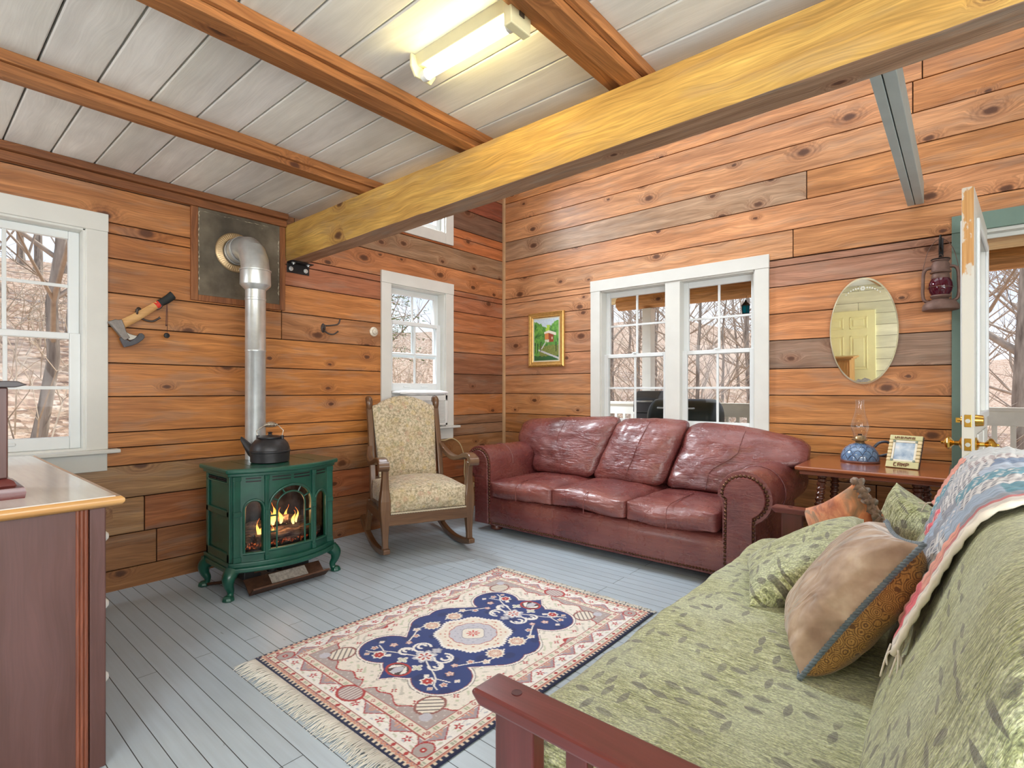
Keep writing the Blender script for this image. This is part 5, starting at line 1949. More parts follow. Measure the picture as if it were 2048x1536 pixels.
# ------------------------------------------------------------------ patchwork throw over the futon back
def build_throw():
    prof = spline([(p[0], p[1], 0) for p in BACK_PROF[1:11]], 10)
    prof = [Vector((p.x, p.y, 0)) for p in prof]
    L = [0.0]
    for a, b in zip(prof, prof[1:]): L.append(L[-1] + (b - a).length)
    xs_ = np.array([p.x for p in prof]); zs_ = np.array([p.y for p in prof]); L = np.array(L)
    cx, cz = 3.90, 0.66

    def fn(u, v):
        # u along the futon (near -> far), v from the front hem over the top to the rear hem
        y = -2.93 + 1.12 * u - 0.03 * v
        s0 = 0.17 + 0.16 * u + 0.012 * np.sin(u * 23)
        s = s0 + (0.98 - s0) * v
        x = np.interp(s, L, xs_); z = np.interp(s, L, zs_)
        dx, dz = x - cx, z - cz
        l = np.sqrt(dx * dx + dz * dz)
        rip = (0.0028 * np.sin(v * 95 + 3 * np.sin(u * 9)) * (0.6 + 0.4 * np.sin(u * 31 + v * 5)) + 0.0028 * np.sin(u * 60 + v * 11) + 0.0015 * np.sin(v * 190 + u * 40)) * np.minimum(1, u * 12 + 0.15)
        off = 0.022 + rip
        xo = np.array([XS(k) for k in y])
        return np.stack([x + dx / l * off + xo, y, z + dz / l * off], -1)
    me, u, v = grid_mesh('patchwork', 180, 200, fn)
    pal = [(152, 172, 196), (176, 190, 208), (120, 142, 172), (232, 160, 142), (226, 100, 112), (204, 208, 208), (96, 152, 170), (150, 156, 168), (236, 190, 168), (128, 170, 178), (196, 200, 206), (164, 182, 202)]
    rnd = random.Random(21)
    cols = np.zeros((len(u), 4), np.float32)
    rows = 9
    u, v = v * 0.92, u
    r = np.minimum((v * rows).astype(int), rows - 1)
    for k in range(rows):
        cuts = [0.0]
        while cuts[-1] < 1: cuts.append(cuts[-1] + rnd.choice([0.12, 0.18, 0.26]))
        for a, b in zip(cuts, cuts[1:]):
            c_ = rnd.choice(pal)
            kind = rnd.random()
            m = (r == k) & (u >= a) & (u < b)
            base = np.array(lin(*c_)[:3])
            cc = np.tile(base, (m.sum(), 1))
            uu, vv = u[m], v[m]
            if kind < 0.18:
                w = ((np.sin(uu * 260) > 0.2) | (np.sin(vv * 420) > 0.4))
                cc = np.where(w[:, None], np.array(lin(224, 222, 220)[:3]), np.array(lin(110, 112, 124)[:3]) * 0.8 + base * 0.2)
            elif kind < 0.4:
                w = np.sin(uu * 190 + 3 * np.sin(vv * 70)) * np.sin(vv * 230) > 0.55
                cc = np.where(w[:, None], np.array(lin(236, 228, 222)[:3]), cc)
            cols[m, :3] = cc
    # white hem at the near side and pink binding
    u, v = v, u / 0.92
    hem = (u < 0.03)
    cols[hem, :3] = lin(232, 224, 214)[:3]
    cols[(u < 0.045) & (u >= 0.03), :3] = lin(206, 120, 122)[:3]
    cols[:, 3] = 1
    attr_color(me, 'col', cols)
    g = G('patchwork_cotton')
    ccol = g.n('Attribute', attribute_name='col').outputs[0]
    uv = g.n('UVMap').outputs[0]
    cr = g.noise(g.scaled(uv, (90, 9, 1)), 1.0, 4.0, 0.6, dist=0.6)
    f = g.n('MapRange', {0: cr, 1: 0.3, 2: 0.7, 3: 0.66, 4: 1.12}).outputs[0]
    cc = g.n('VectorMath', {0: ccol, 'Scale': f}, operation='SCALE').outputs[0]
    mat = g.bsdf(Base_Color=cc, Roughness=0.9, Sheen_Weight=0.2, Normal=g.bump(cr, 0.9, 0.012))
    t = thing('patchwork_throw', 'crinkled blue and pink patchwork throw over the futon back', 'throw', (3.9, -2.4, 0.9))
    bm = nb()
    bm.from_mesh(me)
    bmesh.ops.translate(bm, verts=bm.verts, vec=(-3.9, 2.4, -0.9))
    o_me = bpy.data.meshes.new('cloth')
    bm.to_mesh(o_me); bm.free()
    bpy.data.meshes.remove(me)
    mesh_obj('cloth', o_me, mat, t, smooth=180, solid=0.006)
    bm = nb()
    us = np.linspace(0, 0.9, 60)
    p = fn(np.zeros(60) - 0.004, us)
    tube(bm, [tuple(k) for k in p], [0.0065 + 0.002 * math.sin(i * 1.9) for i in range(60)], 7)
    rnd = random.Random(3)
    base = fn(np.array([0.0]), np.array([0.0]))[0]
    for i in range(9):
        a = Vector(base) + Vector((rnd.uniform(-.008, .02), rnd.uniform(-.02, .03), rnd.uniform(-.01, .03)))
        b = a + Vector((rnd.uniform(-.025, .0), rnd.uniform(-.03, .0), -rnd.uniform(.03, .075)))
        tube(bm, spline([a, a.lerp(b, 0.5) + Vector((rnd.uniform(-.006, .006), 0, 0.004)), b], 4), 0.0022, 5)
    base = fn(np.array([1.0]), np.array([0.0]))[0]
    for i in range(2):
        a = Vector(base)
        tube(bm, spline([a, a + Vector((-.02, .0, -0.005)), a + Vector((-0.035 - .01 * i, -0.01, -0.035 + .03 * i))], 5), 0.002, 5)
    obj('fringe', bm, simple('cream_fringe', lin(232, 222, 208), 0.9), t, world=True, smooth=180)


build_throw()


# ------------------------------------------------------------------ oriental rug
def build_rug():
    HX, HY = 0.565, 0.80
    CX, CY = 2.027, -2.535
    nx, ny = 300, 424

    def fn(u, v):
        x = (u * 2 - 1) * HX; y = (v * 2 - 1) * HY
        edge = np.minimum(HX - np.abs(x), HY - np.abs(y))
        z = 0.011 + 0.0015 * np.sin(x * 9) * np.sin(y * 7) - 0.006 * np.exp(-edge / 0.004)
        wob = 0.006 * np.sin(y * 3.0 + 0.4)
        return np.stack([x + wob, y, z], -1)
    me, u, v = grid_mesh('rug_pile', nx, ny, fn)
    X = (u * 2 - 1) * HX; Y = (v * 2 - 1) * HY
    p, q = np.abs(X), np.abs(Y)
    C = lambda *a: np.array(lin(*a)[:3])
    cream, cream2, blue, navy, red, mauve, pink, lgrey, green, black = C(240, 236, 230), C(234, 226, 212), C(38, 60, 122), C(28, 36, 70), C(178, 56, 56), C(178, 166, 164), C(208, 160, 140), C(196, 196, 206), C(176, 184, 152), C(70, 58, 62)
    col = np.tile(C(238, 231, 220), (len(X), 1))

    def put(mask, c): col[mask] = c
    edge = np.minimum(HX - p, HY - q)
    along = np.where(HX - p < HY - q, Y, X)
    hsh = lambda a, b, s: np.modf(np.abs(np.sin(a * 127.1 + b * 311.7 + s * 74.7) * 43758.5453))[0]
    # faint all-over grey vines
    vine = np.sin(X * 62 + 2.2 * np.sin(Y * 48)) * np.sin(Y * 58 + 2.0 * np.sin(X * 51))
    put(vine > 0.72, C(206, 202, 190))
    put(vine < -0.80, C(204, 208, 184))

    # medallion signed distance (negative inside), quadrant symmetric
    def circ(cx, cy, r): return np.hypot(p - cx, q - cy) - r

    def smin(a, b, k=0.03):
        h = np.clip(0.5 + 0.5 * (b - a) / k, 0, 1)
        return b * (1 - h) + a * h - k * h * (1 - h)
    d = circ(0.0, 0.36, 0.135)
    d = np.minimum(d, np.maximum(p * 1.25 + (q - 0.40) - 0.145, 0.38 - q))
    d = np.minimum(d, circ(0.185, 0.365, 0.128))
    d = smin(d, np.hypot(p / 0.235, q / 0.36) * 0.26 - 0.26, 0.02)
    d = np.minimum(d, circ(0.225, 0.055, 0.115))
    d = np.minimum(d, np.maximum((p - 0.225) * 1.2 + np.abs(q - 0.145) * 1.1 - 0.085, -1))
    med = d
    # grey mauve spandrels beyond a cream band
    IX, IY = 0.40, 0.63          # inner field
    inner = (p < IX) & (q < IY)
    scal = 0.012 * np.sin(np.arctan2(q, p) * 34)
    sp = inner & (med + scal > 0.105)
    put(sp, mauve)
    put(sp & (np.sin(X * 150) * np.sin(Y * 150) > 0.86), C(214, 210, 208))
    put(inner & (np.abs(med + scal - 0.105) < 0.0035), red)
    # vases in the spandrel corners
    vz = np.hypot((p - 0.30) / 0.052, (q - 0.525) / 0.062)
    put(inner & (vz < 1), cream2)
    put(inner & (np.abs(vz - 1) < 0.09), C(150, 96, 90))
    put(inner & (vz < 0.9) & (np.abs(np.modf((p + q) * 34)[0] - 0.5) < 0.12), black)
    put(inner & (np.hypot(p - 0.345, q - 0.585) < 0.024), lgrey)
    # cream band flowers
    for (a, b) in ((0.06, 0.585), (0.12, 0.555), (0.33, 0.42), (0.36, 0.34), (0.335, 0.24), (0.36, 0.19), (0.245, 0.55), (0.37, 0.05)):
        r_ = np.hypot(p - a, q - b); th = np.arctan2(q - b, p - a)
        put(inner & (r_ < 0.013 * (0.75 + 0.4 * np.cos(4 * th))), red)
        put(inner & (r_ < 0.004), cream)
    # medallion body
    put(med < 0.012, black)
    put(med < 0.009, cream)
    put(med < -0.0005, C(150, 60, 58))
    put(med < -0.004, blue)
    nv = np.sin(X * 40) * np.sin(Y * 33)
    put((med < -0.004) & (nv > 0.6), C(32, 50, 106))
    inside = med < -0.012
    # arabesque scrolls
    def ringm(cx, cy, r, w, a0=-10, a1=10):
        rr = np.hypot(p - cx, q - cy); th = np.arctan2(q - cy, p - cx)
        return inside & (np.abs(rr - r) < w) & (th > a0) & (th < a1)
    for cx, cy, r in ((0.072, 0.255, 0.040), (0.080, 0.250, 0.018), (0.10, 0.325, 0.030), (0.105, 0.32, 0.013)):
        put(ringm(cx, cy, r, 0.006, -2.3, 2.6), cream)
    for pts, w in ((((0.0, 0.30), (0.06, 0.335), (0.12, 0.36), (0.175, 0.39), (0.21, 0.43)), 0.0032), (((0.16, 0.27), (0.2, 0.2), (0.235, 0.14), (0.235, 0.06), (0.22, 0.02)), 0.0032), (((0.175, 0.39), (0.24, 0.37)), 0.003), (((0.21, 0.43), (0.24, 0.44)), 0.003)):
        P_ = np.array([[a.x, a.y] for a in spline([(a, b, 0) for a, b in pts], 8)])
        for a, b in zip(P_, P_[1:]):
            t_ = np.clip(((p - a[0]) * (b[0] - a[0]) + (q - a[1]) * (b[1] - a[1])) / (np.sum((b - a) ** 2) + 1e-9), 0, 1)
            dd = np.hypot(p - a[0] - t_ * (b[0] - a[0]), q - a[1] - t_ * (b[1] - a[1]))
            put(inside & (dd < w), cream)
    # centre flowers on the long axis
    def flower(a, b, r, petals, c1, c2, c3, amp=0.18):
        rr = np.hypot(p - a, q - b); th = np.arctan2(q - b, p - a)
        rim = r * (1 + amp * np.cos(petals * th))
        put(inside & (rr < rim), c1)
        put(inside & (rr < rim * 0.72), c2)
        put(inside & (rr < rim * 0.55) & (np.cos(petals * 1.0 * th) > 0.2), c3)
        put(inside & (rr < rim * 0.16), c1)
    flower(0.0, 0.300, 0.048, 6, lgrey, cream, red)
    flower(0.0, 0.232, 0.024, 5, C(160, 160, 170), lgrey, lgrey)
    flower(0.215, 0.075, 0.042, 12, cream2, pink, cream2, 0.10)
    flower(0.165, 0.425, 0.030, 7, cream, red, red, 0.14)
    flower(0.235, 0.40, 0.015, 5, cream, pink, red)
    flower(0.19, 0.325, 0.017, 5, pink, cream, red)
    flower(0.13, 0.40, 0.012, 4, cream, cream, green)
    flower(0.185, 0.20, 0.016, 5, cream, pink, red)
    flower(0.235, 0.155, 0.018, 5, cream, cream2, pink)
    flower(0.155, 0.265, 0.014, 5, pink, cream, red)
    flower(0.215, 0.455, 0.012, 4, cream, pink, red)
    flower(0.05, 0.385, 0.022, 4, cream, green, cream, 0.3)
    flower(0.255, 0.345, 0.012, 4, cream, cream, pink)
    # tulip at the pointed end
    tu = np.hypot(p / 0.062, (q - 0.445) / 0.05)
    put((med < -0.006) & (tu < 1), red)
    put((med < -0.006) & (tu < 0.82), black)
    put((med < -0.006) & (tu < 0.74) & (np.cos(np.arctan2(p, q - 0.40) * 9) > -0.2), cream)
    put((med < -0.006) & (np.hypot(p / 0.02, (q - 0.45) / 0.03) < 1), lgrey)
    # central rosette: saw toothed cream, scalloped grey, white, red star
    rr = np.hypot(X, Y); th = np.arctan2(Y, X)
    big = 0.178 * (1 + 0.045 * np.cos(8 * th))
    saw = 0.010 * np.abs(np.modf(th * 60 / (2 * np.pi) + 50)[0] * 2 - 1)
    put(rr < big + saw, cream)
    put(rr < big - 0.010, cream2)
    put((rr < big - 0.018) & (np.sin(th * 14) * np.sin(rr * 150) > 0.75), pink)
    put((rr < big - 0.018) & (np.sin(th * 12 + 1.5) * np.sin(rr * 120 + 1) > 0.86), C(196, 108, 96))
    sc = 0.108 * (1 + 0.06 * np.abs(np.cos(6 * th)))
    put(rr < sc + 0.005, red)
    put(rr < sc + 0.001, lgrey)
    put((rr < sc - 0.012) & (np.sin(th * 10) * np.sin(rr * 190) > 0.8), C(160, 164, 180))
    put(rr < 0.060 * (1 + 0.10 * np.cos(4 * th)), C(120, 120, 140))
    put(rr < 0.057 * (1 + 0.10 * np.cos(4 * th)), C(232, 226, 214))
    put(rr < 0.036 * (0.55 + 0.45 * np.cos(8 * th)), C(206, 66, 60))
    put(rr < 0.005, cream)

    # ---- borders
    bx = p - IX; by = q - IY
    bd = np.maximum(bx, by)                       # distance outward from the inner field
    bz = bd > 0
    wob = along
    # inner guard stripe
    g1 = bz & (bd < 0.036)
    put(g1, cream2)
    per = np.modf(np.abs(along) / 0.075)[0] - 0.5
    fl = np.hypot(per * 0.075, bd - 0.018)
    put(g1 & (fl < 0.0095) & (np.abs(np.abs(per * 0.075) - np.abs(bd - 0.018)) > 0.0025), red)
    put(g1 & (np.abs(np.abs(per) - 0.42) < 0.05) & (np.abs(bd - 0.018) < 0.009), green)
    for dd in (0.001, 0.036): put(bz & (np.abs(bd - dd) < 0.0022), C(176, 88, 84))
    # main cream border with vases, rams and red flowers
    W0, W1 = 0.038, 0.108
    main = bz & (bd >= W0) & (bd < W1)
    put(main, C(242, 239, 234))
    vine2 = np.sin(along * 70 + 3 * np.sin(bd * 90)) * np.cos(bd * 140)
    put(main & (vine2 > 0.75), C(206, 208, 190))
    put(main & (vine2 < -0.82), C(196, 196, 204))
    mid = (W0 + W1) / 2
    per = (np.modf(np.abs(along) / 0.155 + 0.0)[0] - 0.5) * 0.155
    k = np.floor(np.abs(along) / 0.155)
    r_ = np.hypot(per, bd - mid); th = np.arctan2(bd - mid, per)
    put(main & (r_ < 0.017 * (0.72 + 0.35 * np.cos(5 * th))), C(186, 48, 58))
    put(main & (r_ < 0.005), cream)
    per2 = (np.modf(np.abs(along) / 0.155 + 0.5)[0] - 0.5) * 0.155
    tri = np.abs(per2) * 0.8 + (bd - W0)
    put(main & (tri < 0.050) & ((bd - W0) > 0.004), C(168, 156, 164))
    put(main & (np.abs(tri - 0.050) < 0.003), red)
    put(main & (tri < 0.030) & (np.abs(np.sin(per2 * 190)) > 0.55), pink)
    # corner ewers
    ew = np.hypot((p - (IX + mid)) / 0.034, (q - (IY + mid)) / 0.040)
    put(bz & (ew < 1), mauve)
    put(bz & (np.abs(ew - 1) < 0.08), red)
    put(bz & (np.hypot(p - IX - mid, q - IY - mid) < 0.012), red)
    put(bz & (np.hypot(p - IX - mid, q - IY - mid) < 0.005), cream)
    # big medallion urns in the middle of each end
    ur = np.hypot(X / 0.062, (q - IY - 0.045) / 0.048)
    put(bz & (ur < 1) & (q > IY), C(170, 150, 150))
    put(bz & (np.abs(ur - 1) < 0.10) & (q > IY), red)
    put(bz & (ur < 0.85) & (q > IY) & (np.sin(X * 420) > 0.3), cream)
    # outer guard
    g2 = bz & (bd >= W1) & (bd < W1 + 0.026)
    put(g2, cream2)
    per = np.modf(np.abs(along) / 0.068)[0] - 0.5
    put(g2 & (np.hypot(per * 0.068, bd - W1 - 0.013) < 0.0085), red)
    put(g2 & (np.abs(np.abs(per) - 0.4) < 0.06) & (np.abs(bd - W1 - 0.013) < 0.007), C(176, 180, 160))
    for dd in (W1, W1 + 0.026): put(bz & (np.abs(bd - dd) < 0.0018), C(160, 80, 76))
    # zig zag stripe and navy edge with teeth
    e0 = W1 + 0.027
    zz = bz & (bd >= e0)
    zig = np.abs(np.modf(np.abs(along) / 0.020)[0] - 0.5)
    lev = (bd - e0) - zig * 0.018
    band = np.floor(lev / 0.006).astype(int) % 4
    for b_, c_ in ((0, C(206, 140, 120)), (1, C(226, 212, 190)), (2, C(90, 96, 130)), (3, C(214, 170, 150))):
        put(zz & (band == b_), c_)
    out = edge < 0.019
    put(out, navy)
    tooth = np.abs(np.modf(np.abs(along) / 0.024)[0] - 0.5) * 2
    put((edge >= 0.011) & (edge < 0.019) & (tooth > 0.55), C(226, 212, 192))
    # abrash: gentle knot noise
    k = 0.93 + 0.14 * hsh(np.floor(X * 420), np.floor(Y * 420), 1.0)
    col *= k[:, None]
    attr_color(me, 'col', np.concatenate([col, np.ones((len(X), 1))], 1))
    t = thing('oriental_rug', 'cream and navy medallion rug with white fringe on the floor', 'rug', (CX, CY, 0))
    mesh_obj('rug_pile', me, vcol('wool_pile', 0.95, 0.5, 700.0, sheen=0.15), t, smooth=180)
    fm = simple('cotton_fringe', lin(222, 218, 208), 0.9, var=0.1)
    rnd = random.Random(12)
    for s, L0, L1 in ((-1, 0.055, 0.105), (1, 0.025, 0.05)):
        bm = nb()
        for i in range(330):
            x = -HX + 2 * HX * (i + rnd.random()) / 330
            L = rnd.uniform(L0, L1)
            clump = 0.02 * mnoise.noise((x * 9, s, 0)) + rnd.uniform(-0.012, 0.012)
            y0 = s * (HY - 0.002)
            tube(bm, [(x, y0, 0.006), (x + clump * 0.5 + rnd.uniform(-.004, .004), y0 + s * L * 0.5, 0.006 + rnd.uniform(0, .006)), (x + clump * 1.6 + rnd.uniform(-.008, .008), y0 + s * L, 0.003)], [0.0026, 0.0022, 0.0014], 4)
        if s < 0:
            box(bm, (-HX, -HY - 0.03, 0.001), (HX, -HY + 0.004, 0.005))
        obj('fringe', bm, fm, t, smooth=180)


build_rug()

# ================================================================== SMALL THINGS
def build_kettle():
    cx, cy, z0 = 0.535, -2.835, 0.7500
    t = thing('kettle', 'black cast iron kettle with coiled wire handle on the stove', 'kettle', (cx, cy, z0))
    K = M['cast']
    bm = nb()
    lathe(bm, [(0.088, 0), (0.094, 0.004), (0.096, 0.050), (0.100, 0.054), (0.100, 0.060), (0.096, 0.063), (0.095, 0.075), (0.088, 0.095), (0.074, 0.113), (0.060, 0.122), (0.056, 0.124), (0.056, 0.128), (0.0, 0.128)], (cx, cy, z0), 36, cap=False)
    body = obj('body', bm, K, t, world=True, smooth=35)
    bm = nb()
    lathe(bm, [(0.062, 0.127), (0.062, 0.131), (0.04, 0.136), (0.012, 0.139), (0.008, 0.146), (0.012, 0.154), (0.0, 0.157)], (cx, cy, z0), 28, cap=False)
    obj('lid', bm, K, t, world=True, smooth=40)
    # spout points to the left of the photo
    d = Vector((-0.7611, -0.6486, 0))
    o = Vector((cx, cy, z0))
    bm = nb()
    s = Vector((0.6486, -0.7611, 0))
    secs = [(0.045, 0.030, 0.058, 0.003), (0.085, 0.026, 0.080, 0.006), (0.112, 0.020, 0.103, 0.030), (0.135, 0.015, 0.122, 0.072), (0.150, 0.012, 0.131, 0.105)]
    rings = []
    for r, w, zt, zb in secs:
        c0 = o + d * r
        rings.append([bm.verts.new(c0 + s * (w * math.cos(a)) + Vector((0, 0, (zt + zb) / 2 + (zt - zb) / 2 * math.sin(a)))) for a in [2 * PI * k / 12 for k in range(12)]])
    for A, B in zip(rings, rings[1:]):
        for k in range(12): bm.faces.new((A[k], A[(k + 1) % 12], B[(k + 1) % 12], B[k]))
    bm.faces.new(rings[0]); bm.faces.new(rings[-1][::-1])
    obj('spout', bm, K, body, world=True, smooth=60)
    h = Vector((0.7611, 0.6486, 0))
    up = Vector((0, 0, 1))
    for sg in (-1, 1):
        bm = nb()
        tube(bm, [o + h * sg * 0.064 + up * 0.118, o + h * sg * 0.064 + up * 0.138], 0.008, 8)
        obj('lug', bm, K, body, world=True, smooth=40)
    hp = [o + h * -0.064 + up * 0.132, o + h * -0.072 + up * 0.160, o + h * -0.034 + up * 0.186, o + h * 0.0 + up * 0.194, o + h * 0.040 + up * 0.192, o + h * 0.070 + up * 0.164, o + h * 0.062 + up * 0.132]
    wire = simple('bright_wire', lin(196, 186, 170), 0.3, 0.9)
    bm = nb()
    tube(bm, hp, 0.0024, 8)
    hd = obj('handle', bm, wire, t, world=True, smooth=60)
    bm = nb()
    a, b = o + h * -0.030 + up * 0.188, o + h * 0.036 + up * 0.192
    pts = []
    for i in range(110):
        q = i / 109
        p = a.lerp(b, q) + up * 0.005 * math.sin(q * PI)
        r = 0.004 + 0.0095 * math.sin(q * PI) ** 0.7
        an = q * 2 * PI * 11
        pts.append(p + up * (r * math.cos(an)) + s * (r * math.sin(an)))
    tube(bm, pts, 0.0019, 6)
    obj('coil_grip', bm, wire, hd, world=True, smooth=60)
    t.scale = (1.20, 1.20, 1.20)


build_kettle()


def hook(name, label, y, z, flip=1, big=1.0):
    """triple wire coat hook: two prongs spreading sideways and one straight out"""
    t = thing(name, label, 'coat hook', (0.0, y, z))
    I = M['iron']
    bm = nb()
    lathe(bm, [(0.0, 0.0), (0.020, 0.0), (0.018, 0.006), (0.010, 0.010), (0.0, 0.011)], (0, 0, 0), 14, Matrix.Translation((0, y, z)) @ Matrix.Rotation(PI / 2, 4, 'Y') @ Matrix.Diagonal((1.9, 1, 1, 1)), cap=False)
    obj('back_plate', bm, I, t, world=True, smooth=50)
    bm = nb()
    tube(bm, spline([(0.006, y, z + 0.018), (0.04, y + 0.045 * flip, z + 0.022), (0.060, y + 0.095 * flip, z + 0.036), (0.066, y + 0.110 * flip, z + 0.078)], 6), [0.006] * 18 + [0.008], 8)
    obj('upper_prong', bm, I, t, world=True, smooth=60)
    bm = nb()
    tube(bm, spline([(0.006, y, z - 0.014), (0.030, y + 0.020 * flip, z - 0.040), (0.048, y + 0.060 * flip, z - 0.048), (0.056, y + 0.098 * flip, z - 0.022)], 6), [0.006] * 18 + [0.008], 8)
    obj('lower_prong', bm, I, t, world=True, smooth=60)
    bm = nb()
    tube(bm, spline([(0.006, y, z), (0.045, y - 0.020 * flip, z - 0.020), (0.072, y - 0.026 * flip, z - 0.008), (0.076, y - 0.026 * flip, z + 0.018)], 6), [0.0055] * 18 + [0.0075], 8)
    obj('front_prong', bm, I, t, world=True, smooth=60)
    return t


hook('coat_hook', 'dark iron coat hook with empty prongs between pipe and window', -2.165, 1.690)
hook('coat_hook', 'iron coat hook carrying the hatchet beside the left window', -3.395, 1.672)

# ceramic knob on the wall
t = thing('ceramic_rosette', 'round pale ceramic rosette on the wall beside the narrow window', 'wall ornament', (0, -1.695, 1.70))
bm = nb()
T = Matrix.Translation((0, -1.695, 1.70)) @ Matrix.Rotation(PI / 2, 4, 'Y')
lathe(bm, [(0.0, 0.0), (0.040, 0.0), (0.041, 0.006), (0.034, 0.012), (0.026, 0.014), (0.024, 0.024), (0.018, 0.030), (0.010, 0.032), (0.009, 0.036), (0.0, 0.037)], (0, 0, 0), 24, T, cap=False)
obj('body', bm, simple('cream_ceramic', lin(214, 206, 188), 0.25, coat=0.5, var=0.06), t, world=True, smooth=35)

# steel angle bracket under the beam
t = thing('angle_bracket', 'black steel angle bracket bolted under the beam end', 'bracket', (0, -2.37, 2.11))
bm = nb()
box(bm, (0.0, -2.462, 2.083), (0.007, -2.285, 2.158))
box(bm, (0.0, -2.462, 2.152), (0.075, -2.285, 2.160))
obj('plate', bm, M['black_metal'], t, world=True, bevel=0.002)
for y in (-2.432, -2.315):
    bm = nb()
    T = Matrix.Translation((0.007, y, 2.113)) @ Matrix.Rotation(PI / 2, 4, 'Y')
    lathe(bm, [(0, 0), (0.017, 0), (0.017, 0.003), (0.011, 0.004), (0.011, 0.010), (0.006, 0.011), (0.005, 0.015), (0, 0.015)], (0, 0, 0), 14, T, cap=False)
    obj('bolt', bm, M['steel'], t, world=True, smooth=30)
    bm = nb()
    lathe(bm, [(0, 0), (0.005, 0), (0.006, 0.006), (0.014, 0.007), (0.014, 0.013), (0, 0.013)], (0.045, y, 2.139), 14, cap=False)
    obj('bolt', bm, M['steel'], t, world=True, smooth=30)


def build_hatchet():
    """hangs flat along the wall; local frame: a along the handle (head -> grip), b downwards across"""
    P = lambda y, z, x=0.060: Vector((x, y, z))
    t = thing('hatchet', 'forged hatchet with ash handle and black and red grip', 'hatchet', (0.06, -3.38, 1.66))
    head, grip = P(-3.512, 1.576), P(-3.226, 1.796)
    ax = (grip - head).normalized()
    nrm = Vector((1, 0, 0))
    dn = ax.cross(nrm).normalized()
    if dn.z > 0: dn = -dn
    ash = wood('ash_handle', lin(214, 170, 112), 0.15, 12.0, rough=0.4, coat=0.2, bump=0.03, fine=0.1)
    grip_m = simple('black_rubber_grip', lin(30, 34, 34), 0.65)
    red_m = simple('red_band', lin(206, 52, 36), 0.45, var=0.05)

    def bar(a0, a1, w0, w1, thick, mat, name, parent, off0=0.0, off1=0.0):
        bm = nb()
        n = 8
        rings = []
        for i in range(n + 1):
            q = i / n
            c = head.lerp(grip, a0 + (a1 - a0) * q) + dn * (off0 + (off1 - off0) * q + 0.004 * math.sin(q * PI))
            w = w0 + (w1 - w0) * q
            rings.append([bm.verts.new(c + dn * (w * math.cos(k)) + nrm * (thick * math.sin(k))) for k in [2 * PI * j / 12 for j in range(12)]])
        for A, B in zip(rings, rings[1:]):
            for k in range(12): bm.faces.new((A[k], A[(k + 1) % 12], B[(k + 1) % 12], B[k]))
        bm.faces.new(rings[0]); bm.faces.new(rings[-1][::-1])
        uv_box(bm, 'y')
        return obj(name, bm, mat, parent, world=True, smooth=50)
    hd = bar(0.04, 0.70, 0.026, 0.0205, 0.011, ash, 'handle', t)
    bar(0.66, 0.735, 0.0215, 0.022, 0.013, red_m, 'grip_band', hd)
    bar(0.73, 1.00, 0.022, 0.026, 0.014, grip_m, 'grip', hd, 0.0, -0.004)
    # head: poll on the upper left, flaring bearded bit to the lower right
    steel = simple('forged_steel', lin(128, 122, 118), 0.45, 0.7, var=0.2, vscale=30, bump=0.15)
    dark = simple('leather_sheath', lin(74, 74, 80), 0.45, 0.1, var=0.25, vscale=20)

    def plate(pts, th, mat, name, parent):
        bm = nb()
        A = [bm.verts.new((0.060 - th, y, z)) for y, z in pts]
        B = [bm.verts.new((0.060 + th, y, z)) for y, z in pts]
        bm.faces.new(A); bm.faces.new(B[::-1])
        for k in range(len(pts)): bm.faces.new((A[k], A[(k + 1) % len(pts)], B[(k + 1) % len(pts)], B[k]))
        return obj(name, bm, mat, parent, world=True, bevel=0.003)
    hpx = lambda x, y: (-3.601 + x * 0.000243, 1.830 - y * 0.000272)
    eye = [hpx(*p) for p in ((160, 850), (300, 790), (345, 800), (420, 780), (470, 900), (520, 1060), (590, 1170), (480, 1240), (420, 1180), (330, 1060), (240, 950))]
    ey = plate(eye, 0.019, steel, 'axe_head', t)
    web = [hpx(*p) for p in ((500, 1030), (590, 1080), (680, 1105), (750, 1110), (720, 1180), (600, 1230), (520, 1180))]
    plate(web, 0.007, simple('bright_bit', lin(186, 184, 178), 0.3, 0.8, var=0.1), 'beard', ey)
    bit = [hpx(*p) for p in ((385, 1190), (440, 1165), (500, 1200), (590, 1250), (700, 1170), (760, 1110), (790, 1060), (840, 1050), (890, 1090), (900, 1140), (860, 1200), (760, 1280), (640, 1340), (540, 1370), (485, 1390), (430, 1280))]
    plate(bit, 0.013, dark, 'blade_sheath', ey)
    # cord and toggle
    bm = nb()
    c0 = Vector((0.075, hpx(1375, 350)[0], hpx(1375, 350)[1]))
    tube(bm, [c0, c0 + Vector((0.004, -0.003, -0.06)), c0 + Vector((0, -0.004, -0.13))], 0.0024, 6)
    tube(bm, [c0 + Vector((0.004, 0, 0)), c0 + Vector((0.006, 0.003, -0.07)), c0 + Vector((0.002, 0.002, -0.175))], 0.0018, 6)
    lathe(bm, [(0.0, -0.006), (0.005, -0.004), (0.005, 0.004), (0, 0.006)], tuple(c0 + Vector((0, -0.003, -0.132))), 8, cap=False)
    cd = obj('lanyard', bm, simple('brown_leather_cord', lin(78, 42, 34), 0.7), t, world=True, smooth=60)
    bm = nb()
    T = Matrix.Translation(c0 + Vector((0, 0, -0.195))) @ Matrix.Rotation(PI / 2, 4, 'Y')
    lathe(bm, [(0, -0.007), (0.015, -0.005), (0.017, 0), (0.015, 0.005), (0, 0.007)], (0, 0, 0), 16, T, cap=False)
    obj('toggle', bm, M['black_metal'], cd, world=True, smooth=50)


build_hatchet()


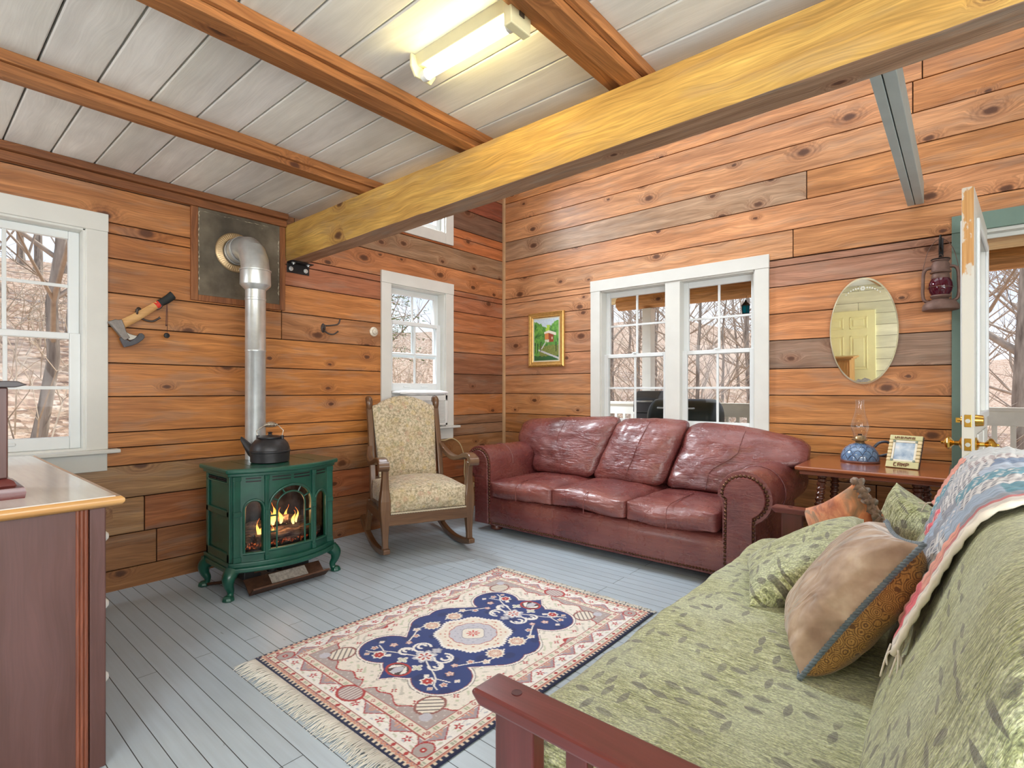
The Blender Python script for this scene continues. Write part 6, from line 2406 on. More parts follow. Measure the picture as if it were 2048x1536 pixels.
def build_ac():
    t = thing('window_air_conditioner', 'white window air conditioner under the raised narrow sash', 'air conditioner', (-0.05, -1.2, 0.864))
    x0, x1, y0, y1, z0, z1 = -0.42, 0.075, -1.47, -0.905, 0.865, 1.150
    bm = nb()
    box(bm, (x0, y0, z0), (x1 - 0.015, y1, z1))
    b = obj('case', bm, M['white_plastic'], t, world=True, bevel=0.006)
    bm = nb()
    for (a, b_, c, d) in ((y0, y1, z1 - 0.04, z1), (y0, y1, z0, z0 + 0.022), (y0, y0 + 0.03, z0, z1), (y1 - 0.028, y1, z0, z1), (y0, y1, z0 + 0.235, z0 + 0.25)):
        box(bm, (x1 - 0.02, a, c), (x1, b_, d))
    obj('front_bezel', bm, M['white_plastic'], t, world=True, bevel=0.003)
    bm = nb()
    for k in range(15):
        z = z0 + 0.03 + k * 0.0138
        box(bm, (x1 - 0.016, y0 + 0.03, z), (x1 - 0.003, y1 - 0.028, z + 0.006))
    obj('louvre', bm, M['white_plastic'], t, world=True, bevel=0.001, segs=1)
    bm = nb()
    box(bm, (x1 - 0.045, y0 + 0.02, z0 + 0.02), (x1 - 0.02, y1 - 0.02, z1 - 0.03))
    obj('filter', bm, simple('dark_filter', lin(90, 90, 90), 0.9), t, world=True)
    # side filler panels of the window
    bm = nb()
    box(bm, (-0.08, -1.512, 0.866), (-0.06, y0, 1.19))
    box(bm, (-0.08, y1, 0.866), (-0.06, -0.888, 1.19))
    box(bm, (-0.08, y0, z1), (-0.06, y1, 1.19))
    obj('filler_panel', bm, M['white_plastic'], t, world=True, bevel=0.002)
    p = thing('folded_towel', 'white folded towel packed along the top of the air conditioner', 'towel', (0.0, -1.19, 1.151))
    bm = cushion(0.13, 0.58, 0.05, n=22, edge=0.3, box_h=0.3, wr=0.006, seed=3, wscale=14)
    bmesh.ops.translate(bm, verts=bm.verts, vec=(0.025, 0, 0.024))
    obj('cloth', bm, simple('white_towel', lin(236, 238, 240), 0.95, var=0.03, bump=0.4, bscale=260), p, smooth=180, sub=1)
    c = thing('power_cord', 'cream power cord hanging from the air conditioner behind the rocking chair', 'cord', (0.03, -0.85, 0.7))
    bm = nb()
    pts = [(0.012, -1.02, 0.726), (0.02, -0.90, 0.712), (0.02, -0.795, 0.722), (0.02, -0.70, 0.672), (0.02, -0.645, 0.58), (0.022, -0.625, 0.48), (0.022, -0.63, 0.36), (0.02, -0.60, 0.28), (0.02, -0.52, 0.23)]
    tube(bm, spline(pts, 8), 0.0055, 8)
    obj('cable', bm, M['cord'], c, world=True, smooth=60)
    bm = nb()
    box(bm, (0.0, -0.53, 0.20), (0.03, -0.49, 0.25))
    obj('plug', bm, M['cord'], c, world=True, bevel=0.005)


build_ac()


# ------------------------------------------------------------------ painting
def build_painting():
    x0, x1, z0, z1 = 0.365, 0.815, 1.438, 2.0
    t = thing('painting', 'small gilt framed painting of a cabin among green trees', 'painting', (0.59, -0.01, 1.72))
    w = 0.055
    gold = simple('gilt_frame', lin(206, 162, 92), 0.32, 0.55, var=0.15, vscale=40, bump=0.2, bscale=120)
    prof = [(0.0, 0.0), (0.0, -0.022), (0.010, -0.032), (0.022, -0.030), (0.032, -0.022), (0.048, -0.020), (w, -0.012), (w, 0.0)]
    bm = nb()
    rings = []
    for cx, cz, sx, sz in ((x0, z0, 1, 1), (x1, z0, -1, 1), (x1, z1, -1, -1), (x0, z1, 1, -1)):
        rings.append([bm.verts.new((cx + sx * d, y, cz + sz * d)) for d, y in prof])
    n = len(prof)
    for i in range(4):
        A, B = rings[i], rings[(i + 1) % 4]
        for k in range(n - 1): bm.faces.new((A[k], A[k + 1], B[k + 1], B[k]))
    fr = obj('frame', bm, gold, t, world=True, smooth=30)
    dg = simple('dark_gilt', lin(150, 108, 58), 0.4, 0.5)
    for z in (z0 + 0.013, z1 - 0.013):
        bm = nb()
        for k in range(22):
            x = x0 + 0.02 + (x1 - x0 - 0.04) * k / 21
            tube(bm, [(x - 0.005, -0.031, z - 0.004), (x + 0.005, -0.033, z + 0.004)], 0.0035, 5)
        obj('carved_edge', bm, dg, fr, world=True, smooth=60)
    bm = nb()
    box(bm, (x0 + w - 0.002, -0.010, z0 + w - 0.002), (x1 - w + 0.002, -0.004, z1 - w + 0.002))
    obj('liner', bm, simple('linen_liner', lin(222, 214, 190), 0.8, var=0.05), t, world=True)
    a0, a1, b0, b1 = x0 + w + 0.014, x1 - w - 0.014, z0 + w + 0.012, z1 - w - 0.012
    me, u, v = grid_mesh('picture', 150, 200, lambda u, v: np.stack([a0 + (a1 - a0) * u - 0.59, np.full_like(u, -0.0115) + 0.01, b0 + (b1 - b0) * v - 1.72], -1))
    C = lambda *a: np.array(lin(*a)[:3])
    rs = np.array([fbm((a * 9, b * 11, 0.3), 4) for a, b in zip(u, v)])
    rs2 = np.array([fbm((a * 26, b * 30, 4.0), 2) for a, b in zip(u, v)])
    col = np.tile(C(60, 130, 62), (len(u), 1))
    g1 = np.clip(0.5 + 0.55 * rs + 0.25 * rs2, 0, 1)[:, None]
    col = C(30, 96, 44) * (1 - g1) + C(128, 192, 84) * g1
    sky = v > 0.86 + 0.07 * np.sin(u * 7 + 1) + 0.06 * rs
    col[sky] = C(198, 216, 228) + (0.08 * rs2[sky])[:, None]
    bright = (np.abs(u - 0.57) < 0.07 + 0.05 * rs) & (v > 0.6) & (v < 0.85)
    col[bright] = C(170, 206, 76)
    low = v < 0.36 + 0.05 * rs
    m = low & (u > 0.22)
    g2 = np.clip(0.5 + 0.5 * rs2, 0, 1)[:, None]
    col[m] = (C(86, 112, 48) * (1 - g2) + C(150, 150, 78) * g2)[m]
    col[v < 0.10 + 0.04 * rs] = C(48, 98, 52)
    # cabin
    roof = (v - 0.690 < -0.22 * np.abs(u - 0.60) + 0.03) & (v > 0.655 - 0.24 * np.maximum(u - 0.60, 0) - 0.10 * np.maximum(0.6 - u, 0)) & (u > 0.42) & (u < 0.90)
    wall = (u > 0.44) & (u < 0.60) & (v > 0.50) & (v < 0.655)
    wall2 = (u >= 0.60) & (u < 0.80) & (v > 0.455 - 0.02) & (v < 0.655 - 0.24 * (u - 0.60))
    col[wall] = C(214, 136, 76)
    col[wall2] = C(150, 66, 40)
    col[wall2 & (np.hypot((u - 0.74) / 0.6, v - 0.53) < 0.035)] = C(232, 206, 178)
    col[roof] = C(228, 222, 206)
    col[(u > 0.44) & (u < 0.62) & (v > 0.43) & (v < 0.50) & (v > 0.60 - 0.32 * u + 0.02 * np.sin(u * 90))] = C(220, 214, 196)
    # path and trunks
    path = (np.abs(u - (0.30 + 1.05 * (v - 0.27))) < 0.022 + 0.02 * (0.45 - v)) & (v > 0.27) & (v < 0.43)
    col[path] = C(206, 204, 206)
    p2 = (np.abs(v - (0.245 - 0.26 * (u - 0.22))) < 0.022 + 0.01 * rs2) & (u > 0.18)
    col[p2] = C(196, 198, 202)
    for tx, tb in ((0.05, 0.20), (0.14, 0.18), (0.27, 0.21), (0.90, 0.20)):
        k = (np.abs(u - tx) < 0.014) & (v > tb) & (v < tb + 0.24)
        col[k] = C(46, 62, 44)
    attr_color(me, 'col', np.concatenate([np.clip(col, 0, 1), np.ones((len(u), 1))], 1))
    mesh_obj('picture', me, vcol('oil_paint', 0.45, 0.2, 200.0, coat=0.2), t)


build_painting()


# ------------------------------------------------------------------ oval mirror
def build_mirror():
    cx, cz, rx, rz = 3.327, 1.607, 0.200, 0.367
    t = thing('oval_mirror', 'frameless oval mirror with thin pale rim above the lamp table', 'mirror', (cx, -0.02, cz))
    g = G('silvered_glass')
    mir = g.bsdf(Base_Color=(0.86, 0.87, 0.85, 1), Metallic=1.0, Roughness=0.015)
    N = 96
    ring = lambda k, s, y: (cx + rx * s * math.cos(2 * PI * k / N), y, cz + rz * s * math.sin(2 * PI * k / N))
    bm = nb()
    A = [bm.verts.new(ring(k, 0.965, -0.0205)) for k in range(N)]
    bm.faces.new(A)
    obj('glass', bm, mir, t, world=True)
    bm = nb()
    R = [[bm.verts.new(ring(k, s, y)) for k in range(N)] for s, y in ((0.965, -0.0205), (1.0, -0.0165), (1.0, -0.012), (0.9, -0.008))]
    for P, Q in zip(R, R[1:]):
        for k in range(N): bm.faces.new((P[k], P[(k + 1) % N], Q[(k + 1) % N], Q[k]))
    bm.faces.new(R[-1])
    obj('bevelled_edge', bm, simple('bevel_glass', lin(216, 208, 178), 0.12, 0.5, var=0.04), t, world=True, smooth=30)
    bm = nb()
    lathe(bm, [(0.10, 0.004), (0.10, 0.010)], (0, 0, 0), 20, Matrix.Translation((cx, -0.0, cz)) @ Matrix.Rotation(PI / 2, 4, 'X'))
    obj('backing', bm, M['gap'], t, world=True)
    # etched flower with leaf sprays, and worn silvering at the foot
    bm = nb()
    fz = cz + rz * 0.80
    def petal(x, z, r, sq=1.0):
        V = [bm.verts.new((x + r * math.cos(2 * PI * k / 10), -0.0209, z + r * sq * math.sin(2 * PI * k / 10))) for k in range(10)]
        bm.faces.new(V)
    for k in range(6):
        petal(cx + 0.010 * math.cos(k * PI / 3), fz + 0.010 * math.sin(k * PI / 3), 0.0062)
    for s in (-1, 1):
        for k in range(6):
            x = cx + s * (0.026 + 0.0145 * k)
            petal(x, fz - 0.0015 * k * k + 0.002, 0.0055 - 0.0004 * k, 1.2)
    obj('etching', bm, simple('frosted_etching', lin(214, 214, 204), 0.6), t, world=True)
    bm = nb()
    rnd = random.Random(5)
    pts = [(-0.045, -0.345), (-0.030, -0.330), (-0.012, -0.335), (0.008, -0.322), (0.030, -0.330), (0.045, -0.340), (0.020, -0.352), (-0.02, -0.353)]
    bm.faces.new([bm.verts.new((cx + a, -0.0208, cz + b)) for a, b in pts])
    obj('worn_silvering', bm, simple('worn_silver', lin(140, 134, 124), 0.6, var=0.3, vscale=80), t, world=True)
    # hangs from its top, tipped a little forward
    t.rotation_euler = (math.radians(2.4), 0, 0)
    t.location.y = -0.028


build_mirror()


# ------------------------------------------------------------------ railway lantern
def build_lantern():
    cx, cy = 3.745, -0.115
    hk = thing('wall_hook', 'black iron wall hook holding the red globe lantern', 'hook', (cx, 0, 2.12))
    bm = nb()
    prism(bm, [(0.0, 2.055), (-0.008, 2.06), (-0.008, 2.17), (0.0, 2.18)], 'x', cx - 0.012, cx + 0.012)
    tube(bm, spline([(cx, -0.008, 2.10), (cx, -0.06, 2.085), (cx, -0.105, 2.10), (cx, -0.125, 2.14), (cx, -0.120, 2.17)], 5), 0.006, 8)
    obj('iron', bm, M['black_metal'], hk, world=True, smooth=50)
    t = thing('lantern', 'rusty railway lantern with deep red glass globe on a hook', 'lantern', (cx, cy, 1.70))
    Rm = M['rust']
    o = (cx, cy, 0)
    bm = nb()
    lathe(bm, [(0.0, 1.700), (0.090, 1.700), (0.093, 1.706), (0.091, 1.730), (0.078, 1.750), (0.050, 1.764), (0.040, 1.770), (0.0, 1.770)], o, 32, cap=False)
    obj('fuel_tank', bm, Rm, t, world=True, smooth=35)
    bm = nb()
    lathe(bm, [(0.036, 1.768), (0.046, 1.776), (0.052, 1.786), (0.050, 1.794), (0.0, 1.794)], o, 28, cap=False)
    obj('burner', bm, Rm, t, world=True, smooth=40)
    g = G('ruby_glass')
    gl = g.n('BsdfGlass', {0: (0.30, 0.020, 0.075, 1), 'Roughness': 0.02, 'IOR': 1.3})
    tr = g.n('BsdfTransparent', {0: (0.36, 0.045, 0.12, 1)})
    gs = g.n('BsdfGlossy', {0: (1, 1, 1, 1), 'Roughness': 0.03})
    df = g.n('BsdfDiffuse', {0: lin(96, 22, 44)})
    m1 = g.n('MixShader', {0: 0.5, 1: tr.outputs[0], 2: df.outputs[0]})
    fr = g.n('Fresnel', {0: 1.5})
    m2 = g.n('MixShader', {0: fr.outputs[0], 1: m1.outputs[0], 2: gs.outputs[0]})
    g.t.links.new(m2.outputs[0], g.out.inputs[0])
    bm = nb()
    lathe(bm, [(0.045, 1.794), (0.056, 1.815), (0.061, 1.845), (0.059, 1.870), (0.050, 1.893), (0.044, 1.900)], o, 32, cap=False)
    obj('globe', bm, g.m, t, world=True, smooth=180)
    bm = nb()
    lathe(bm, [(0.046, 1.897), (0.048, 1.903), (0.044, 1.925), (0.040, 1.930), (0.052, 1.934), (0.054, 1.940), (0.046, 1.944), (0.046, 1.985), (0.040, 1.998), (0.040, 2.004), (0.047, 2.010), (0.047, 2.014), (0.0, 2.012)], o, 28, cap=False)
    ch = obj('chimney_cap', bm, Rm, t, world=True, smooth=35)
    bm = nb()
    lathe(bm, [(0.0, 2.0145), (0.046, 2.016), (0.050, 2.019), (0.046, 2.022), (0.0, 2.024)], o, 24, cap=False)
    obj('top_disc', bm, M['black_metal'], ch, world=True, smooth=40)
    bm = nb()
    for s in (-1, 1):
        tube(bm, spline([(cx + s * 0.042, cy, 1.970), (cx + s * 0.070, cy, 1.964), (cx + s * 0.084, cy, 1.935), (cx + s * 0.087, cy, 1.87), (cx + s * 0.088, cy, 1.81), (cx + s * 0.080, cy, 1.768), (cx + s * 0.055, cy, 1.754)], 6), 0.0125, 10, flat=0.75)
    for nm in ('side_tube',):
        obj(nm, bm, Rm, t, world=True, smooth=50)
    bm = nb()
    tube(bm, [(cx + 0.064 * math.cos(a), cy + 0.064 * math.sin(a), 1.842 + 0.004 * math.sin(2 * a)) for a in [2 * PI * k / 32 for k in range(32)]], 0.0016, 5, closed=True)
    tube(bm, [(cx - 0.012, cy, 2.02), (cx - 0.008, cy, 2.045), (cx, cy, 2.052), (cx + 0.008, cy, 2.045), (cx + 0.012, cy, 2.02)], 0.0014, 5)
    obj('guard_wire', bm, Rm, t, world=True, smooth=60)
    bm = nb()
    tube(bm, spline([(cx - 0.093, cy, 1.930), (cx - 0.082, cy, 1.99), (cx - 0.062, cy, 2.075), (cx - 0.030, cy, 2.130), (cx, cy, 2.147), (cx + 0.032, cy, 2.130), (cx + 0.062, cy, 2.075), (cx + 0.082, cy, 1.99), (cx + 0.090, cy, 1.935)], 6), 0.0022, 6)
    obj('bail', bm, Rm, t, world=True, smooth=60)


build_lantern()


# ------------------------------------------------------------------ side table with lamp and picture frame
def build_table():
    t = thing('side_table', 'walnut side table with rope turned legs under the mirror', 'table', (3.43, -0.42, 0))
    x0, x1, y0, y1, zt = 3.065, 3.800, -0.79, -0.06, 0.735
    bm = nb()
    box(bm, (x0, y0, zt - 0.024), (x1, y1, zt))
    top = obj('top', bm, M['table'], t, world=True, along='x', bevel=0.009, segs=3)
    bm = nb()
    box(bm, (x0 + 0.022, y0 + 0.022, zt - 0.052), (x1 - 0.022, y1 - 0.022, zt - 0.024))
    obj('apron', bm, wood('dark_walnut', lin(108, 56, 36), 0.2, 12.0, rough=0.25, coat=0.4, bump=0.02), t, world=True, along='x', bevel=0.007)
    turn = wood('turned_walnut', lin(104, 58, 40), 0.2, 12.0, rough=0.25, coat=0.4, bump=0.02)
    for x, y, dx, dy in ((3.185, -0.60, -0.045, -0.03), (3.205, -0.28, -0.03, 0.03), (3.655, -0.62, 0.035, -0.03), (3.675, -0.28, 0.03, 0.03)):
        bm = nb()
        n = 150
        pts, rr = [], []
        for i in range(n + 1):
            q = i / n
            z = 0.685 * (1 - q)
            pts.append((x + dx * q * 1.4, y + dy * q * 1.4, z))
            rr.append(0.026)
        rings = tube(bm, pts, rr, 12)
        # rope twist with plain blocks at the ends
        for i, R in enumerate(rings):
            q = i / n
            c = Vector(pts[i])
            for k, v in enumerate(R):
                if 0.10 < q < 0.52 or 0.62 < q < 0.93:
                    s = 0.5 + 0.5 * math.sin(2 * PI * (q * 22) + 2 * PI * k / 12)
                    f = 0.70 + 0.34 * s
                else:
                    f = 1.0 - 0.25 * (abs(math.sin(q * 90)) > 0.9)
                v.co = c + (v.co - c) * f
        obj('leg', bm, turn, t, world=True, along='z', smooth=40)
    bm = nb()
    box(bm, (x0 + 0.12, y0 + 0.18, 0.20), (x1 - 0.10, y1 - 0.18, 0.222))
    obj('lower_shelf', bm, M['table'], t, world=True, along='x', bevel=0.006)


build_table()


def build_oil_lamp():
    cx, cy, z0 = 3.345, -0.315, 0.7352
    t = thing('oil_lamp', 'blue scale glazed oil lamp with clear glass chimney', 'lamp', (cx, cy, z0))
    # scale glaze
    g = G('blue_scale_glaze')
    uv = g.n('UVMap').outputs[0]
    sp = g.n('SeparateXYZ', {0: uv})
    row = g.math('FLOOR', sp.outputs[1])
    odd = g.math('MULTIPLY', g.math('MODULO', row, 2.0), 0.5)
    fx = g.math('SUBTRACT', g.math('FRACT', g.math('ADD', sp.outputs[0], odd)), 0.5)
    fy = g.math('FRACT', sp.outputs[1])
    edge = g.math('ABSOLUTE', g.math('SUBTRACT', fy, g.math('MULTIPLY', g.math('ABSOLUTE', fx), 1.9)))
    arc = g.math('ABSOLUTE', g.math('SUBTRACT', g.math('ADD', g.math('MULTIPLY', g.math('MULTIPLY', fx, fx), 3.6), 0.0), fy))
    e2 = g.math('ABSOLUTE', g.math('SUBTRACT', g.math('SUBTRACT', 1.0, g.math('MULTIPLY', g.math('MULTIPLY', fx, fx), 3.6)), fy))
    ln = g.math('SUBTRACT', 1.0, g.smooth(e2, 0.05, 0.13))
    nz = g.noise(g.coords(), 40, 3)
    base = g.ramp(nz, [(0.3, lin(72, 104, 142)), (0.7, lin(116, 146, 180))])
    col = g.mix(ln, base, lin(24, 34, 58))
    glz = g.bsdf(Base_Color=col, Roughness=0.15, Coat_Weight=0.8, Coat_Roughness=0.05, Normal=g.bump(g.math('SUBTRACT', 1.0, ln), 0.4, 0.004))
    prof = [(0.094, 0.012), (0.096, 0.022), (0.094, 0.040), (0.086, 0.062), (0.072, 0.082), (0.052, 0.098), (0.032, 0.106), (0.022, 0.108)]
    bm = nb()
    rings = lathe(bm, prof, (cx, cy, z0), 56, cap=False)
    lay = bm.loops.layers.uv.verify()
    acc = [0.0]
    for (r0, za), (r1, zb) in zip(prof, prof[1:]): acc.append(acc[-1] + math.hypot(r1 - r0, zb - za))
    vmap = {}
    for i, R in enumerate(rings):
        for k, v in enumerate(R): vmap[v] = (k / 56 * 12, acc[i] / 0.031)
    for f in bm.faces:
        us = [vmap[l.vert][0] for l in f.loops]
        mx = max(us)
        for l in f.loops:
            a, b = vmap[l.vert]
            l[lay].uv = (a + 12 if mx - a > 6 else a, b)
    obj('font', bm, glz, t, world=True, smooth=180)
    bm = nb()
    lathe(bm, [(0.0, 0.0), (0.094, 0.0), (0.097, 0.005), (0.095, 0.012), (0.0, 0.012)], (cx, cy, z0), 48, cap=False)
    obj('base_rim', bm, simple('brown_clay_rim', lin(110, 64, 52), 0.35, coat=0.3), t, world=True, smooth=40)
    bm = nb()
    tube(bm, spline([(cx + 0.066, cy + 0.02, z0 + 0.088), (cx + 0.088, cy + 0.03, z0 + 0.112), (cx + 0.122, cy + 0.042, z0 + 0.118), (cx + 0.150, cy + 0.05, z0 + 0.096), (cx + 0.150, cy + 0.05, z0 + 0.060), (cx + 0.092, cy + 0.028, z0 + 0.038)], 6), 0.0078, 10)
    obj('handle', bm, simple('slate_handle', lin(70, 78, 92), 0.2, coat=0.5), t, world=True, smooth=60)
    bm = nb()
    lathe(bm, [(0.022, 0.106), (0.024, 0.112), (0.020, 0.118), (0.030, 0.121), (0.040, 0.124), (0.041, 0.130), (0.030, 0.133), (0.026, 0.146), (0.018, 0.152), (0.0, 0.152)], (cx, cy, z0), 28, cap=False)
    br = obj('burner', bm, simple('aged_brass', lin(176, 150, 110), 0.3, 0.85, var=0.1), t, world=True, smooth=40)
    bm = nb()
    tube(bm, [(cx + 0.03, cy - 0.02, z0 + 0.127), (cx + 0.055, cy - 0.038, z0 + 0.127)], 0.002, 6)
    lathe(bm, [(0, 0), (0.007, 0), (0.007, 0.003), (0, 0.003)], (cx + 0.056, cy - 0.039, z0 + 0.1255), 12, cap=False)
    obj('wick_knob', bm, M['brass'], br, world=True, smooth=40)
    bm = nb()
    box(bm, (cx - 0.010, cy - 0.0015, z0 + 0.150), (cx + 0.010, cy + 0.0015, z0 + 0.160))
    obj('wick', bm, M['black_metal'], br, world=True)
    g = G('chimney_glass')
    tr = g.n('BsdfTransparent', {0: (0.97, 0.97, 0.97, 1)})
    gs = g.n('BsdfGlossy', {0: (1, 1, 1, 1), 'Roughness': 0.02})
    lw = g.n('LayerWeight', {0: 0.25})
    mx = g.n('MixShader', {0: g.math('MULTIPLY_ADD', lw.outputs['Facing'], 0.55, 0.04, clamp=True), 1: tr.outputs[0], 2: gs.outputs[0]})
    g.t.links.new(mx.outputs[0], g.out.inputs[0])
    bm = nb()
    lathe(bm, [(0.036, 0.126), (0.035, 0.150), (0.040, 0.168), (0.048, 0.190), (0.049, 0.208), (0.043, 0.235), (0.033, 0.265), (0.0255, 0.295), (0.023, 0.325), (0.0235, 0.352), (0.0245, 0.356)], (cx, cy, z0), 40, cap=False)
    obj('chimney', bm, g.m, t, world=True, smooth=180)
    t.scale = (1.13, 1.13, 1.13)


build_oil_lamp()


def build_photo_frame():
    # leans back, turned a little towards the room
    c = Vector((3.575, -0.50, 0.7375))
    t = thing('picture_frame', 'cream camp themed photo frame leaning on the table', 'photo frame', c)
    R = Matrix.Translation(c) @ Matrix.Rotation(math.radians(-14), 4, 'Z') @ Matrix.Rotation(math.radians(-24), 4, 'X')
    W_, H_ = 0.165, 0.205
    cream = simple('cream_resin', lin(206, 202, 150), 0.5, var=0.08)
    log_c = simple('log_ends', lin(224, 206, 160), 0.6, var=0.08)
    brown = simple('brown_resin', lin(120, 66, 46), 0.5)
    dark = simple('frame_back', lin(58, 34, 34), 0.6)
    iv = simple('ivory_resin', lin(228, 224, 206), 0.5, var=0.05)
    sage = simple('sage_resin', lin(132, 146, 130), 0.5)
    bm = nb()
    box(bm, (-W_ / 2, 0.004, 0.0), (W_ / 2, 0.022, H_), R)
    obj('back', bm, dark, t, world=True, bevel=0.002)
    bm = nb()
    box(bm, (-W_ / 2, -0.006, 0), (W_ / 2, 0.004, 0.040), R)
    box(bm, (-W_ / 2, -0.006, H_ - 0.030), (W_ / 2, 0.004, H_), R)
    fr = obj('border', bm, cream, t, world=True, bevel=0.003)
    for s in (-1, 1):
        for k in range(6):
            bm = nb()
            z = 0.040 + k * 0.0225
            a, b = (-W_ / 2 - 0.001, -W_ / 2 + 0.021) if s < 0 else (W_ / 2 - 0.021, W_ / 2 + 0.001)
            box(bm, (a, -0.007, z + 0.001), (b, 0.004, z + 0.0215), R)
            obj('log_end', bm, log_c, fr, world=True, bevel=0.004)
    bm = nb()
    for (a, b, z0, z1) in ((-0.062, 0.062, 0.040, 0.052), (-0.062, 0.062, H_ - 0.046, H_ - 0.032), (-0.062, -0.050, 0.04, H_ - 0.032), (0.050, 0.062, 0.04, H_ - 0.032)):
        box(bm, (a, -0.004, z0), (b, 0.004, z1), R)
    obj('inner_border', bm, iv, fr, world=True, bevel=0.002)
    bm = nb()
    for x, z in ((-0.056, 0.046), (0.056, 0.046), (-0.056, H_ - 0.039), (0.056, H_ - 0.039)):
        T = R @ Matrix.Translation((x, -0.004, z)) @ Matrix.Rotation(PI / 2, 4, 'X')
        lathe(bm, [(0, 0), (0.008, 0), (0.007, 0.003), (0, 0.004)], (0, 0, 0), 10, T, cap=False)
    obj('corner_boss', bm, sage, fr, world=True, smooth=50)
    # twig lettering: CAMP along the foot, a row of twig letters along the head
    glyph = {'C': [((1, 1), (0, 1)), ((0, 1), (0, 0)), ((0, 0), (1, 0))], 'A': [((0, 0), (0, 1)), ((0, 1), (1, 1)), ((1, 1), (1, 0)), ((0, .5), (1, .5))],
             'M': [((0, 0), (0, 1)), ((0, 1), (.5, .4)), ((.5, .4), (1, 1)), ((1, 1), (1, 0))], 'P': [((0, 0), (0, 1)), ((0, 1), (1, 1)), ((1, 1), (1, .5)), ((1, .5), (0, .5))]}
    bm = nb()
    x = -0.040
    for ch in 'CAMP':
        for (a, b), (c_, d) in glyph[ch]:
            p0 = R @ Vector((x + a * 0.0125, -0.008, 0.009 + b * 0.020))
            p1 = R @ Vector((x + c_ * 0.0125, -0.008, 0.009 + d * 0.020))
            tube(bm, [p0, p1], 0.0021, 6)
        x += 0.020
    obj('lettering', bm, brown, fr, world=True, smooth=60)
    bm = nb()
    for k in range(11):
        x = -0.054 + k * 0.0098
        tube(bm, [R @ Vector((x, -0.008, H_ - 0.024)), R @ Vector((x, -0.008, H_ - 0.010))], 0.0021, 6)
        if k % 2: tube(bm, [R @ Vector((x, -0.008, H_ - 0.012)), R @ Vector((x + 0.006, -0.008, H_ - 0.012))], 0.0018, 6)
        if k % 3 == 0: tube(bm, [R @ Vector((x, -0.008, H_ - 0.022)), R @ Vector((x + 0.006, -0.008, H_ - 0.020))], 0.0018, 6)
    obj('twig_border', bm, brown, fr, world=True, smooth=60)
    g = G('faded_photo')
    c_ = g.coords()
    mat = g.bsdf(Base_Color=g.ramp(g.noise(c_, 18, 3), [(0.3, lin(136, 160, 186)), (0.5, lin(186, 204, 216)), (0.7, lin(224, 226, 226))]), Roughness=0.08, Coat_Weight=0.8)
    bm = nb()
    box(bm, (-0.052, -0.001, 0.050), (0.052, 0.0045, H_ - 0.044), R)
    obj('photo', bm, mat, t, world=True)
    bm = nb()
    RR = R @ Matrix.Translation((0, 0.022, 0.14)) @ Matrix.Rotation(math.radians(46), 4, 'X')
    box(bm, (-0.02, 0.0, -0.148), (0.02, 0.004, 0.0), RR)
    obj('easel', bm, dark, t, world=True)


build_photo_frame()


# ------------------------------------------------------------------ fluorescent lamp
def build_tube_lamp(ox, oy, label, strength):
    t = thing('fluorescent_lamp', label, 'lamp', (ox, oy, 2.5), group=None)
    L = 0.475
    cream = simple('cream_fixture', lin(222, 214, 172), 0.45, var=0.04)
    bm = nb()
    prism(bm, [(oy - 0.045, 2.5), (oy - 0.030, 2.462), (oy + 0.030, 2.462), (oy + 0.045, 2.5)], 'x', ox - L / 2, ox + L / 2)
    obj('housing', bm, cream, t, world=True, bevel=0.002)
    for s in (-1, 1):
        bm = nb()
        x = ox + s * L / 2
        prism(bm, [(oy - 0.062, 2.5), (oy - 0.062, 2.452), (oy - 0.040, 2.418), (oy + 0.040, 2.418), (oy + 0.062, 2.452), (oy + 0.062, 2.5)], 'x', x - 0.006, x + 0.006) if s < 0 else prism(bm, [(oy - 0.055, 2.5), (oy - 0.050, 2.40), (oy + 0.050, 2.40), (oy + 0.055, 2.5)], 'x', x - 0.006, x + 0.028)
        e = obj('end_cap', bm, cream, t, world=True, bevel=0.004)
        bm = nb()
        xa, xb = (x + 0.006, x + 0.030) if s < 0 else (x - 0.030, x - 0.006)
        tube(bm, [(xa, oy, 2.434), (xb, oy, 2.434)], 0.022, 16)
        obj('lamp_holder', bm, M['white_plastic'], e, world=True, smooth=40)
        if s > 0:
            bm = nb()
            box(bm, (x + 0.028, oy - 0.012, 2.440), (x + 0.031, oy + 0.014, 2.470))
            obj('switch', bm, simple('dark_switch', lin(80, 72, 60), 0.5), e, world=True, bevel=0.001)
    bm = nb()
    tube(bm, [(ox - L / 2 + 0.028, oy, 2.434), (ox + L / 2 - 0.028, oy, 2.434)], 0.0185, 20)
    obj('tube', bm, emit('tube_glow_' + label[:5], (1.0, 0.80, 0.33, 1), strength), t, world=True, smooth=40)


build_tube_lamp(2.468, -3.02, 'lit fluorescent tube lamp between the ceiling joists', 42.0)

# ------------------------------------------------------------------ loose cord by the far futon arm
t = thing('yellow_cord', 'thin yellow cord running down behind the far futon arm', 'cord', (3.23, -1.29, 0.3))
bm = nb()
tube(bm, spline([(3.20, -0.95, 0.30), (3.225, -1.10, 0.44), (3.25, -1.22, 0.46), (3.262, -1.28, 0.34), (3.25, -1.27, 0.16), (3.22, -1.20, 0.03), (3.17, -1.05, 0.008)], 8), 0.0042, 7)
obj('cable', bm, simple('yellow_cable', lin(186, 164, 84), 0.5), t, world=True, smooth=60)

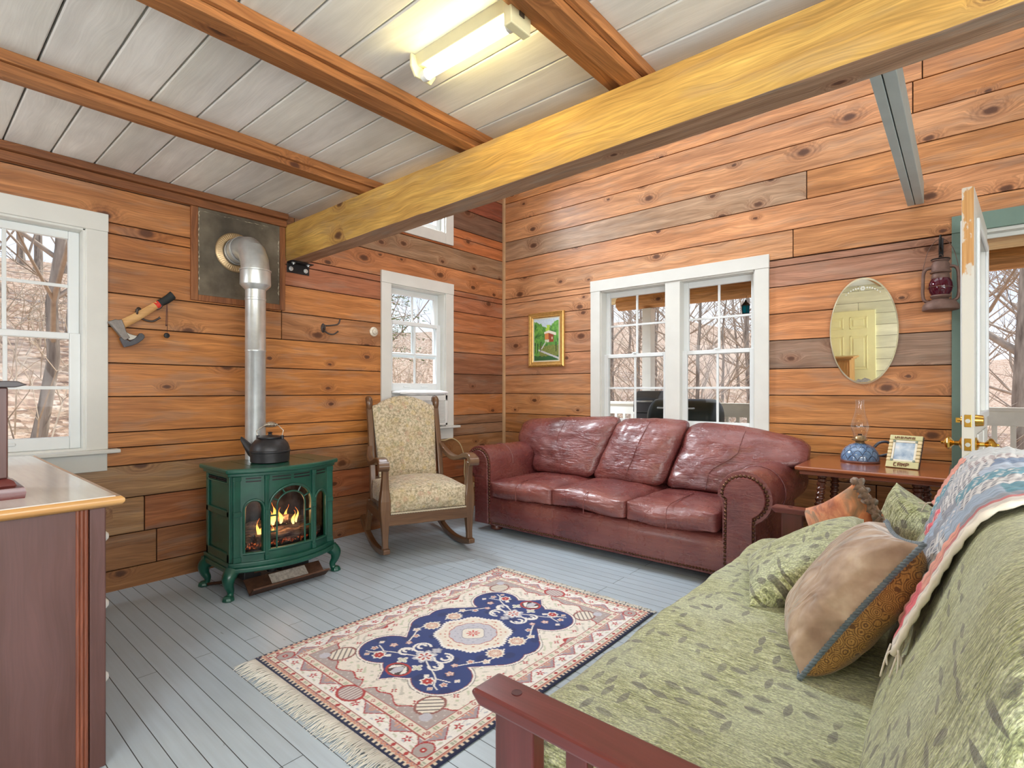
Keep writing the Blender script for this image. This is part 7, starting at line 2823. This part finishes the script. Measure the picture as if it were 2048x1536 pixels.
# ================================================================== BEHIND THE CAMERA (seen in the mirror)
d2 = setp(struct('door_2'), 'white six panel door with yellow lamplight in its paint reflected in the oval mirror')
bm = nb()
box(bm, (1.78, -7.2, 0.01), (2.66, -7.16, 2.05))
lamp_tinted_door = simple('lamp_tinted_door_paint', lin(238, 230, 172), 0.5, var=0.03)  # white door, the lamp's yellow light is put into its colour
dl = obj('leaf', bm, lamp_tinted_door, d2, bevel=0.003)
for x0, x1 in ((1.90, 2.17), (2.27, 2.54)):
    for z0, z1 in ((0.22, 0.80), (0.98, 1.60), (1.72, 1.94)):
        bm = nb()
        for (a, b, c, d) in ((x0, x1, z0, z0 + 0.02), (x0, x1, z1 - 0.02, z1), (x0, x0 + 0.02, z0, z1), (x1 - 0.02, x1, z0, z1)):
            box(bm, (a, -7.162, c), (b, -7.152, d))
        box(bm, (x0 + 0.05, -7.162, z0 + 0.05), (x1 - 0.05, -7.150, z1 - 0.05))
        obj('raised_panel', bm, lamp_tinted_door, dl, bevel=0.005)
bm = nb()
lathe(bm, [(0, 0), (0.03, 0), (0.012, 0.012), (0.012, 0.035), (0.028, 0.05), (0.02, 0.07), (0, 0.074)], (0, 0, 0), 16, Matrix.Translation((1.85, -7.16, 0.95)) @ Matrix.Rotation(-PI / 2, 4, 'X'), cap=False)
obj('knob', bm, M['brass'], dl, smooth=40)

t = thing('oak_cabinet', 'oak cabinet with moulded cornice reflected low in the oval mirror', 'cabinet', (2.05, -6.5, 0))
oakc = wood('cabinet_oak', lin(176, 124, 66), 0.2, 12.0, rough=0.4, coat=0.2)
bm = nb()
box(bm, (1.70, -6.85, 0.0), (2.38, -6.30, 1.19))
obj('body', bm, oakc, t, world=True, along='z', bevel=0.004)
bm = nb()
box(bm, (1.67, -6.88, 1.19), (2.41, -6.27, 1.215))
box(bm, (1.64, -6.91, 1.215), (2.44, -6.24, 1.245))
obj('cornice', bm, oakc, t, world=True, along='x', bevel=0.006)
for x0, x1 in ((1.73, 2.03), (2.05, 2.35)):
    bm = nb()
    box(bm, (x0, -6.30, 0.10), (x1, -6.28, 1.15))
    dd = obj('door', bm, oakc, t, world=True, along='z', bevel=0.005)
    bm = nb()
    lathe(bm, [(0, 0), (0.012, 0), (0.016, 0.02), (0, 0.025)], (0, 0, 0), 12, Matrix.Translation((x1 - 0.03 if x0 < 2 else x0 + 0.03, -6.28, 0.7)) @ Matrix.Rotation(-PI / 2, 4, 'X'), cap=False)
    obj('knob', bm, M['brass'], dd, world=True, smooth=50)
build_tube_lamp(2.1, -5.85, 'second fluorescent tube lamp on the ceiling behind the camera', 60.0)

# ================================================================== OUTSIDE


def ground_z(x, y):
    zw = 0.275 * max(0.0, -x - 1.6) if x > -30 else 0.275 * 28.4 + 0.05 * (-x - 30)
    yy = max(0.0, y - 2.4)
    if yy < 10: zn = -0.26 * yy
    elif yy < 16: zn = -2.6 + 0.02 * (yy - 10)
    else: zn = -2.48 + 0.125 * (yy - 16)
    zn = min(zn, 5.0)
    b = 0.35 * mnoise.noise((x * 0.18, y * 0.18, 0)) + 0.08 * mnoise.noise((x * 0.9, y * 0.9, 3))
    k = min(1.0, max(0.0, (max(-x - 0.5, y - 2.6)) / 3))
    return -0.45 + zw + zn + b * k


def build_ground():
    xs = np.concatenate([np.linspace(-46, -6, 61), np.linspace(-5.5, 12, 60), np.linspace(13, 46, 40)])
    ys = np.concatenate([np.linspace(-40, -6, 40), np.linspace(-5.5, 12, 60), np.linspace(13, 80, 80)])
    V = [(x, y, ground_z(x, y)) for x in xs for y in ys]
    ny = len(ys)
    F = [(i * ny + j, (i + 1) * ny + j, (i + 1) * ny + j + 1, i * ny + j + 1) for i in range(len(xs) - 1) for j in range(ny - 1)
         if not (xs[i] > -0.5 and xs[i + 1] < 6.9 and ys[j] > -7.6 and ys[j + 1] < 0.4)]
    me = bpy.data.meshes.new('hillside')
    me.from_pydata(V, [], F)
    g = G('leaf_litter')
    c = g.coords()
    v1 = g.n('TexVoronoi', {'Vector': c, 'Scale': 9.0}, feature='F1')
    cs = g.n('SeparateColor', {0: v1.outputs[1]})
    n1 = g.noise(c, 0.7, 5.0)
    n2 = g.noise(c, 14.0, 4.0, 0.7)
    leaf = g.ramp(cs.outputs[0], [(0.0, lin(140, 110, 92)), (0.35, lin(178, 146, 122)), (0.65, lin(202, 172, 148)), (1.0, lin(220, 200, 182))])
    col = g.mix(g.math('MULTIPLY', g.smooth(n2, 0.5, 0.62), 0.5), leaf, lin(96, 76, 62))
    col = g.mix(g.math('MULTIPLY', g.smooth(n1, 0.5, 0.7), 0.35), col, lin(164, 150, 126))
    mat = g.bsdf(Base_Color=col, Roughness=0.95, Normal=g.bump(n2, 0.6, 0.05))
    o = mesh_obj('hillside', me, mat, None, smooth=180)
    setp(o, 'leaf covered hillside outside the windows', kind='structure')


build_ground()


class TubeMesh:
    def __init__(s):
        s.V, s.F = [], []

    def tube(s, pts, rads, n=5):
        base = len(s.V)
        for i, p in enumerate(pts):
            d = (pts[min(i + 1, len(pts) - 1)] - pts[max(i - 1, 0)]).normalized()
            a, b = frame_from(d)
            for k in range(n):
                an = 2 * PI * k / n
                s.V.append(tuple(p + (a * math.cos(an) + b * math.sin(an)) * rads[i]))
        for i in range(len(pts) - 1):
            for k in range(n):
                s.F.append((base + i * n + k, base + i * n + (k + 1) % n, base + (i + 1) * n + (k + 1) % n, base + (i + 1) * n + k))

    def mesh(s, name):
        me = bpy.data.meshes.new(name)
        me.from_pydata(s.V, [], s.F)
        return me


def bark(name, c0, c1):
    g = G(name)
    c = g.coords()
    n1 = g.noise(g.scaled(c, (9, 9, 1.6)), 1.5, 5.0)
    n2 = g.noise(c, 2.0, 4.0)
    col = g.ramp(n1, [(0.35, c0), (0.65, c1)])
    col = g.mix(g.math('MULTIPLY', g.smooth(n2, 0.55, 0.65), 0.5), col, lin(176, 174, 162))
    return g.bsdf(Base_Color=col, Roughness=0.95, Normal=g.bump(n1, 0.6, 0.03))


M['bark'] = bark('grey_bark', lin(120, 108, 98), lin(186, 174, 160))
M['twig'] = simple('twig_bark', lin(182, 164, 146), 0.9, var=0.2)


def tree_meshes(seed, H, R, nb_, lean=0.04, low=0.25, fork=False, spread=1.0):
    rnd = random.Random(seed)
    tk, br = TubeMesh(), TubeMesh()
    pts, rad = [], []
    ox = oy = 0.0
    for i in range(15):
        q = i / 14
        ox += rnd.uniform(-1, 1) * 0.05 + lean * H / 14
        oy += rnd.uniform(-1, 1) * 0.05
        pts.append(Vector((ox, oy, H * q - 0.25)))
        rad.append(R * (1.25 if i == 0 else 1) * (1 - 0.86 * q))
    tk.tube(pts, rad, 8)

    def grow(p, d, L, r, depth):
        n = 5
        P, Q = [p], [r]
        c = p.copy()
        dd = d.copy()
        for i in range(n):
            dd = (dd + Vector((rnd.uniform(-1, 1), rnd.uniform(-1, 1), rnd.uniform(-.4, .9))) * 0.16).normalized()
            c = c + dd * (L / n)
            P.append(c.copy())
            Q.append(r * (1 - 0.8 * (i + 1) / n))
        br.tube(P, Q, 4 if depth else 5)
        if depth < 2:
            for k in range(4 if depth == 0 else 3):
                j = rnd.randint(1, n)
                a = rnd.uniform(0, 2 * PI)
                nd = (dd * 0.75 + Vector((math.cos(a), math.sin(a), rnd.uniform(0.0, .7))) * 0.65).normalized()
                grow(P[j], nd, L * rnd.uniform(0.4, 0.65), Q[j] * 0.75 + 0.002, depth + 1)
    for k in range(nb_):
        q = low + (1 - low) * (k + rnd.random()) / nb_
        i = q * 14
        j = min(int(i), 13)
        p = pts[j].lerp(pts[j + 1], i - j)
        a = rnd.uniform(0, 2 * PI)
        r = rad[j] * 0.5
        grow(p, Vector((math.cos(a), math.sin(a), rnd.uniform(0.35, 1.1))).normalized(), H * (0.16 + 0.20 * (1 - q)) * rnd.uniform(.7, 1.2) * spread, r, 0)
    return tk.mesh('trunk'), br.mesh('branches')


PROTO = [tree_meshes(1, 11, 0.13, 16, 0.02), tree_meshes(2, 13, 0.16, 18, -0.01), tree_meshes(3, 9, 0.09, 15, 0.05, 0.15), tree_meshes(4, 12, 0.11, 13, -0.04, 0.3), tree_meshes(5, 7, 0.055, 14, 0.06, 0.10, spread=1.2), tree_meshes(6, 6.5, 0.05, 16, -0.05, 0.08, spread=1.3)]
TREE_ROOT = {}


def plant(k, x, y, rz, label, group=None, s=1.0, name='bare_tree'):
    """first use builds the tree, later ones copy it and its parts"""
    if k not in TREE_ROOT:
        t = thing(name, label, 'tree', (x, y, ground_z(x, y)), rz, group)
        parts = [mesh_obj('trunk', PROTO[k][0], M['bark'], t, smooth=180), mesh_obj('branches', PROTO[k][1], M['twig'], t, smooth=180)]
        TREE_ROOT[k] = (t, parts)
    else:
        t0, parts = TREE_ROOT[k]
        t = t0.copy()
        COL.objects.link(t)
        t.location = (x, y, ground_z(x, y))
        t.rotation_euler = (0, 0, rz)
        t['label'] = label
        if group: t['group'] = group
        elif 'group' in t: del t['group']
        for p in parts:
            c = p.copy()
            COL.objects.link(c)
            c.parent = t
    t.scale = (s, s, s)
    return t


rnd = random.Random(77)
plant(4, -5.4, -3.25, 0.6, 'leaning grey tree trunk close outside the left window', s=1.45)
plant(0, 4.55, 6.9, 1.0, 'thick grey tree trunk seen through the open door', s=1.25)
plant(3, 4.0, 8.2, 4.2, 'crooked grey tree left of the thick trunk beyond the open door')
LW_ = 'bare woodland tree on the slope behind the stove wall'
placed = []
n = 0
while n < 34:
    x, y = rnd.uniform(-30, -7), rnd.uniform(-9, 9)
    # keep to the fan seen from the room
    if not (-1.2 + 0.10 * x - 3.2 < y < 5.5 - 0.4 * x * 0.6): continue
    if any((x - a) ** 2 + (y - b) ** 2 < 1.3 for a, b in placed): continue
    placed.append((x, y))
    plant(rnd.choice([0, 1, 2, 3, 4]), x, y, rnd.uniform(0, 6.28), LW_, 'trees on the slope behind the stove wall', rnd.uniform(0.8, 1.25))
    n += 1
LN_ = 'bare branching tree in the valley beyond the porch railing'
n = 0
while n < 40:
    y = rnd.uniform(5.5, 40)
    x = rnd.uniform(-0.62 * (y + 4.4) + 3.4, 0.22 * (y + 4.4) + 4.2)
    if any((x - a) ** 2 + (y - b) ** 2 < 1.6 for a, b in placed): continue
    if 3.6 < x < 5.2 and y < 8.6: continue
    placed.append((x, y))
    plant(rnd.choice([2, 3, 4, 5, 4, 5]) if y < 16 else rnd.choice([0, 1, 2, 3]), x, y, rnd.uniform(0, 6.28), LN_, 'trees beyond the porch railing', rnd.uniform(0.8, 1.3))
    n += 1


def pine(x, y, H, seed, label):
    rnd = random.Random(seed)
    t = thing('pine_tree', label, 'tree', (x, y, ground_z(x, y)))
    tk = TubeMesh()
    tk.tube([Vector((0.02 * i, 0, H * i / 8 - 0.2)) for i in range(9)], [0.11 * (1 - 0.9 * i / 8) + 0.01 for i in range(9)], 7)
    mesh_obj('trunk', tk.mesh('trunk'), M['bark'], t, smooth=180)
    V, F = [], []
    br = TubeMesh()
    for k in range(90):
        q = 0.15 + 0.85 * k / 90
        a = rnd.uniform(0, 2 * PI)
        L = (1 - q) * H * 0.28 + 0.35
        d = Vector((math.cos(a), math.sin(a), rnd.uniform(-.15, .3)))
        p0 = Vector((0.16 * q, 0, H * q))
        br.tube([p0, p0 + d * L * 0.5, p0 + d * L + Vector((0, 0, -0.1))], [0.02, 0.012, 0.004], 4)
        for j in range(26):
            s = rnd.uniform(0.25, 1.05)
            c = p0 + d * L * s + Vector((rnd.gauss(0, .12), rnd.gauss(0, .12), rnd.gauss(0, .07)))
            e = Vector((rnd.gauss(0, 1), rnd.gauss(0, 1), rnd.gauss(0, .5))).normalized() * rnd.uniform(0.10, 0.2)
            w = Vector((rnd.gauss(0, 1), rnd.gauss(0, 1), rnd.gauss(0, 1))).cross(e).normalized() * 0.014
            b = len(V)
            V += [tuple(c - w), tuple(c + w), tuple(c + e)]
            F.append((b, b + 1, b + 2))
    mesh_obj('branches', br.mesh('branches'), M['twig'], t, smooth=180)
    me = bpy.data.meshes.new('needles')
    me.from_pydata(V, [], F)
    mesh_obj('needles', me, simple('pine_needles', lin(112, 130, 74), 0.8, var=0.25, vscale=3), t)


pine(-7.4, 2.9, 6.0, 3, 'green pine tree outside the narrow window, nearest the house')
pine(-12.0, 6.8, 8.0, 4, 'taller green pine tree higher on the slope past the narrow window')
pine(-9.5, -4.9, 6.5, 6, 'green pine tree at the left side of the big stove wall window')

# twiggy undergrowth
for nm, lab, gen, cnt in (('undergrowth', 'tangle of bare twigs on the slope behind the stove wall', lambda r: (r.uniform(-15, -3.4), None), 420), ('undergrowth', 'tangle of bare twigs below the porch railing', lambda r: (None, r.uniform(4.0, 16)), 520)):
    tm = TubeMesh()
    r = random.Random(lab)
    for i in range(cnt):
        a, b = gen(r)
        if b is None:
            x = a
            y = r.uniform(-5.2 + 0.1 * x, 2.4 - 0.55 * x)
        else:
            y = b
            x = r.uniform(-0.62 * (y + 4.4) + 3.4, 0.22 * (y + 4.4) + 4.2)
        p = Vector((x, y, ground_z(x, y) - 0.05))
        h = r.uniform(0.8, 2.6)
        d = Vector((r.uniform(-.5, .5), r.uniform(-.5, .5), 1)).normalized()
        P = [p, p + d * h * 0.35 + Vector((r.uniform(-.1, .1), r.uniform(-.1, .1), 0)), p + d * h * 0.7 + Vector((r.uniform(-.2, .2), r.uniform(-.2, .2), 0)), p + d * h + Vector((r.uniform(-.3, .3), r.uniform(-.3, .3), -0.1))]
        tm.tube(P, [0.012, 0.010, 0.007, 0.003], 3)
        for k in range(3):
            j = r.randint(1, 2)
            e = Vector((r.uniform(-1, 1), r.uniform(-1, 1), r.uniform(.1, .9))).normalized() * h * 0.4
            tm.tube([P[j], P[j] + e * 0.5 + Vector((0, 0, .04)), P[j] + e], [0.006, 0.005, 0.002], 3)
    o = mesh_obj(nm, tm.mesh(nm), simple('dry_twigs', lin(200, 182, 160), 0.9, var=0.2), None)
    setp(o, lab, 'brush', kind='stuff')

# ------------------------------------------------------------------ porch
WH = simple('porch_white', lin(240, 238, 230), 0.6, var=0.05)
LOG = wood('porch_log', lin(214, 160, 104), 0.3, 12.0, knots=0.2, rough=0.7, bump=0.3)
bm = nb()
box(bm, (-2.0, 0.17, -0.16), (9.0, 2.55, -0.03))
o = obj('porch_deck', bm, wood('deck_boards', lin(206, 200, 190), 0.2, 14.0, rough=0.8), along='x')
setp(o, 'weathered porch deck outside the sofa wall', kind='structure')
bm = nb()
A = [(-0.6, 0.17, 2.95), (9.0, 0.17, 2.95), (9.0, 3.1, 2.56), (-0.6, 3.1, 2.56)]
V = [bm.verts.new(p) for p in A] + [bm.verts.new((x, y, z + 0.06)) for x, y, z in A]
for f in ((0, 1, 2, 3), (7, 6, 5, 4), (0, 4, 5, 1), (1, 5, 6, 2), (2, 6, 7, 3), (3, 7, 4, 0)): bm.faces.new([V[i] for i in f])
o = obj('porch_roof', bm, wood('porch_ceiling_boards', lin(226, 216, 176), 0.08, 14.0, rough=0.7), along='x')
setp(o, 'pale board porch roof seen through the door', kind='structure')
bm = nb()
tube(bm, [(0.10, 2.40, 2.43), (2, 2.40, 2.425), (5, 2.40, 2.43), (9, 2.40, 2.43)], 0.118, 10, flat=0.85)
o = obj('porch_beam', bm, LOG, along='x', smooth=30)
setp(o, 'round log beam carrying the porch roof', kind='structure')
for i in range(9):
    x = 0.9 + i * 0.95
    bm = nb()
    tube(bm, [(x, 0.2, 2.86), (x, 3.05, 2.495)], 0.045, 4)
    o = obj('porch_rafter', bm, LOG, along='y')
    setp(o, 'log rafter under the porch roof', kind='structure', group='porch rafters')
for x, lab in ((0.56, 'white porch post at the left end of the log beam'), (5.35, 'white porch post to the right of the doorway')):
    t = thing('porch_post', lab, 'post', (x, 2.38, -0.03))
    bm = nb()
    box(bm, (x - 0.065, 2.315, -0.03), (x + 0.065, 2.445, 2.32))
    obj('post', bm, WH, t, world=True, along='z', bevel=0.006)
    bm = nb()
    box(bm, (x - 0.08, 2.30, -0.03), (x + 0.08, 2.46, 0.12))
    obj('post_foot', bm, WH, t, world=True, bevel=0.006)
t = thing('porch_railing', 'white porch railing with square balusters behind the grills', 'railing', (3.0, 2.42, -0.03))
bm = nb()
box(bm, (-2.0, 2.36, 1.00), (9.0, 2.50, 1.035))
obj('top_rail', bm, WH, t, world=True, along='x', bevel=0.004)
bm = nb()
box(bm, (-2.0, 2.41, 0.86), (9.0, 2.45, 1.00))
obj('sub_rail', bm, WH, t, world=True, along='x', bevel=0.004)
bm = nb()
box(bm, (-2.0, 2.41, 0.06), (9.0, 2.45, 0.15))
obj('bottom_rail', bm, WH, t, world=True, along='x', bevel=0.004)
bm = nb()
box(bm, (-1.9 - 3.0 - 0.02, -0.035, 0.18), (-1.9 - 3.0 + 0.02, 0.005, 0.895))
b0 = obj('baluster', bm, WH, t, bevel=0.003)
for k in range(1, 84):
    c = b0.copy()
    COL.objects.link(c)
    c.parent = t
    c.location = (k * 0.13, 0, 0)

GR = simple('grill_enamel', lin(42, 50, 46), 0.45, 0.2, var=0.15)
t = thing('barrel_grill', 'dark green black barrel grill on the porch outside the twin window', 'grill', (1.44, 1.5, -0.03))
bm = nb()
T = Matrix.Translation((1.44, 1.5, 0.86)) @ Matrix.Rotation(PI / 2, 4, 'Y')
lathe(bm, [(0.0, -0.40), (0.12, -0.395), (0.20, -0.375), (0.235, -0.34), (0.24, -0.30), (0.24, 0.30), (0.235, 0.34), (0.20, 0.375), (0.12, 0.395), (0.0, 0.40)], (0, 0, 0), 28, T, cap=False)
obj('barrel', bm, GR, t, world=True, smooth=40)
bm = nb()
box(bm, (1.02, 1.235, 0.845), (1.90, 1.27, 0.87))
obj('lid_rim', bm, GR, t, world=True, bevel=0.004)
bm = nb()
tube(bm, [(1.24, 1.25, 1.0), (1.24, 1.20, 1.0), (1.64, 1.20, 1.0), (1.64, 1.25, 1.0)], 0.009, 8)
obj('handle', bm, M['steel'], t, world=True, smooth=50)
bm = nb()
box(bm, (1.86, 1.30, 0.80), (2.10, 1.70, 0.82))
obj('side_shelf', bm, GR, t, world=True, bevel=0.004)
for x in (1.12, 1.76):
    for y in (1.34, 1.66):
        bm = nb()
        tube(bm, [(x, y, -0.03), (x, y + (0.03 if y < 1.5 else -0.03), 0.70)], 0.016, 8)
        obj('leg', bm, GR, t, world=True, smooth=50)
t = thing('upright_smoker', 'charcoal grey upright smoker with boxy lid beside the barrel grill', 'grill', (0.86, 1.85, -0.03))
G2 = simple('smoker_grey', lin(86, 88, 92), 0.5, 0.2, var=0.1)
bm = nb()
box(bm, (0.70, 1.70, 0.30), (1.00, 2.02, 0.92))
obj('body', bm, G2, t, world=True, bevel=0.02)
bm = nb()
prism(bm, [(1.68, 0.92), (2.04, 0.92), (2.03, 1.10), (1.96, 1.19), (1.80, 1.19), (1.70, 1.10)], 'x', 0.685, 1.015)
obj('lid', bm, G2, t, world=True, bevel=0.015)
bm = nb()
tube(bm, [(0.75, 1.69, 1.06), (0.75, 1.655, 1.06), (0.95, 1.655, 1.06), (0.95, 1.69, 1.06)], 0.010, 8)
obj('handle', bm, M['steel'], t, world=True, smooth=50)
for x in (0.73, 0.97):
    for y in (1.73, 1.99):
        bm = nb()
        box(bm, (x - 0.015, y - 0.015, -0.03), (x + 0.015, y + 0.015, 0.30))
        obj('leg', bm, G2, t, world=True)
# hanging teal lantern under the porch beam
t = thing('hanging_lantern', 'small teal glass lantern hanging from the porch beam', 'lantern', (1.86, 2.30, 2.10))
bm = nb()
lathe(bm, [(0.0, 2.115), (0.042, 2.115), (0.044, 2.125), (0.0, 2.125)], (1.86, 2.30, 0), 6, cap=False)
lathe(bm, [(0.052, 2.215), (0.054, 2.222), (0.020, 2.258), (0.012, 2.270), (0.014, 2.280), (0.0, 2.29)], (1.86, 2.30, 0), 6, cap=False)
for k in range(6):
    a = 2 * PI * k / 6
    tube(bm, [(1.86 + 0.040 * math.cos(a), 2.30 + 0.040 * math.sin(a), 2.12), (1.86 + 0.044 * math.cos(a), 2.30 + 0.044 * math.sin(a), 2.22)], 0.003, 5)
obj('cage', bm, M['black_metal'], t, world=True)
bm = nb()
lathe(bm, [(0.037, 2.125), (0.041, 2.215)], (1.86, 2.30, 0), 6, cap=False)
g = G('teal_glass')
tr = g.n('BsdfTransparent', {0: lin(70, 190, 200)})
df = g.n('BsdfTranslucent', {0: lin(40, 160, 180)})
mx = g.n('MixShader', {0: 0.5, 1: tr.outputs[0], 2: df.outputs[0]})
g.t.links.new(mx.outputs[0], g.out.inputs[0])
obj('panes', bm, g.m, t, world=True)
bm = nb()
tube(bm, [(1.86, 2.30, 2.288), (1.86, 2.33, 2.34)], 0.002, 5)
obj('hanger', bm, M['black_metal'], t, world=True)
